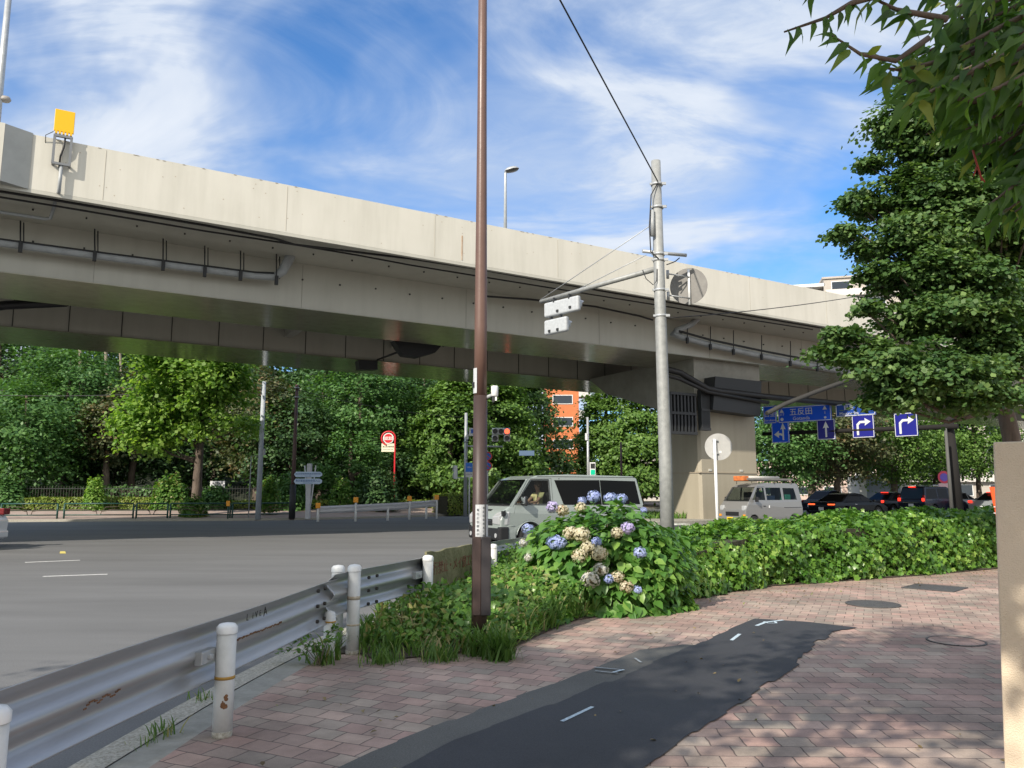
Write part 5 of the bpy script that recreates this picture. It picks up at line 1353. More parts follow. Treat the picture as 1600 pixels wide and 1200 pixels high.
# big grey-green van ----------------------------------------------------
SAGE = paint('sage_paint', (0.265, 0.305, 0.29), 0.25)
van = dict(W=1.78, belt=1.13, wr=0.33, under=0.26, paint=SAGE, wheels=(1.52, -1.28), tumble=0.13, bev=0.06, bevc=0.06,
    low=[(2.36, 0.26), (2.42, 0.40), (2.42, 0.78), (2.33, 1.00), (2.14, 1.13), (-2.36, 1.13), (-2.40, 0.80), (-2.42, 0.40), (-2.38, 0.26)], belt_i=4,
    up=[(2.14, 1.13), (1.56, 1.84), (1.20, 1.95), (0.2, 1.99), (-2.1, 1.96), (-2.22, 1.90), (-2.38, 1.13)], open=(0,),
    screens=[('windscreen', 0, M_CLEAR), ('rear_window', 5, M_TGLASS)],
    holes=[[(1.92, 1.20), (0.86, 1.18), (0.86, 1.82), (1.40, 1.82)]],
    side_glass=[([(1.92, 1.20), (0.86, 1.18), (0.86, 1.82), (1.40, 1.82)], M_CLEAR, 'door_window'),
                ([(0.42, 1.16), (0.66, 1.83), (-0.86, 1.84), (-0.86, 1.15)], M_TGLASS, 'side_window'),
                ([(-0.88, 1.15), (-0.88, 1.84), (-2.14, 1.82), (-2.24, 1.16)], M_TGLASS, 'side_window')],
    lines=[([((0.74, 0.36), (0.76, 1.12)), ((0.76, 1.13), (0.76, 1.88)), ((2.02, 1.12), (1.48, 1.88)), ((0.76, 1.88), (1.48, 1.88)), ((2.0, 0.95), (1.95, 1.12))], 'door_seam', M_BLACKP, 0.005, 0.0),
           ([((0.55, 0.34), (0.55, 1.1)), ((-0.84, 0.34), (-0.84, 1.12))], 'door_seam', M_BLACKP, 0.004, 0.0),
           ([((0.84, 1.16), (1.96, 1.18)), ((0.84, 1.18), (0.84, 1.84)), ((0.84, 1.84), (1.42, 1.84)), ((1.42, 1.84), (1.95, 1.18))], 'window_trim', M_BLACKP, 0.014, 0.0),
           ([((1.10, 0.33), (-0.86, 0.33))], 'sill', M_BLACKP, 0.03, -0.01), ([((1.2, 1.925), (-2.15, 1.93))], 'roof_gutter', M_BLACKP, 0.006, 0.004), ([((2.2, 0.62), (1.98, 0.62)), ((1.08, 0.60), (-0.84, 0.60)), ((-1.72, 0.60), (-2.38, 0.60))], 'side_crease', SAGE, 0.012, -0.004), ([((-1.0, 1.06), (-2.25, 1.06))], 'slide_rail', M_BLACKP, 0.007, 0.0)],
    boxes=[((2.40, 0, 0.42), (0.12, 1.76, 0.30), 'bumper', M_BLACKP, 0.04), ((2.435, 0, 0.72), (0.04, 0.95, 0.16), 'grille', M_BLACKP, 0.02), ((2.452, 0, 0.76), (0.02, 0.9, 0.03), 'chrome_bar', M_CHROME, 0),
           ((2.30, 0, 1.04), (0.10, 0.4, 0.02), 'vent', M_BLACKP, 0), ((2.47, 0, 0.46), (0.012, 0.33, 0.165), 'number_plate', M_WHITE2, 0),
           ((0.85, 0.895, 0.98), (0.19, 0.03, 0.03), 'door_handle', M_CHROME, 0.008), ((0.85, -0.895, 0.98), (0.19, 0.03, 0.03), 'door_handle', M_CHROME, 0.008),
           ((0.4, 0, 0.95), (3.2, 1.55, 0.04), 'cabin_floor', M_INT, 0), ((0.50, 0, 1.45), (0.05, 1.5, 0.85), 'bulkhead', M_INT, 0), ((1.85, 0, 1.08), (0.5, 1.6, 0.16), 'dashboard', M_INT, 0.03),
           ((1.05, 0.40, 1.02), (0.5, 0.5, 0.12), 'seat', M_INT, 0.04), ((0.76, 0.40, 1.25), (0.10, 0.5, 0.5), 'seat_back', M_INT, 0.05), ((1.05, -0.42, 1.02), (0.5, 0.5, 0.12), 'seat', M_INT, 0.04), ((0.76, -0.42, 1.32), (0.10, 0.5, 0.6), 'seat_back', M_INT, 0.05)])
vc = O(787, 850, 18.45); vc.z = 0
vc = Vector((A(787, 850, 20.0).x, A(787, 850, 20.0).y, 0))
vloc = place((vc.x, vc.y), YAW_N, (2.30, 0.86))
vt, vcy, vwy = vehicle('van', 'pale grey-green one-box van with dark rear windows driving left behind the hydrangea', 'van', vloc, YAW_N, van)
for s in (-1, 1):
    mb = MB(); mb.loft([[Vector((2.445, s * 0.50, 0.68)), Vector((2.445, s * 0.50, 0.86)), Vector((2.36, s * 0.60, 0.97)), Vector((2.36, s * .6, .66))],
                        [Vector((2.44, s * 0.86, 0.66)), Vector((2.44, s * 0.86, 0.88)), Vector((2.30, s * 0.86, 1.02)), Vector((2.2, s * .86, .66))],
                        [Vector((2.22, s * 0.905, 0.66)), Vector((2.2, s * 0.905, 0.90)), Vector((2.14, s * 0.90, 1.00)), Vector((2.1, s * .88, .66))]], closed=True, cap=True, smooth=False)
    mb.build('headlight', M_HEADL, vt, bevel=0.012)
    mb = MB(); mb.box((2.30, s * 0.83, 0.43), (0.28, 0.17, 0.36)); mb.build('bumper_corner', M_BLACKP, vt, bevel=0.04)
    mb = MB(); mb.disc((2.455, s * 0.72, 0.38), (1, 0, 0), 0.06, 0.03, 16); mb.build('fog_lamp', M_HEADL, vt)
    mb = MB(); mb.box((1.74, s * 1.00, 1.27), (0.09, 0.20, 0.25)); mb.build('mirror', M_BLACKP, vt, bevel=0.03)
    mb = MB(); mb.box((1.79, s * 1.00, 1.29), (0.05, 0.19, 0.19)); mb.build('mirror_cap', M_CHROME, vt, bevel=0.03)
    mb = MB(); mb.tube([(1.76, s * 0.86, 1.19), (1.75, s * 0.95, 1.18)], 0.025, 8); mb.build('mirror_arm', M_BLACKP, vt)
    mb = MB(); ar_ = [(1.52 + .41 * math.cos(math.radians(q)), s * (0.90), 0.33 + .41 * math.sin(math.radians(q))) for q in range(8, 173, 12)]; mb.tube(ar_, 0.016, 6); mb.build('arch_lip', SAGE, vt)
    mb = MB(); ar_ = [(-1.28 + .41 * math.cos(math.radians(q)), s * (0.90), 0.33 + .41 * math.sin(math.radians(q))) for q in range(8, 173, 12)]; mb.tube(ar_, 0.016, 6); mb.build('arch_lip', SAGE, vt)
mb = MB(); mb.tube([(2.18, 0.80, 1.06), (2.32, 0.90, 0.98), (2.34, 0.88, 0.92)], 0.02, 8); mb.box((2.33, 0.90, 0.95), (0.09, 0.09, 0.13)); mb.build('nose_mirror', M_BLACKP, vt, bevel=0.02)
mb = MB(); mb.tube([(1.66, 0.42 + .19 * math.cos(a * math.pi / 8), 1.22 + .19 * math.sin(a * math.pi / 8)) for a in range(17)], 0.015, 6); mb.build('steering_wheel', M_BLACKP, vt)
# windscreen wiper arm and curled ornament visible in the screen corner
mb = MB(); mb.tube([(2.12, 0.5, 1.16), (1.95, 0.1, 1.33)], 0.009, 4); mb.build('wiper', M_BLACKP, vt)

# driver: one continuous skinned figure --------------------------------
def skin_fig(name, joints, edges, m, parent, root=0, sub=2):
    me = bpy.data.meshes.new(name); me.from_pydata([j[0] for j in joints], edges, []); me.materials.append(m)
    o = bpy.data.objects.new(name, me); COL.objects.link(o); o.parent = parent
    sk = o.modifiers.new('skin', 'SKIN'); sk.use_smooth_shade = True
    for i, j in enumerate(joints):
        r = j[1]; o.data.skin_vertices[0].data[i].radius = (r, r) if not isinstance(r, tuple) else r
    o.data.skin_vertices[0].data[root].use_root = True
    if sub: s_ = o.modifiers.new('sub', 'SUBSURF'); s_.levels = sub; s_.render_levels = sub
    return o
dl = Vector((1.00, 0.44, 1.02)); wl_ = (math.cos(YAW_N), math.sin(YAW_N))
dw = (vloc[0] + wl_[0] * dl.x - wl_[1] * dl.y, vloc[1] + wl_[1] * dl.x + wl_[0] * dl.y, ROADZ + dl.z)
pr = thing('person', 'person in a pale yellow shirt seen through the front side window of the van', 'person', dw, YAW_N)
M_SKIN = mat('skin', (0.52, 0.30, 0.21), 0.55); M_SHIRT = mat('yellow_shirt', (0.66, 0.60, 0.30), 0.8, bump=0.2, bscale=12); M_HAIR = mat('hair', (0.10, 0.055, 0.03), 0.6)
J = [((0, 0, 0.0), (.15, .11)), ((-.02, 0, .22), (.14, .10)), ((-.03, 0, .40), (.15, .10)), ((-.02, 0, .49), (.055, .055)), ((0, 0, .56), (.055, .055)), ((.02, 0, .63), (.075, .085)), ((.01, 0, .73), (.075, .09))]
E_ = [(0, 1), (1, 2), (2, 3), (3, 4), (4, 5), (5, 6)]
for s in (-1, 1):
    b = len(J); J += [((-.02, s * .18, .42), .055), ((.18, s * .24, .22), .042), ((.42, s * .20, .20), .032), ((.50, s * .19, .21), .034), ((.30, s * .12, -.02), .08), ((.48, s * .13, -.05), .06), ((.58, s * .13, -.30), .045)]
    E_ += [(2, b), (b, b + 1), (b + 1, b + 2), (b + 2, b + 3), (0, b + 4), (b + 4, b + 5), (b + 5, b + 6)]
skin_fig('body', J, E_, M_SKIN, pr)
for s in (-1, 1):
    for k in range(4):
        z0 = .235 - k * .018; mb = MB(); y = s * .19; L = (.055, .062, .058, .045)[k]
        mb.tube([(.51, y, z0), (.51 + L * .6, y - s * .005, z0 + .004), (.51 + L * .9, y - s * .022, z0 + .002), (.51 + L * .6, y - s * .036, z0 - .002)], [.009, .009, .008, .007], 7); mb.build('finger', M_SKIN, pr)
    mb = MB(); mb.tube([(.48, s * .18, .235), (.505, s * .155, .26), (.53, s * .145, .265)], [.011, .010, .008], 7); mb.build('thumb', M_SKIN, pr)
JS = [((0, 0, 0.02), (.165, .125)), ((-.02, 0, .22), (.155, .115)), ((-.03, 0, .39), (.165, .115)), ((-.02, 0, .455), (.075, .075))]; ES = [(0, 1), (1, 2), (2, 3)]
for s in (-1, 1):
    b = len(JS); JS += [((-.02, s * .19, .42), .070), ((.08, s * .225, .31), .062)]; ES += [(2, b), (b, b + 1)]
skin_fig('shirt', JS, ES, M_SHIRT, pr)
mb = MB(); mb.lathe([(.0, .125), (.05, .115), (.088, .07), (.098, .02), (.094, -.04), (.080, -.09)], (-.018, 0, .70), 18, Matrix.Diagonal((1.08, .95, 1))); mb.build('hair', M_HAIR, pr)
mb = MB(); mb.tube([(.088, 0, .69), (.112, 0, .665), (.09, 0, .655)], [.010, .014, .010], 8); mb.build('nose', M_SKIN, pr)
for s in (-1, 1):
    mb = MB(); mb.lathe([(0, .012), (.012, 0), (0, -.012)], (.083, s * .032, .695), 8); mb.build('eye', M_DARKST, pr)
    mb = MB(); mb.lathe([(0, .03), (.018, 0), (0, -.03)], (.01, s * .082, .675), 8, Matrix.Diagonal((1, .5, 1))); mb.build('ear', M_SKIN, pr)
mb = MB(); mb.box((.092, 0, .63), (.012, .045, .008)); mb.build('mouth', mat('lips', (0.35, 0.12, 0.10), 0.6), pr)

# silver kei van with roof rack -----------------------------------------
SILV = paint('silver_paint', (0.22, 0.22, 0.215), 0.35, 0.2)
kei = dict(W=1.475, belt=1.12, wr=0.27, under=0.22, paint=SILV, wheels=(1.22, -1.15), tumble=0.11, bev=0.04, bevc=0.05,
    low=[(1.66, 0.22), (1.70, 0.34), (1.70, 0.80), (1.58, 1.00), (1.48, 1.12), (-1.64, 1.12), (-1.68, 0.80), (-1.69, 0.40), (-1.66, 0.22)], belt_i=4,
    up=[(1.48, 1.12), (1.02, 1.70), (0.80, 1.80), (0.4, 1.87), (-1.45, 1.86), (-1.55, 1.80), (-1.66, 1.12)], open=(0,),
    screens=[('windscreen', 0, M_CLEAR), ('rear_window', 5, M_CLEAR)],
    holes=[[(1.26, 1.18), (0.52, 1.17), (0.52, 1.68), (0.90, 1.68)], [(0.42, 1.17), (0.42, 1.68), (-0.46, 1.68), (-0.46, 1.17)], [(-0.60, 1.18), (-0.60, 1.67), (-1.28, 1.66), (-1.38, 1.18)]],
    side_glass=[([(1.26, 1.18), (0.52, 1.17), (0.52, 1.68), (0.90, 1.68)], M_CLEAR, 'door_window'), ([(0.42, 1.17), (0.42, 1.68), (-0.46, 1.68), (-0.46, 1.17)], M_CLEAR, 'side_window'), ([(-0.60, 1.18), (-0.60, 1.67), (-1.28, 1.66), (-1.38, 1.18)], M_CLEAR, 'side_window')],
    lines=[([((0.47, 0.3), (0.47, 1.72)), ((-0.53, 0.3), (-0.53, 1.72)), ((1.38, 0.5), (1.36, 1.12)), ((0.47, 1.72), (0.9, 1.72))], 'door_seam', M_BLACKP, 0.005, 0.0), ([((-0.53, .86), (-1.6, .86))], 'slide_rail', M_BLACKP, 0.010, 0.0)],
    boxes=[((1.70, 0, 0.30), (0.08, 1.40, 0.18), 'bumper', M_BLACKP, 0.03), ((1.712, 0, 0.62), (0.02, 0.72, 0.16), 'grille', M_BLACKP, 0.01), ((1.728, -0.12, 0.40), (0.012, 0.33, 0.165), 'number_plate', mat('kei_plate', (0.80, 0.52, 0.02), 0.5), 0.004),
           ((0.0, 0, 0.90), (2.9, 1.3, 0.04), 'cabin_floor', M_INT, 0), ((1.15, 0, 1.08), (0.4, 1.3, 0.14), 'dashboard', M_INT, 0.02), ((0.4, 0.33, 1.2), (0.12, 0.45, 0.6), 'seat_back', M_INT, 0.04), ((0.4, -0.33, 1.2), (0.12, 0.45, 0.6), 'seat_back', M_INT, 0.04),
           ((0.62, 0.742, 0.93), (0.13, 0.02, 0.035), 'door_handle', M_BLACKP, 0.006), ((0.34, 0.742, 0.90), (0.05, 0.025, 0.10), 'door_handle', M_WHITE2, 0.01),
           ((-0.95, 0.45, 1.22), (0.35, 0.3, 0.35), 'cargo', mat('green_cargo', (0.05, 0.32, 0.22), 0.5), 0.03), ((-0.1, 0.2, 1.2), (0.5, 0.5, 0.3), 'cargo', mat('blue_cargo', (0.03, 0.06, 0.14), 0.5), 0.03)])
kc = A(1166, 800, 31.0)
kloc = place((kc.x, kc.y), YAW_N, (1.66, 0.72))
kt, kcy, kwy = vehicle('van', 'small silver kei van with a loaded roof rack and yellow number plate by the pier', 'van', kloc, YAW_N, kei)
for s in (-1, 1):
    mb = MB(); mb.box((1.62, s * 0.60, 0.84), (0.16, 0.24, 0.24)); mb.build('headlight', M_HEADL, kt, bevel=0.05)
    mb = MB(); mb.box((1.705, s * 0.66, 0.56), (0.04, 0.12, 0.08)); mb.build('indicator', mat('amber', (0.8, 0.3, 0.02), 0.3), kt)
    mb = MB(); mb.box((1.16, s * 0.84, 1.20), (0.07, 0.15, 0.20)); mb.build('mirror', M_BLACKP, kt, bevel=0.02)
mb = MB()
for x in (0.75, -0.15, -1.15):
    mb.tube([(x, -0.62, 1.83), (x, -0.62, 1.97), (x, 0.62, 1.97), (x, 0.62, 1.83)], 0.014, 6)
for y in (-0.62, 0.62, 0.2, -0.2): mb.tube([(0.9, y, 1.97), (-1.35, y, 1.97)], 0.012, 6)
mb.build('roof_rack', M_BLACKP, kt)
ld_ = thing('ladder', 'bundle of aluminium ladders strapped on the roof rack of the silver kei van', 'ladder', (kloc[0], kloc[1], ROADZ + 1.99), YAW_N)
mb = MB()
for y in (0.15, 0.45): mb.box((-0.1, y, 0.04), (2.7, 0.035, 0.07))
mb.build('rail', M_ALU, ld_); mb = MB()
for i in range(8): mb.box((-1.2 + i * .33, 0.30, 0.04), (0.03, 0.28, 0.03))
mb.build('rung', M_ALU, ld_)
tb = thing('pole_bundle', 'pale tubes with an orange wrapped end on the roof rack of the silver kei van', 'tube bundle', (kloc[0], kloc[1], ROADZ + 1.99), YAW_N)
for y, z in ((-.1, .05), (-.2, .05), (-.15, .13)): mb = MB(); mb.tube([(1.15, y, z), (-1.3, y, z)], 0.045, 10); mb.build('tube', mat('pale_tube', (0.62, 0.60, 0.56), 0.5), tb)
mb = MB(); mb.box((1.18, 0.05, 0.07), (0.32, 0.55, 0.20)); mb.build('wrap', mat('orange_wrap', (0.75, 0.20, 0.04), 0.6, col2=(0.35, 0.12, 0.05), vscale=9), tb, bevel=0.02)

# sedans and a minivan seen from behind under the overpass ----------------
def sedan_spec(P, L=4.7, W=1.8, H=1.43):
    h = L / 2
    return dict(W=W, belt=0.92, wr=0.33, under=0.22, paint=P, wheels=(h - 0.9, -h + 1.0), tumble=0.24, bev=0.06, bevc=0.07,
      low=[(h - .06, 0.22), (h, 0.40), (h - .04, 0.62), (h - .35, 0.78), (h - 1.15, 0.92), (-h + 0.85, 0.95), (-h + 0.12, 0.94), (-h, 0.72), (-h + .02, 0.40), (-h + .08, 0.22)], belt_i=4,
      up=[(h - 1.15, 0.92), (h - 1.95, 1.36), (h - 2.5, H), (-h + 1.75, H - .02), (-h + 1.45, H - 0.06), (-h + 0.62, 0.95)],
      screens=[('windscreen', 0, M_TGLASS), ('rear_window', 4, M_TGLASS)],
      side_glass=[([(h - 1.45, 0.99), (h - 2.0, 1.30), (0.1, H - .08), (0.1, 0.99)], M_TGLASS, 'side_window'), ([(0.0, 0.99), (0.0, H - .08), (-h + 1.55, H - .12), (-h + 1.05, 1.0)], M_TGLASS, 'side_window')],
      lines=[([((0.05, 0.3), (0.05, 0.95)), ((h - 1.3, 0.3), (h - 1.3, 0.9)), ((-h + 1.4, 0.45), (-h + 1.4, 0.95))], 'door_seam', M_BLACKP, 0.005, 0.0)],
      boxes=[((-h + .0, 0, 0.36), (0.10, W - .12, 0.20), 'bumper', P, 0.04), ((-h - .02, 0, 0.56), (0.02, 0.33, 0.165), 'number_plate', M_WHITE2, 0), ((-0.5, W / 2 + .0, 0.80), (0.2, 0.02, 0.03), 'door_handle', M_CHROME, 0.005), ((-0.5, -W / 2 - .0, 0.80), (0.2, 0.02, 0.03), 'door_handle', M_CHROME, 0.005)])
def add_tails(t, h, W, z, wz, wy=0.34, m=M_TAIL, dz=0.10, high=None):
    for s in (-1, 1):
        mb = MB(); mb.box((-h + .03, s * (W / 2 - wy / 2 - .03), z), (0.12, wy, dz)); mb.build('tail_light', m, t, bevel=0.02)
        mb = MB(); mb.box((h - 1.35, s * (W / 2 + .07), 1.0), (0.10, 0.14, 0.12)); mb.build('mirror', M_BLACKP, t, bevel=0.02)
BLK = mat('black_paint', (0.005, 0.006, 0.008), 0.25, spec=0.25); NAVY = mat('navy_paint', (0.007, 0.010, 0.024), 0.22, spec=0.3)
def rear_at(x, o, h, W, side=0.0):
    p = O(x, 790, o); return place((p.x, p.y), YAW_F, (-h, W / 2 if side else 0))
l_ = rear_at(1283, 29.6, 2.35, 1.8)
ct, _, _ = vehicle('car', 'black saloon car with thin orange-red tail lights right of the silver kei van', 'car', l_, YAW_F, sedan_spec(BLK), 'cars queuing under the overpass'); add_tails(ct, 2.35, 1.8, 0.80, 0, 0.42, mat('tail_orange', (0.6, 0.05, 0.01), 0.2, emit=(1.0, 0.12, 0.03, 1.6)), 0.07)
l_ = rear_at(1362, 33.4, 2.2, 1.75)
ct, _, _ = vehicle('car', 'black hatchback with round red tail lights between the saloon and the minivan', 'car', l_, YAW_F, sedan_spec(BLK, 4.3, 1.75, 1.50), 'cars queuing under the overpass'); add_tails(ct, 2.15, 1.75, 0.86, 0, 0.16, M_TAIL, 0.16)
mb = MB(); mb.box((-0.75, 0, 1.46), (0.12, 0.5, 0.04)); mb.build('high_brake_light', M_TAIL, ct)
l_ = rear_at(1290, 36.8, 2.35, 1.8)
ct, _, _ = vehicle('car', 'dark car mostly hidden behind the rear of the silver kei van', 'car', (l_[0] - 1.5, l_[1] - .9, l_[2]), YAW_F, sedan_spec(NAVY, 4.6, 1.8, 1.62), 'cars queuing under the overpass'); add_tails(ct, 2.3, 1.8, 0.88, 0, 0.25, M_TAILO)
mini = dict(W=1.8, belt=1.02, wr=0.34, under=0.22, paint=NAVY, wheels=(1.45, -1.35), tumble=0.14, bev=0.05, bevc=0.06,
    low=[(2.30, 0.22), (2.36, 0.40), (2.32, 0.70), (2.0, 0.90), (1.55, 1.02), (-2.30, 1.02), (-2.35, 0.80), (-2.35, 0.40), (-2.28, 0.22)], belt_i=4,
    up=[(1.55, 1.02), (0.75, 1.66), (0.3, 1.82), (-1.95, 1.84), (-2.08, 1.78), (-2.32, 1.02)],
    screens=[('windscreen', 0, M_TGLASS), ('rear_window', 4, mat('sky_glass', (0.02, 0.05, 0.09), 0.03, spec=1.0))],
    side_glass=[([(1.2, 1.08), (0.62, 1.62), (0.35, 1.70), (0.35, 1.08)], M_TGLASS, 'door_window'), ([(0.25, 1.08), (0.25, 1.72), (-0.8, 1.73), (-0.8, 1.08)], M_TGLASS, 'side_window'), ([(-0.9, 1.08), (-0.9, 1.73), (-1.85, 1.70), (-2.1, 1.08)], M_TGLASS, 'side_window')],
    lines=[([((0.30, 0.3), (0.30, 1.0)), ((-0.85, 0.3), (-0.85, 1.0))], 'door_seam', M_BLACKP, 0.005, 0.0), ([((-0.85, 1.0), (-2.2, 1.0))], 'slide_rail', M_CHROME, 0.008, 0.0)],
    boxes=[((-2.37, 0, 0.38), (0.10, 1.7, 0.24), 'bumper', NAVY, 0.04), ((-2.38, 0, 0.85), (0.02, 1.1, 0.05), 'chrome_bar', M_CHROME, 0), ((-2.39, 0, 0.68), (0.02, 0.33, 0.165), 'number_plate', M_WHITE2, 0), ((-2.16, 0, 1.80), (0.06, 0.45, 0.05), 'high_brake_light', M_TAIL, 0)])
l_ = rear_at(1424, 30.0, 2.35, 1.8)
ct, _, _ = vehicle('minivan', 'dark blue-black minivan with tall red tail lights left of the gantry post', 'minivan', l_, YAW_F, mini, 'cars queuing under the overpass')
for s in (-1, 1):
    mb = MB(); mb.box((-2.29, s * 0.83, 1.08), (0.14, 0.12, 0.44)); mb.build('tail_light', M_TAILO, ct, bevel=0.02); mb = MB(); mb.box((-2.32, s * 0.80, 1.02), (0.14, 0.17, 0.20)); mb.build('brake_light', M_TAIL, ct, bevel=0.03)
    mb = MB(); mb.box((-2.36, s * 0.6, 0.42), (0.10, 0.25, 0.10)); mb.build('reflector', M_CHROME, ct, bevel=0.02)
SILV2 = paint('pale_silver', (0.30, 0.33, 0.34), 0.3, 0.3)
l_ = rear_at(1534, 27.5, 2.3, 1.78)
ct, _, _ = vehicle('car', 'pale silver car with lit red tail lights between the gantry post and the beige wall', 'car', l_, YAW_F, sedan_spec(SILV2, 4.5, 1.78, 1.50), 'cars queuing under the overpass'); add_tails(ct, 2.25, 1.78, 0.90, 0, 0.22, M_TAIL, 0.13)
mb = MB(); mb.box((-0.95, 0.1, 1.47), (0.12, 0.55, 0.045)); mb.build('high_brake_light', M_TAIL, ct)
# silver hatch seen beyond the minivan
l_ = rear_at(1470, 33.0, 2.1, 1.7)
ct, _, _ = vehicle('car', 'dull silver car half hidden behind the minivan and the slim pole', 'car', l_, YAW_F, sedan_spec(paint('dull_silver', (0.16, 0.165, 0.165), 0.4), 4.2, 1.7, 1.5), 'cars queuing under the overpass'); add_tails(ct, 2.1, 1.7, 0.90, 0, 0.2, M_TAILO)
# yellow-topped taxi beyond
l_ = rear_at(1440, 40, 2.2, 1.7)
ct, _, _ = vehicle('taxi', 'pale yellow taxi roof showing above the minivan', 'taxi', l_, YAW_F, sedan_spec(paint('taxi_yellow', (0.62, 0.38, 0.08), 0.35), 4.4, 1.7, 1.95), 'cars queuing under the overpass'); add_tails(ct, 2.2, 1.7, 0.90, 0, 0.2, M_TAILO)
mb = MB(); mb.box((0, 0, 2.02), (0.18, 0.45, 0.14)); mb.build('roof_light', M_WHITE2, ct, bevel=0.03)
# white car at the left edge, driving out of the picture
WHT = paint('white_paint', (0.72, 0.73, 0.73), 0.2)
b = A(9, 845, 21.3); yw = math.radians(188)
spw = sedan_spec(WHT, 4.6, 1.8, 1.50)
l_ = place((b.x, b.y), yw, (-2.28, -0.86)); ct, _, _ = vehicle('car', 'white car leaving the picture at the left edge, only its tail showing', 'car', l_, yw, spw); add_tails(ct, 2.3, 1.8, 0.98, 0, 0.36, mat('tail_dark_red', (0.16, 0.01, 0.012), 0.15), 0.18)

# box truck standing beyond the trees
b = A(1334, 775, 86); 
t = thing('box_truck', 'white and blue-grey box truck parked beyond the tree trunks', 'truck', (b.x, b.y, ROADZ), math.radians(8))
bw = (A(1402, 775, 86) - b).length
mb = MB(); mb.box((bw * .09, 0, 1.9), (bw * .18, 2.3, 2.6)); mb.build('rear_panel', M_WHITE2, t)
mb = MB(); mb.box((bw * .6, 0, 1.95), (bw * .84, 2.32, 2.7)); mb.build('cargo_box', mat('truck_blue', (0.26, 0.31, 0.40), 0.5), t)
mb = MB(); mb.box((bw * 1.08, 0, 1.4), (1.4, 2.1, 1.9)); mb.build('cab', M_WHITE2, t, bevel=0.1)
for x in (bw * .2, bw * .95):
    for s in (-1, 1): mb = MB(); mb.lathe([(0, -.12), (.45, -.12), (.45, .12), (0, .12)], (x, s * 1.0, .45), 20, Matrix.Rotation(math.pi / 2, 3, 'X')); mb.build('wheel', M_TYRE, t)
# ================================================================== BUILDINGS
def facade_block(name, label, cat, base, rz, w, d, h, wall, floors, cols, win=(1.6, 1.3), balcony=None, roofm=None, glass=None, group=None, extra=None):
    """local x runs along the front, front at y=0, body behind (+y)"""
    t = thing(name, label, cat, base, rz, group)
    mb = MB(); mb.box((w / 2, d / 2, h / 2), (w, d, h)); mb.build('wall', wall, t)
    mb = MB(); mb.box((w / 2, d / 2, h + .15), (w + .5, d + .5, .3)); mb.build('roof', roofm or wall, t)
    fh = h / floors
    for i in range(floors):
        for j in range(cols):
            x = (j + .5) * w / cols; z = (i + .55) * fh
            mb = MB(); mb.box((x, -0.02, z), (win[0] + .2, .10, win[1] + .2)); f = mb.build('window', M_WHITE2, t)
            mb = MB(); mb.box((x, -0.075, z), (win[0], .02, win[1])); mb.build('pane', glass or mat('window_glass', (0.03, 0.04, 0.05), 0.08), f)
    if balcony:
        for i in range(1, floors):
            mb = MB(); mb.box((w / 2, -0.7, i * fh + .5), (w - .2, .12, 1.0)); mb.box((w / 2, -0.35, i * fh), (w - .2, .8, .15)); mb.build('balcony', balcony, t)
    return t
M_ORW = mat('orange_tile', (0.62, 0.20, 0.075), 0.8, col2=(0.52, 0.16, 0.06), vscale=2)
a = A(855, 770, 105); b = A(906, 770, 105)
ob = facade_block('apartment_building', 'bright orange tiled apartment tower seen between the two ginkgo groups', 'building', (a.x, a.y, 0), 0.0, (b - a).length, 12, 34, M_ORW, 11, 1, (2.6, 1.1))
rep_box('side_balcony', [((b - a).length + .8, 1.0, i * 3.0) for i in range(1, 12)], (1.6, 2.4, 1.1), 0, mat('balcony_white', (0.6, 0.58, 0.55), 0.7), ob, world=False)
# beige apartment block above the parapet at right
M_BEI = mat('beige_tile', (0.46, 0.42, 0.37), 0.85, col2=(0.40, 0.36, 0.32), vscale=1)
a = A(1296, 600, 120); rzb = math.radians(-14)
hb = A(1296, 430, 120).z
bt = facade_block('apartment_building', 'beige tiled apartment block with stepped roof behind the ginkgo at upper right', 'building', (a.x, a.y, 0), rzb, 70, 16, hb, M_BEI, 12, 14, (2.6, 1.5), mat('balcony_pale', (0.60, 0.57, 0.53), 0.8))
mb = MB(); mb.box((-4.2, 9, hb * .485), (8.4, 14, hb * .97)); mb.build('side_wing', M_BEI, bt); mb = MB(); mb.box((-4.6, 8, hb * .975), (9.6, 16, .5)); mb.build('wing_roof', M_WHITE2, bt)
for k in range(3): mb = MB(); mb.box((-6.5 + 2.6 * k, 1.9, hb * .93), (1.9, .15, 1.8)); mb.build('window', mat('window_sky', (0.12, 0.18, 0.25), 0.1), bt)
mb = MB(); mb.box((30, 8, hb + 2), (20, 8, 4)); mb.build('penthouse', M_BEI, bt)
# low buildings beyond the cars
a = A(1180, 790, 114); b = A(1345, 790, 114)
facade_block('low_building', 'pinkish low building with wide white-framed windows behind the queue of cars', 'building', (a.x, a.y, 0), math.radians(-18), (b - a).length * 1.1, 8, 5.6, mat('pink_beige', (0.55, 0.42, 0.36), 0.8, var=.06), 2, 4, (2.2, 1.0))
a = A(1400, 790, 120)
facade_block('low_building', 'cream low building behind the gantry post and silver car', 'building', (a.x, a.y, 0), math.radians(-25), 26, 8, 9.5, mat('cream_wall', (0.60, 0.53, 0.44), 0.8, var=.06), 3, 8, (1.6, 1.2))
a = A(985, 790, 90)
facade_block('low_building', 'small pale building glimpsed left of the pier behind the ginkgos', 'building', (a.x, a.y, 0), math.radians(-12), 9, 8, 5, mat('pale_wall', (0.5, 0.47, 0.44), 0.8, var=.06), 2, 4, (1.2, .9))

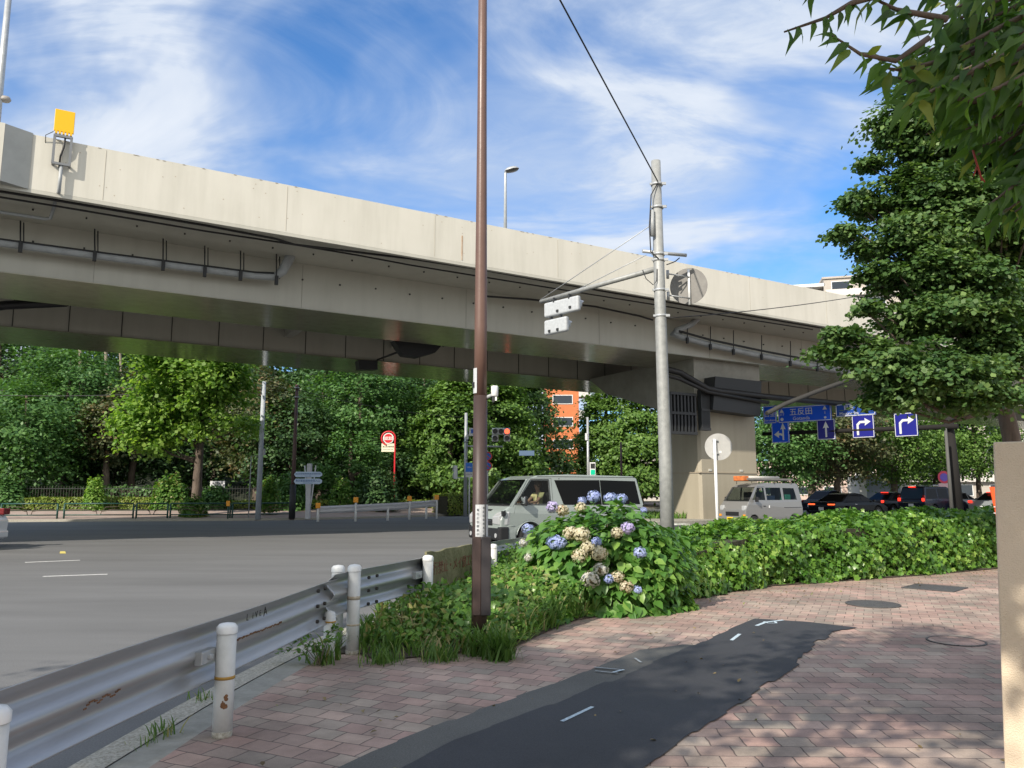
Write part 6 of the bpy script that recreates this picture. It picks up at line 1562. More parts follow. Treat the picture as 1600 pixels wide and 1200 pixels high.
# ================================================================== VEGETATION
BARK = mat('bark', (0.075, 0.055, 0.042), 0.95, col2=(0.16, 0.125, 0.10), vscale=5, bump=1.0, bscale=14, stretch=(1, 1, .25))
BARKL = mat('bark_pale', (0.20, 0.17, 0.13), 0.95, col2=(0.30, 0.26, 0.20), vscale=4, bump=0.8, bscale=12, stretch=(1, 1, .25))
L_GINK = leafmat('ginkgo_leaf', (0.07, 0.15, 0.035), (0.17, 0.29, 0.065), trans=0.3)
L_GINKD = leafmat('ginkgo_leaf_dark', (0.045, 0.105, 0.032), (0.11, 0.19, 0.055), (0.17, 0.26, 0.08), trans=0.3)
L_BRIGHT = leafmat('young_leaf', (0.12, 0.24, 0.045), (0.24, 0.38, 0.075), (0.32, 0.46, 0.11), trans=0.4)
L_MID = leafmat('mid_leaf', (0.05, 0.13, 0.038), (0.12, 0.24, 0.065), trans=0.28)
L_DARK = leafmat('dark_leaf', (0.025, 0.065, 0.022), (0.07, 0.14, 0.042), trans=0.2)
L_OLIVE = leafmat('olive_leaf', (0.06, 0.085, 0.035), (0.14, 0.155, 0.07), (0.19, 0.13, 0.06), trans=0.2)
L_HEDGE = leafmat('box_leaf', (0.12, 0.19, 0.03), (0.24, 0.31, 0.05), (0.24, 0.26, 0.06), trans=0.25)
L_IVY = leafmat('ivy_leaf', (0.055, 0.15, 0.022), (0.15, 0.30, 0.045), (0.26, 0.40, 0.08), trans=0.28, rough=0.34, spec=0.5)
L_HYD = leafmat('hydrangea_leaf', (0.060, 0.165, 0.030), (0.13, 0.27, 0.055), (0.20, 0.34, 0.07), trans=0.3, rough=0.4, spec=0.45)
L_WEED = leafmat('weed_leaf', (0.06, 0.15, 0.025), (0.15, 0.28, 0.05), (0.30, 0.30, 0.11), trans=0.35)
L_GRASS = leafmat('grass_blade', (0.06, 0.13, 0.028), (0.15, 0.25, 0.06), (0.36, 0.30, 0.15), trans=0.35)
L_NEAR = leafmat('broad_leaf', (0.035, 0.085, 0.018), (0.10, 0.20, 0.035), (0.20, 0.24, 0.05), trans=0.55, rough=0.42, spec=0.4)
L_CEDAR = leafmat('cedar_leaf', (0.022, 0.045, 0.022), (0.045, 0.075, 0.035), trans=0.15)

def base_at(x, tt, z=0.0):
    p = A(x, 768, tt); return (p.x, p.y, z)
# bright ginkgo on the far pavement
bx_ = A(305, 808, 42.0)
def C(x, y, tt, b): p = A(x, y, tt); return (p.x - b[0], p.y - b[1], p.z - b[2])
b = (bx_.x, bx_.y, 0)
px2m = lambda n, tt: n * tt / F
tt = 42
crw = []
for x, y, rx, rz_, nc, per in [(300, 590, 85, 45, 42, 120), (225, 650, 45, 36, 20, 110), (240, 680, 40, 30, 14, 90), (330, 610, 60, 40, 24, 110), (375, 660, 45, 12, 10, 90), (350, 585, 45, 28, 14, 100), (265, 625, 60, 30, 20, 110), (300, 560, 90, 30, 26, 110), (290, 660, 45, 22, 10, 80), (260, 540, 80, 40, 20, 100), (330, 530, 70, 40, 20, 100)]:
    crw.append((C(x, y, tt, b), (px2m(rx, tt), px2m(rx, tt) * .8, px2m(rz_, tt)), nc, per, 0.75, 'ball'))
tree('ginkgo_tree', 'bright yellow-green ginkgo with a straight dark trunk standing alone on the far pavement', 'tree', b, 9.5, crw, BARK, L_BRIGHT, 0.21, 11, 0.30, 'wide', None, 3, top=(0.1, 0, 8.6), hollow=0.2)
# the wood behind it
WOOD = 'trees of the wood beyond the far pavement'
def woodtree(lb, x, tt, ytop, ybot, wpx, lm, seed, sz=0.30, nc=70, per=110, kind='ball', bark=BARK, tr=0.3, grp=WOOD, name='tree', shape='quad', flat=.55, hollow=.45, depth=0.9):
    b = base_at(x, tt, 0.0); zt_ = A(x, ytop, tt).z; zb_ = max(0.2, A(x, ybot, tt).z); r = px2m(wpx / 2, tt)
    c = (0, 0, (zt_ + zb_) / 2)
    return tree(name, lb, 'tree', b, zt_, [(c, (r, r * depth, (zt_ - zb_) / 2), nc, per, r * 0.30 if kind == 'ball' else r * .26, kind)], bark, lm, sz, seed, tr, shape, grp, 8, None, flat, hollow)
woodtree('mid-green bushy tree at the far left of the wood', 30, 50, 585, 760, 190, L_MID, 21, .26, 110, 120)
woodtree('mid-green tree reaching up to the overpass left of the bright ginkgo', 95, 54, 520, 720, 170, L_MID, 22, .27, 100, 120)
woodtree('small dark evergreen filling the gap left of the bright ginkgo trunk', 150, 56, 640, 775, 150, L_DARK, 23, .26, 80, 110)
woodtree('brownish olive shrub-like tree between the mid-green trees and the ginkgo', 165, 52, 600, 730, 90, L_OLIVE, 24, .24, 50, 110)
woodtree('olive evergreen with brown tips behind the bright ginkgo', 205, 55, 565, 690, 110, L_OLIVE, 25, .24, 50, 110)
woodtree('dark evergreen right behind the grey utility pole', 400, 53, 570, 740, 150, L_OLIVE, 26, .25, 90, 120)
woodtree('dark dense evergreen behind the slim red-brown pole', 455, 52, 600, 790, 150, L_DARK, 27, .25, 100, 120)
woodtree('broad layered mid-green tree left of the bus stop sign', 560, 56, 540, 700, 190, L_MID, 28, .27, 90, 120, flat=.3)
woodtree('low fresh green tree right of the direction signpost', 548, 51, 665, 800, 110, L_MID, 29, .23, 60, 110)
woodtree('dark green tree between the bus stop and the far signal pole', 610, 54, 690, 800, 110, L_DARK, 30, .24, 60, 110)
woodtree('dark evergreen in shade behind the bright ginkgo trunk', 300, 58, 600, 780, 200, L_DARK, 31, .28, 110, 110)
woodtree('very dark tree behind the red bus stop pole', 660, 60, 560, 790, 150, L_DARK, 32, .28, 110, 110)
woodtree('tall dark tree rising behind the direction signpost', 500, 62, 500, 760, 190, L_DARK, 33, .3, 110, 110)
woodtree('tall green tree behind the mid-green tree at left', 120, 66, 420, 640, 220, L_MID, 34, .33, 110, 100)
woodtree('tall dark tree at the left edge behind the white car', -20, 60, 480, 760, 200, L_DARK, 35, .3, 110, 100)
woodtree('tall dark tree above the bright ginkgo', 330, 68, 440, 700, 240, L_DARK, 36, .33, 120, 100)
woodtree('tall green tree behind the layered tree', 590, 70, 440, 680, 240, L_MID, 37, .33, 120, 100)
# bare pale trunks in the wood
for x, y0, y1, lb, r in ((128, 620, 540, 'pale mossy bare trunk standing in the wood above the left trees', .16), (168, 600, 545, 'second pale trunk in the wood, left of the bright ginkgo crown', .14), (190, 590, 548, 'thin bare trunk just left of the bright ginkgo crown', .10), (560, 605, 570, 'leaning pale trunk above the layered green tree', .10), (590, 610, 568, 'thin upright pale trunk above the bus stop sign', .09), (663, 600, 575, 'thin bent pale trunk near the dark gap', .09)):
    tt_ = 58.0 if x < 200 else 60.0
    a = A(x, y0, tt_); c = A(x - 4, y1 - 25, tt_); t = thing('bare_trunk', lb, 'tree trunk', (a.x, a.y, 0), 0, 'bare trunks in the wood'); mb = MB()
    mb.tube([(0, 0, 0), (0, 0, a.z), (c.x - a.x, c.y - a.y, c.z), (c.x - a.x + .3, 0, c.z + 2)], [r * 1.2, r, r * .8, r * .5], 8); mb.build('trunk', BARKL, t)
# distant dark mass of the wood, deep behind the first rows
rng = np.random.default_rng(77); P = []; Nn = []
for i in range(230):
    x = rng.uniform(-80, 800); tt_ = rng.uniform(72, 92); y = rng.uniform(480, 765) if x < 720 else rng.uniform(600, 765)
    c = A(x, y, tt_); c = np.array(c); c[2] = max(c[2], 1.0)
    q = rng.normal(size=(110, 3)) * np.array([1.5, 1.5, 1.0]); P.append(c + q); Nn.append(rng.normal(size=(110, 3)) * .6 + np.array([0, 0, .8]))
P = np.concatenate(P); Nn = np.concatenate(Nn)
o = leaves('distant_wood', P, Nn, rng.uniform(.35, .6, len(P)), 'wide', L_DARK, None, 5); tag(o, None, None, None, 'stuff'); o['label'] = 'deep dark mass of the wood behind the first rows of trees'; o['category'] = 'wood'
rise = MB(); rg = []
for i in range(40):
    x = -110 + i * 3.4; rg.append([Vector((x, 70 + 0.0 * x, 0.0)), Vector((x, 84, 3.5)), Vector((x, 96, 13)), Vector((x, 104, 19 + 1.5 * math.sin(i))), Vector((x, 130, 19))])
rise.loft([r for r in rg if r[0].x < -2]); o = rise.build('wooded_slope', mat('dark_leaf_litter', (0.010, 0.016, 0.008), 1.0, col2=(0.025, 0.035, 0.015), vscale=.6, bump=1, bscale=2)); struct(o)

# conical ginkgos in the middle
GK = 'conical ginkgo street trees beyond the junction'
woodtree('ginkgo with layered branches just left of the near brown pole', 705, 56, 560, 762, 165, L_GINK, 41, .30, 230, 130, 'cone', grp=GK, name='ginkgo_tree', flat=.35)
woodtree('ginkgo directly behind the red traffic light', 770, 60, 540, 765, 165, L_GINK, 42, .30, 230, 120, 'cone', grp=GK, name='ginkgo_tree', flat=.35)
woodtree('tall cone of ginkgo left of the orange tower', 818, 66, 500, 770, 165, L_GINKD, 43, .32, 260, 120, 'cone', grp=GK, name='ginkgo_tree', flat=.35, depth=1)
woodtree('ginkgo group right of the orange tower, left half', 948, 72, 545, 770, 110, L_GINK, 44, .33, 210, 120, 'cone', grp=GK, name='ginkgo_tree', flat=.35)
woodtree('ginkgo group right of the orange tower, next to the grey pole', 1000, 70, 550, 768, 150, L_GINK, 45, .33, 230, 120, 'cone', grp=GK, name='ginkgo_tree', flat=.35)
woodtree('dark ginkgo filling the gap behind the traffic light', 740, 70, 560, 765, 180, L_GINKD, 46, .34, 220, 110, 'cone', grp=GK, name='ginkgo_tree', flat=.4)
# trees beyond the queue of cars
UT = 'trees beyond the queue of cars under the overpass'
woodtree('dull green tree beside the pier behind the lane signs', 1225, 73, 600, 764, 154, L_MID, 51, 0.31, 144, 110, grp=UT, flat=.4)
woodtree('grey-green tree behind the straight-arrow lane sign', 1310, 74, 590, 758, 154, L_OLIVE, 52, 0.31, 144, 110, grp=UT, flat=.4, tr=.35)
woodtree('fresh green tree behind the right-turn lane signs', 1400, 79, 600, 754, 174, L_GINK, 53, 0.31, 176, 110, grp=UT, flat=.35, tr=.4)
woodtree('green tree between the gantry post and the beige wall', 1530, 84, 590, 751, 144, L_GINK, 54, 0.31, 144, 110, grp=UT, flat=.4, tr=.3)
woodtree('dark tree behind the slim grey pole and gantry post', 1465, 88, 590, 761, 144, L_MID, 55, 0.33, 128, 110, grp=UT, flat=.4, tr=.5)
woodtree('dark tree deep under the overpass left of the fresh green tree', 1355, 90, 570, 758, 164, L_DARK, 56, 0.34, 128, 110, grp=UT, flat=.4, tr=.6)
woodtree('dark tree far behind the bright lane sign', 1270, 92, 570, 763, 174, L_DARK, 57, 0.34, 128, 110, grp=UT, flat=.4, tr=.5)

# shrubs, clipped hedges on the far side
def shrub(name, label, x, y0, y1, wpx, tt, lm, seed, sz=.14, n=2600, cat='shrub', group=None):
    a = A(x, y1, tt); top_ = A(x, y0, tt); r = px2m(wpx / 2, tt); h = top_.z; rng = np.random.default_rng(seed)
    q = unit(rng, n); q *= rng.uniform(.55, 1.0, (n, 1)); q[:, 2] = np.abs(q[:, 2]); bump = 1 + .16 * np.sin(q[:, :1] * 7 + seed) * np.cos(q[:, 1:2] * 6) 
    P = q * bump * np.array([r, r * .8, h]); Nn = q + np.array([0, 0, .5]) + rng.normal(size=(n, 3)) * .45
    zf = FARZ if y1 < 805 else 0.05; h = max(.5, h - zf)
    t = thing(name, label, cat, (a.x, a.y, zf), 0, group); leaves('foliage', P, Nn, sz * rng.uniform(.7, 1.3, n), 'wide', lm, t, seed)
    mb = MB(); 
    for k in range(5): q_ = rng.uniform(-.5, .5, 2) * r; mb.tube([(0, 0, 0), (q_[0], q_[1], h * .7)], [.03, .012], 5)
    mb.build('stems', BARK, t)
shrub('shrub', 'large round green shrub at the left edge behind the fence', 8, 748, 795, 66, 46, L_MID, 61, .16, 3600)
shrub('shrub', 'small bright yellow-green shrub between two clipped hedges', 147, 752, 792, 34, 45.6, L_BRIGHT, 62, .13, 2200)
shrub('shrub', 'rounded fresh green shrub left of the bright ginkgo trunk', 265, 748, 792, 56, 46.5, L_WEED, 63, .15, 3000)
shrub('shrub', 'small leafy shrub growing around the foot of the bright ginkgo', 302, 776, 812, 42, 41.2, L_WEED, 64, .13, 2200)
shrub('shrub', 'green shrub right of the bright ginkgo trunk', 335, 762, 795, 50, 47, L_MID, 65, .15, 2600)
shrub('shrub', 'round yellow-green shrub behind the far guardrail', 532, 752, 780, 34, 46, L_WEED, 66, .13, 1800)
shrub('shrub', 'dark leafy shrub near the bus stop pole', 590, 735, 785, 70, 48, L_DARK, 67, .16, 3000)
shrub('shrub', 'green shrub behind the direction signpost', 455, 745, 795, 60, 46, L_MID, 68, .15, 2600)
shrub('shrub', 'small shrub at the left side of the grey utility pole', 420, 750, 800, 30, 43, L_WEED, 69, .14, 1600)
def hedge(name, label, pts, h, w, lm, core, seed, sz, dens, lump=.12, shape='wide', z0=0.0, cat='hedge', hfun=None):
    """pts: centre line on the ground; leaves over the surface of a lumpy bank"""
    t = thing(name, label, cat, (pts[0][0], pts[0][1], z0)); rng = np.random.default_rng(seed)
    P = []; Nn = []
    pl = [Vector(p) for p in pts]; core_r = []
    hf = hfun or (lambda f: 1.0)
    Lt = sum((b - a).length for a, b in zip(pl[:-1], pl[1:])); acc = 0
    for a, b in zip(pl[:-1], pl[1:]):
        L = (b - a).length; tg = (b - a).normalized(); nn = Vector((tg.y, -tg.x)); n = int(L * (w + 2 * h) * dens)
        s = rng.uniform(0, L, n); u = rng.uniform(0, 1, n); per = w + 2 * h; q = u * per
        hh = np.array([h * hf((acc + k) / Lt) for k in s])
        y = np.where(q < h, -w / 2, np.where(q < h + w, q - h - w / 2, w / 2)); z = np.where(q < h, q / h, np.where(q < h + w, 1.0, (per - q) / h)) * hh
        # rounded shoulders
        e = np.clip((z / hh - .7) / .3, 0, 1); y = y * (1 - .13 * e)
        edge = np.abs(y) / (w / 2); z = np.where(q < h, z, np.where(q < h + w, z - .12 * hh * np.clip((edge - .6) / .4, 0, 1) ** 2, z))
        gx = a.x + tg.x * s + nn.x * y; gy = a.y + tg.y * s + nn.y * y
        nz = np.sin(gx * 3.1 + gy * 1.7) * np.cos(gy * 4.3 - gx * 1.1 + z * 5) + .5 * np.sin(gx * 9 + z * 8) * np.cos(gy * 8)
        ny = np.where(q < h, -1.0, np.where(q < h + w, 0.0, 1.0)); nzv = np.where((q >= h) & (q < h + w), 1.0, .35)
        d = lump * nz * .6 + rng.uniform(-.10, .04, n) * (lump / .12)
        gx += nn.x * ny * d; gy += nn.y * ny * d; z = z + nzv * d * np.where(ny == 0, 1, .3)
        P.append(np.stack([gx - pts[0][0], gy - pts[0][1], np.maximum(z, .02)], 1))
        N3 = np.stack([nn.x * ny, nn.y * ny, nzv], 1) + rng.normal(size=(n, 3)) * .5; Nn.append(N3); acc += L
    P = np.concatenate(P); Nn = np.concatenate(Nn)
    leaves('foliage', P, Nn, sz * rng.uniform(.6, 1.35, len(P)), shape, lm, t, seed)
    mb = MB(); rg = []; acc = 0
    ofs = [Vector((p.x, p.y)) for p in pl]; a1 = offs([tuple(p)[:2] for p in pl], w / 2 - .14); a2 = offs([tuple(p)[:2] for p in pl], -(w / 2 - .14))
    for i, (p, q) in enumerate(zip(a1, a2)):
        f = i / max(1, len(a1) - 1); hz = max(.08, h * hf(f) - .13)
        rg.append([Vector((p[0] - pts[0][0], p[1] - pts[0][1], 0)), Vector((p[0] - pts[0][0], p[1] - pts[0][1], hz)), Vector((q[0] - pts[0][0], q[1] - pts[0][1], hz)), Vector((q[0] - pts[0][0], q[1] - pts[0][1], 0))])
    mb.loft(rg, closed=True, cap=True); mb.build('branches', core, t)
    return t
CORE = mat('hedge_inside', (0.020, 0.024, 0.012), 1.0, col2=(0.05, 0.045, 0.025), vscale=12, bump=1, bscale=20)
def P2(x, tt): p = A(x, 768, tt); return (p.x, p.y)
hedge('clipped_hedge', 'low clipped yellow-green hedge behind the fence left of the bright shrub', [P2(28, 46.3), P2(85, 46.5), P2(140, 46.8)], 0.70, 1.0, L_HEDGE, CORE, 71, .10, 300, .05, z0=0.33)
hedge('clipped_hedge', 'low clipped yellow-green hedge right of the bright shrub', [P2(158, 46.8), P2(200, 47.0), P2(240, 47.2)], 0.70, 1.0, L_HEDGE, CORE, 72, .10, 300, .05, z0=0.33)
hedge('clipped_hedge', 'long low clipped hedge behind the direction signpost and far guardrail', [P2(350, 48), P2(470, 49), P2(600, 51), P2(680, 54)], 0.80, 1.2, L_HEDGE, CORE, 73, .12, 160, .06)
hedge('clipped_hedge', 'taller clipped hedge block at the right end of the far guardrail', [P2(688, 48.5), P2(728, 49.5)], 1.25, 2.2, L_HEDGE, CORE, 74, .11, 260, .06)
hedge('planting', 'dark leafy planting tangled in the park fence', [P2(20, 50.5), P2(120, 51), P2(240, 51.5)], 1.35, 0.9, L_MID, CORE, 75, .19, 60, .25, cat='planting', z0=0.33)
# grass on the median island
rng = np.random.default_rng(6); n = 2600; c = A(1018, 786, 36)
P = np.stack([c.x + rng.uniform(-2.5, 2.2, n), c.y + rng.uniform(-1, 3, n), np.full(n, .0)], 1); Nn = np.stack([rng.normal(size=n), rng.normal(size=n) - .5, np.full(n, .15)], 1)
o = leaves('median_grass', P, Nn, rng.uniform(.3, .6, n), 'blade', L_WEED, None, 8, along=np.tile([0, 0, 1.0], (n, 1)), aspect=1.6); tag(o, None, None, None, 'stuff'); o['label'] = 'grass on the median left of the pier'; o['category'] = 'grass'

# ------------------------------------------------------------------ near planting bed
bedf = [g2(552, 1020), g2(585, 1031), g2(630, 1030), g2(690, 1024), g2(745, 1018), g2(800, 1014), g2(850, 990), g2(900, 970), g2(980, 957), g2(1062, 940), g2(1130, 927), g2(1200, 917), g2(1350, 906), g2(1460, 898), g2(1560, 889), (13.5, 17.6), (20, 21)]
bedb = [p for p in offs(KO, 0.42) if p[1] > 6.9 and p[0] < 20]
sheet('planting_bed', bedf + bedb[::-1], 0.012, M_SOIL)
bk = [Vector(p) for p in bedb]
def behind(p):  # nearest back-edge point
    return min(bk, key=lambda q: (q - Vector(p)).length)
# weeds: blades and broad leaves between the posts and the hydrangea
rng = np.random.default_rng(15)
def inpoly(x, y, poly):
    c = False; j = len(poly) - 1
    for i in range(len(poly)):
        if (poly[i][1] > y) != (poly[j][1] > y) and x < (poly[j][0] - poly[i][0]) * (y - poly[i][1]) / (poly[j][1] - poly[i][1]) + poly[i][0]: c = not c
        j = i
    return c
bedpoly = bedf + bedb[::-1]
def bed_points(n, x0, x1, y0, y1):
    r = []
    while len(r) < n:
        x, y = rng.uniform(x0, x1), rng.uniform(y0, y1)
        if inpoly(x, y, bedpoly): r.append((x, y))
    return np.array(r)
def weedh(x, y):   # how tall the weeds stand
    return .20 + .22 * np.clip((y - 7.0) / 1.6, 0, 1) + .10 * np.sin(x * 3.3 + 1) * np.cos(y * 2.7) + .16 * np.clip((y - 9) / 2, 0, 1)
xy = bed_points(1500, -1.45, 1.6, 6.9, 12.5)
P = []; Nn = []; Al = []; S = []
for (x, y) in xy:
    k = rng.integers(4, 8); H_ = weedh(x, y) * rng.uniform(.5, 1.25)
    for i in range(k):
        a = rng.uniform(0, 6.283); lean = rng.uniform(.15, .9)
        al = np.array([math.cos(a) * lean, math.sin(a) * lean, 1.0]); al /= np.linalg.norm(al)
        h0 = rng.uniform(0, .55) * H_
        P.append((x + rng.normal() * .02 + math.cos(a) * .03, y + rng.normal() * .02 + math.sin(a) * .03, h0)); Al.append(al); Nn.append((math.cos(a) * -1 + rng.normal() * .2, math.sin(a) * -1 + rng.normal() * .2, lean)); S.append(rng.uniform(.12, .26) * (0.6 + H_))
o = leaves('tall_grass', P, Nn, S, 'blade', L_GRASS, None, 9, along=np.array(Al) * 3, aspect=1.5)
tag(o, None, None, None, 'stuff'); o['label'] = 'unmown grass and bamboo-like blades around the brown pole'; o['category'] = 'grass'
xy = bed_points(9500, -1.35, 2.2, 7.1, 13)
hh = np.array([weedh(x, y) for x, y in xy]); n = len(xy)
zz_ = hh * rng.uniform(.15, 1.0, n) ** .6
P = np.column_stack([xy[:, 0], xy[:, 1], zz_]); Nn = rng.normal(size=(n, 3)) * .55 + np.array([-.1, -.35, .9])
o = leaves('weeds', P, Nn, rng.uniform(.035, .085, n), 'leaf', L_WEED, None, 10); tag(o, None, None, None, 'stuff'); o['label'] = 'low leafy weeds filling the bed between guardrail and hydrangea'; o['category'] = 'weeds'
# ivy apron in front
xy = []
for f0, f1 in zip([g2(745, 1020), g2(800, 1010), g2(850, 985), g2(900, 968), g2(980, 952)], [g2(800, 1010), g2(850, 985), g2(900, 968), g2(980, 952), g2(1062, 938)]):
    for i in range(420):
        f = rng.uniform(0, 1); d = abs(rng.normal()) * .35
        xy.append((f0[0] + (f1[0] - f0[0]) * f - .5 * d + rng.normal() * .02, f0[1] + (f1[1] - f0[1]) * f + d - .02, .05 + min(.35, d * .7) * rng.uniform(.3, 1.1)))
P = np.array(xy); Nn = rng.normal(size=(len(P), 3)) * .4 + np.array([-.1, -.6, .8])
o = leaves('ground_ivy', P, Nn, rng.uniform(.05, .10, len(P)), 'ivy', L_IVY, None, 12); tag(o, None, None, None, 'stuff'); o['label'] = 'low ivy creeping in front of the hydrangea'; o['category'] = 'ivy'
# tufts by the posts and along the kerb
P = []; Nn = []; Al = []; S = []
for (cx_, cy_, m_, sp_, hh_) in [(*g2(505, 1038), 60, .10, .16), (*g2(780, 1030), 220, .13, .22), (*g2(520, 1030), 60, .06, .2), (*g2(320, 1095), 26, .08, .08), (*g2(255, 1150), 40, .10, .09), (*g2(225, 1165), 20, .10, .06), (*g2(600, 1035), 120, .16, .12), (*g2(690, 1030), 160, .2, .14), (*g2(745, 1022), 120, .12, .2)]:
    for i in range(m_):
        a = rng.uniform(0, 6.283); lean = rng.uniform(.1, .9); al = np.array([math.cos(a) * lean, math.sin(a) * lean, 1.0])
        P.append((cx_ + rng.normal() * sp_ * .5, cy_ + rng.normal() * sp_ * .5, .0)); Al.append(al); Nn.append((-math.cos(a), -math.sin(a), lean)); S.append(hh_ * rng.uniform(.5, 1.5))
o = leaves('kerb_weeds', P, Nn, S, 'blade', L_GRASS, None, 13, along=np.array(Al) * 3, aspect=1.1); tag(o, None, None, None, 'stuff'); o['label'] = 'thin grass tufts along the kerb and post feet'; o['category'] = 'grass'
# weed sprig with arching stems beside the short stub post
bb0 = g2(500, 1040); t = thing('weed_plant', 'spindly weed with arching leafy stems beside the short stub post', 'weed', (*bb0, 0)); rng = np.random.default_rng(31)
P = []; Nn = []; mb = MB()
for k, (dx, dy, hh_) in enumerate([(-.42, -.05, .26), (-.25, .1, .20), (-.15, -.1, .28), (.08, -.05, .22), (.12, .08, .30), (-.05, .02, .16), (-.34, .05, .12)]):
    pts = [Vector((0, 0, 0)), Vector((dx * .4, dy * .4, hh_ * .8)), Vector((dx * .8, dy * .8, hh_)), Vector((dx * 1.15, dy * 1.1, hh_ * .85))]; mb.tube(pts, [.004, .003, .002, .001], 4)
    for i in range(26):
        f = rng.uniform(.25, 1) * 3; j = min(2, int(f)); q = pts[j].lerp(pts[j + 1], f - j); P.append((q.x + rng.normal() * .012, q.y + rng.normal() * .012, q.z + rng.normal() * .012)); Nn.append((rng.normal() * .5, rng.normal() * .5 - .2, 1))
mb.build('stems', BARKL, t); leaves('foliage', P, Nn, rng.uniform(.03, .055, len(P)), 'leaf', L_WEED, t, 14)

# the long ivy hedge ------------------------------------------------------
front = [g2(1062, 938), g2(1130, 926), g2(1200, 916), g2(1350, 905), g2(1460, 897), g2(1560, 887), (12.2, 16.6), (16, 18.6)]
wH = 2.1
cl_ = smooth(offs(front, -wH / 2), 1)
hedge('ivy_hedge', 'long thick bank of glossy ivy leaves along the pavement right of the hydrangea', cl_, 0.90, wH, L_IVY, CORE, 81, .082, 1150, .17, 'ivy', hfun=lambda f: 0.62 + .26 * min(1, f * 5) + .16 * min(1, max(0, f - .2) * 5))

# hydrangea ----------------------------------------------------------------
hc = A(940, 930, 9.75); hb_ = (hc.x, hc.y, 0)
t = thing('hydrangea', 'rounded hydrangea bush with blue and faded cream flower heads in front of the van', 'shrub', hb_)
rng = np.random.default_rng(91); R3 = np.array([1.08, .92, 1.24])
def dome(q): # q unit vectors, pushed towards a fuller shoulder
    q = np.sign(q) * np.abs(q) ** .8; q = q / (np.abs(q) ** 2.6).sum(1, keepdims=True) ** (1 / 2.6)
    b_ = 1 + .07 * np.sin(q[:, 0] * 5 + 1) * np.cos(q[:, 2] * 6) + .04 * np.sin(q[:, 1] * 11)
    return q * b_[:, None] * R3
n = 5600; q = unit(rng, n); q[:, 2] = np.abs(q[:, 2]) * 1.0 - .22; q /= np.linalg.norm(q, axis=1, keepdims=True)
rad = rng.uniform(.66, 1.0, (n, 1)) ** .7
P = dome(q) * rad; P[:, 2] = np.maximum(P[:, 2] * 1.0, .06)
Nn = q * np.array([.8, .8, .5]) + np.array([0, 0, .75]) + rng.normal(size=(n, 3)) * .33
al = q * np.array([1, 1, .15]) + np.array([0, 0, -.35]) + rng.normal(size=(n, 3)) * .55
leaves('foliage', P, Nn, rng.uniform(.09, .16, n), 'leaf', L_HYD, t, 92, along=al, aspect=1.15)
mb = MB()
for i in range(26):
    a = unit(rng, 1)[0]; a[2] = abs(a[2]) + .3; e = a / np.linalg.norm(a) * R3 * .85; mb.tube([(a[0] * .1, a[1] * .1, 0), (e[0] * .5, e[1] * .5, e[2] * .6), tuple(e)], [.012, .009, .005], 5)
mb.build('stems', BARK, t)
PB = [leafmat('petal_blue', (0.25, 0.31, 0.66), (0.44, 0.50, 0.80), trans=.25), leafmat('petal_violet', (0.38, 0.32, 0.66), (0.56, 0.50, 0.78), trans=.25)]
PC = [leafmat('petal_cream', (0.46, 0.41, 0.28), (0.66, 0.62, 0.50), (0.36, 0.24, 0.16), trans=.25), leafmat('petal_greywhite', (0.48, 0.46, 0.40), (0.64, 0.63, 0.62), (0.3, 0.34, 0.5), trans=.25)]
FL = [(863, 792, 13, 1), (878, 797, 14, 2), (907, 793, 12, 2), (909, 782, 9, 0), (927, 776, 14, 0), (953, 778, 13, 0), (971, 779, 12, 0), (1005, 797, 7, 0), (825, 826, 12, 0), (891, 833, 15, 2), (908, 835, 17, 2), (980, 825, 13, 1), (963, 832, 12, 2), (867, 847, 16, 0), (876, 848, 12, 0), (818, 848, 10, 3), (932, 846, 10, 0), (918, 855, 14, 2), (935, 864, 16, 2), (905, 868, 15, 2), (999, 863, 12, 0), (938, 889, 14, 3), (922, 905, 17, 3), (951, 904, 10, 0), (964, 900, 12, 2), (978, 916, 13, 2), (995, 921, 9, 0), (826, 871, 9, 3)]
for x, y, rp, kind in FL:
    # meet the dome along the pixel ray
    d_ = ray(x, y); best = None
    for k in range(400):
        tt_ = 8.2 + k * .006; p = np.array([d_.x * tt_ - hb_[0], d_.y * tt_ - hb_[1], CZ + d_.z * tt_])
        if (np.abs(p / R3) ** 2.6).sum() < 1.04: best = p; break
    if best is None: best = np.array([d_.x * 9.75 - hb_[0], d_.y * 9.75 - hb_[1], CZ + d_.z * 9.75])
    r = rp * 7.6 / F; m_ = 150; q = unit(rng, m_)
    Pf = best + np.array([0, -.04, 0]) + q * r * rng.uniform(.72, 1.10, (m_, 1)) * np.array([1, 1, .85])
    # four petals per floret
    PP = np.repeat(Pf, 4, 0); NN = np.repeat(q, 4, 0) + rng.normal(size=(m_ * 4, 3)) * .12
    ax = np.tile(np.eye(4)[:, :1] * 0, (m_, 1)); AL = []
    for i in range(m_):
        u_ = np.cross(q[i], [0.3, .5, .8]); u_ /= np.linalg.norm(u_); v_ = np.cross(q[i], u_); a0 = rng.uniform(0, 1.57)
        for k in range(4): AL.append((u_ * math.cos(a0 + k * 1.571) + v_ * math.sin(a0 + k * 1.571)) * 4)
    o = leaves('flower_head', PP, NN, np.full(len(PP), r * .20), 'wide', (PB + PC)[kind if kind < 2 else kind], t, 100 + x, along=np.array(AL))
    mb = MB(); mb.lathe([(0, r * .5), (r * .45, r * .25), (r * .55, 0), (r * .4, -r * .4), (0, -r * .5)], tuple(best + np.array([0, -.04, 0])), 10); mb.build('flower_core', mat('flower_core_green', (0.10, 0.16, 0.09), 0.9) if kind < 2 else mat('flower_core_tan', (0.22, 0.18, 0.11), 0.9), o)

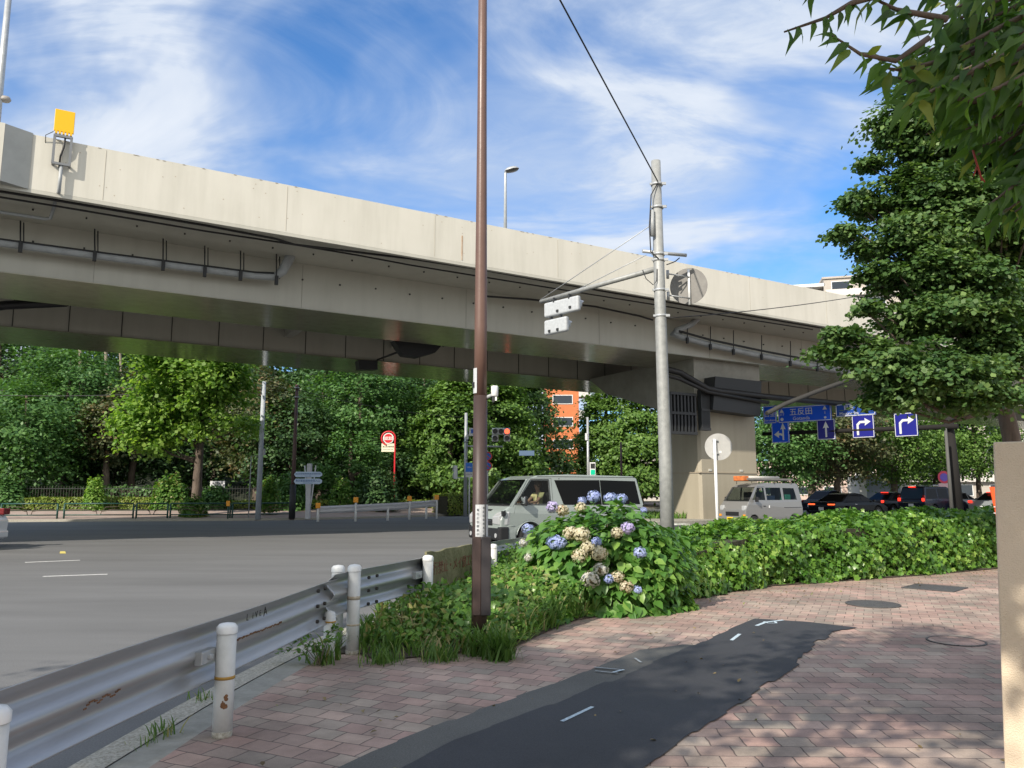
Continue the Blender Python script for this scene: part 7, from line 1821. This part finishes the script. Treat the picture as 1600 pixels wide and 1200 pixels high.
# big ginkgo at right --------------------------------------------------------
gb = A(1592, 800, 14.5); b = (gb.x, gb.y, 0)
crw = []
def cz(x, y, tt, rx, rz_, nc, per, cr=.40): crw.append((C(x, y, tt, b), (px2m(rx * rng.uniform(.85, 1.12), tt), px2m(rx, tt) * .9, px2m(rz_ * .92, tt)), int(nc * 2.2), int(per * .30), cr * rng.uniform(.62, .85), 'ball'))
rng = np.random.default_rng(55)
cz(1610, 300, 14.6, 90, 100, 44, 330); cz(1560, 330, 14.0, 80, 70, 34, 330); cz(1620, 480, 14.2, 60, 90, 30, 300); cz(1610, 160, 14.6, 70, 60, 20, 300); cz(1640, 240, 14.8, 60, 90, 26, 320); cz(1640, 400, 14.8, 60, 90, 26, 320); cz(1590, 330, 13.6, 70, 60, 26, 320); cz(1430, 190, 14.4, 75, 40, 26, 330); cz(1480, 140, 14.6, 80, 45, 26, 330); cz(1500, 200, 14.0, 80, 45, 22, 320); cz(1500, 330, 13.9, 80, 60, 26, 320); cz(1510, 450, 13.5, 90, 60, 26, 320)
cz(1470, 230, 14.3, 105, 45, 34, 330); cz(1430, 300, 14.2, 95, 40, 34, 330); cz(1440, 370, 14.0, 105, 42, 40, 330); cz(1455, 430, 13.8, 100, 36, 36, 330)
cz(1470, 490, 13.6, 105, 36, 34, 330); cz(1380, 560, 12.8, 95, 40, 34, 330, .36); cz(1450, 585, 12.8, 110, 38, 40, 330, .36); cz(1560, 540, 13.6, 90, 55, 40, 330); cz(1570, 400, 14.5, 80, 90, 50, 300); cz(1560, 250, 14.5, 90, 80, 40, 300); cz(1530, 615, 13, 70, 26, 22, 300)
cz(1335, 312, 14.2, 30, 7, 6, 220, .26); cz(1320, 360, 13.9, 34, 8, 6, 220, .26); cz(1370, 480, 13.6, 40, 9, 6, 220, .26); cz(1290, 545, 12.8, 26, 10, 5, 220, .26); cz(1360, 255, 14.3, 26, 7, 5, 220, .24); cz(1360, 388, 13.9, 30, 8, 6, 220, .26); cz(1350, 318, 14.2, 36, 9, 6, 200, .26); cz(1375, 425, 13.8, 40, 12, 8, 240, .28); cz(1310, 520, 12.8, 32, 16, 8, 240, .28); cz(1395, 215, 14.3, 30, 10, 6, 200, .25)
cz(1500, 120, 14.6, 90, 60, 24, 260); cz(1400, 622, 12.6, 60, 16, 10, 260, .3)
tree('ginkgo_tree', 'large dark green ginkgo overhanging the pavement at the right, in front of the overpass', 'tree', b, 9, crw, BARK, L_GINKD, 0.078, 101, 0.20, 'wide', None, 4, top=(-.2, 0, 8.8), flat=.30, hollow=.15)

# near broad-leaved branches at the upper right --------------------------------
t = thing('broadleaf_tree', 'near tree with long drooping leaves hanging into the upper right corner', 'tree', (3.4, 2.2, 0)); OX = np.array([3.4, 2.2, 0]); rng = np.random.default_rng(111)
P = []; Nn = []; Al = []; S = []; mb = MB()
def spray(pts, n, sz, droop=.8, side=.10):
    pts = [np.array(tuple(A(*p))) for p in pts]; mb.tube([tuple(p - OX) for p in pts], [.012 * (1 - .75 * i / (len(pts) - 1)) for i in range(len(pts))], 6)
    for i in range(n):
        f = (i + .5) / n * (len(pts) - 1); j = min(len(pts) - 2, int(f)); p = pts[j] + (pts[j + 1] - pts[j]) * (f - j); dr = pts[j + 1] - pts[j]; dr /= np.linalg.norm(dr)
        s_ = 1 if i % 2 else -1; sv = np.cross(dr, [0, 0, 1]) * s_
        al = sv * rng.uniform(.3, 1.2) + dr * rng.uniform(.2, 1.0) + np.array([0, 0, -droop * rng.uniform(.2, 1.3)]) + rng.normal(size=3) * .25
        P.append(p + rng.normal(size=3) * .006); Al.append(al * 3); nv = np.array([rng.normal() * .6, -1 + rng.normal() * .5, .35]); Nn.append(nv); S.append(sz * rng.uniform(.75, 1.25))
spray([(1420, -20, 2.6), (1330, 5, 2.6), (1290, 28, 2.6), (1225, 50, 2.62)], 15, .105)
spray([(1450, 60, 2.7), (1400, 95, 2.65), (1345, 85, 2.6), (1300, 55, 2.6)], 14, .115)
spray([(1320, -40, 2.5), (1275, -15, 2.5), (1220, -22, 2.5)], 9, .10)
spray([(1480, 30, 2.6), (1400, 15, 2.6), (1360, -5, 2.6)], 12, .13)
spray([(1540, 70, 2.8), (1470, 95, 2.75), (1410, 110, 2.7), (1375, 105, 2.7)], 18, .14)
spray([(1600, 150, 2.8), (1520, 160, 2.8), (1450, 140, 2.8), (1400, 120, 2.8)], 22, .14)
for k in range(95):
    x = rng.uniform(1430, 1680); y = rng.uniform(-90, 215) - max(0, (1500 - x) * .35); tt_ = rng.uniform(2.5, 4.2)
    if y > 150 and x < 1450: y -= 80
    spray([(x + 120, y - 50, tt_), (x + 50, y - 15, tt_), (x, y + 10, tt_), (x - 35, y + 25, tt_)], 16, .13)
for k in range(85):
    x = rng.uniform(1480, 1680); y = rng.uniform(120, 350); tt_ = rng.uniform(2.8, 4.2)
    if y > 250 and x < 1550: x += 50
    spray([(x + 100, y - 60, tt_), (x + 40, y - 20, tt_), (x, y + 10, tt_)], 14, .12)
mb.tube([(-.3, .2, -.1), (-.1, .1, 2.2), (-.3, .3, 3.2), tuple(np.array(tuple(A(1560, -40, 3.2))) - OX)], [.14, .11, .08, .03], 10)
mb.tube([(-.1, .1, 2.2), tuple(np.array(tuple(A(1640, 120, 3.4))) - OX)], [.08, .03], 8)
mb.build('branches', BARK, t); leaves('foliage', np.array(P) - OX, Nn, np.array(S) * .80, 'near', L_NEAR, t, 112, along=np.array(Al), aspect=.55)
# red seed spike hanging among the leaves
tw = thing('seed_spike', 'thin reddish seed spike hanging against the dark foliage at right', 'seed spike', tuple(A(1520, 235, 2.9))); mb = MB()
mb.tube([(0, 0, 0), (.01, 0, -.05), (.025, 0, -.12)], .004, 5); mb.tube([(.01, 0, -.06), (-.005, 0, -.10)], .003, 5); mb.tube([(.015, 0, -.09), (.035, 0, -.125)], .003, 5); mb.build('spike', mat('seed_red', (0.30, 0.05, 0.03), 0.7), tw)

# litter and small debris ---------------------------------------------------
rng = np.random.default_rng(201); P = []
for i in range(170):
    f = rng.uniform(0, 1) ** .8 * 5; j = min(4, int(f)); fr = [(1.6, 8.2), (2.6, 9.9), (4.0, 11.5), (6.0, 12.6), (8.2, 13.9), (9.2, 14.6)]
    x = fr[j][0] + (fr[j + 1][0] - fr[j][0]) * (f - j); y = fr[j][1] + (fr[j + 1][1] - fr[j][1]) * (f - j); P.append((x + rng.normal() * .3 + .1, y - abs(rng.normal()) * .4, .016))
for i in range(60): P.append((rng.uniform(-1.6, 3), rng.uniform(3.6, 8), .018))
P = np.array(P); Nn = rng.normal(size=(len(P), 3)) * .25 + np.array([0, 0, 1])
o = leaves('fallen_leaves', P, Nn, rng.uniform(.02, .045, len(P)), 'leaf', leafmat('dry_leaf', (0.10, 0.07, 0.03), (0.26, 0.20, 0.09), (0.20, 0.24, 0.06), trans=.1), None, 202); tag(o, None, None, None, 'stuff'); o['label'] = 'few fallen leaves scattered over the paving'; o['category'] = 'leaves'
# street trees behind the viewer that shade the pavement ---------------------
def shade_tree(label, tx, ty, tt_, r, nc, per, seed, sz=.10):
    c = Vector((tx, ty, 0)) - SUN_DIR * tt_
    b = (c.x - 1.0, c.y - .8, 0)
    return tree('ginkgo_tree', label, 'tree', b, c.z + 1.5, [((1.0, .8, c.z), r if isinstance(r, tuple) else (r, r, r * .75), nc, per, .5, 'ball')], BARK, L_GINKD, sz, seed, .16, 'wide', None, 8, hollow=.1)
shade_tree('large street ginkgo behind the viewer whose shade covers the guardrail and near kerb', -1.9, 5.6, 11.5, (2.6, 3.2, 2.2), 125, 200, 131)
shade_tree('street ginkgo behind the viewer whose shade falls on the asphalt patch', 0.0, 6.0, 13.0, (1.3, 2.2, 1.3), 44, 190, 141)
c_ = shade_tree('street ginkgo behind the viewer whose shade falls on the lower right paving', 3.4, 6.6, 10.5, (1.5, 2.0, 1.2), 50, 190, 121)
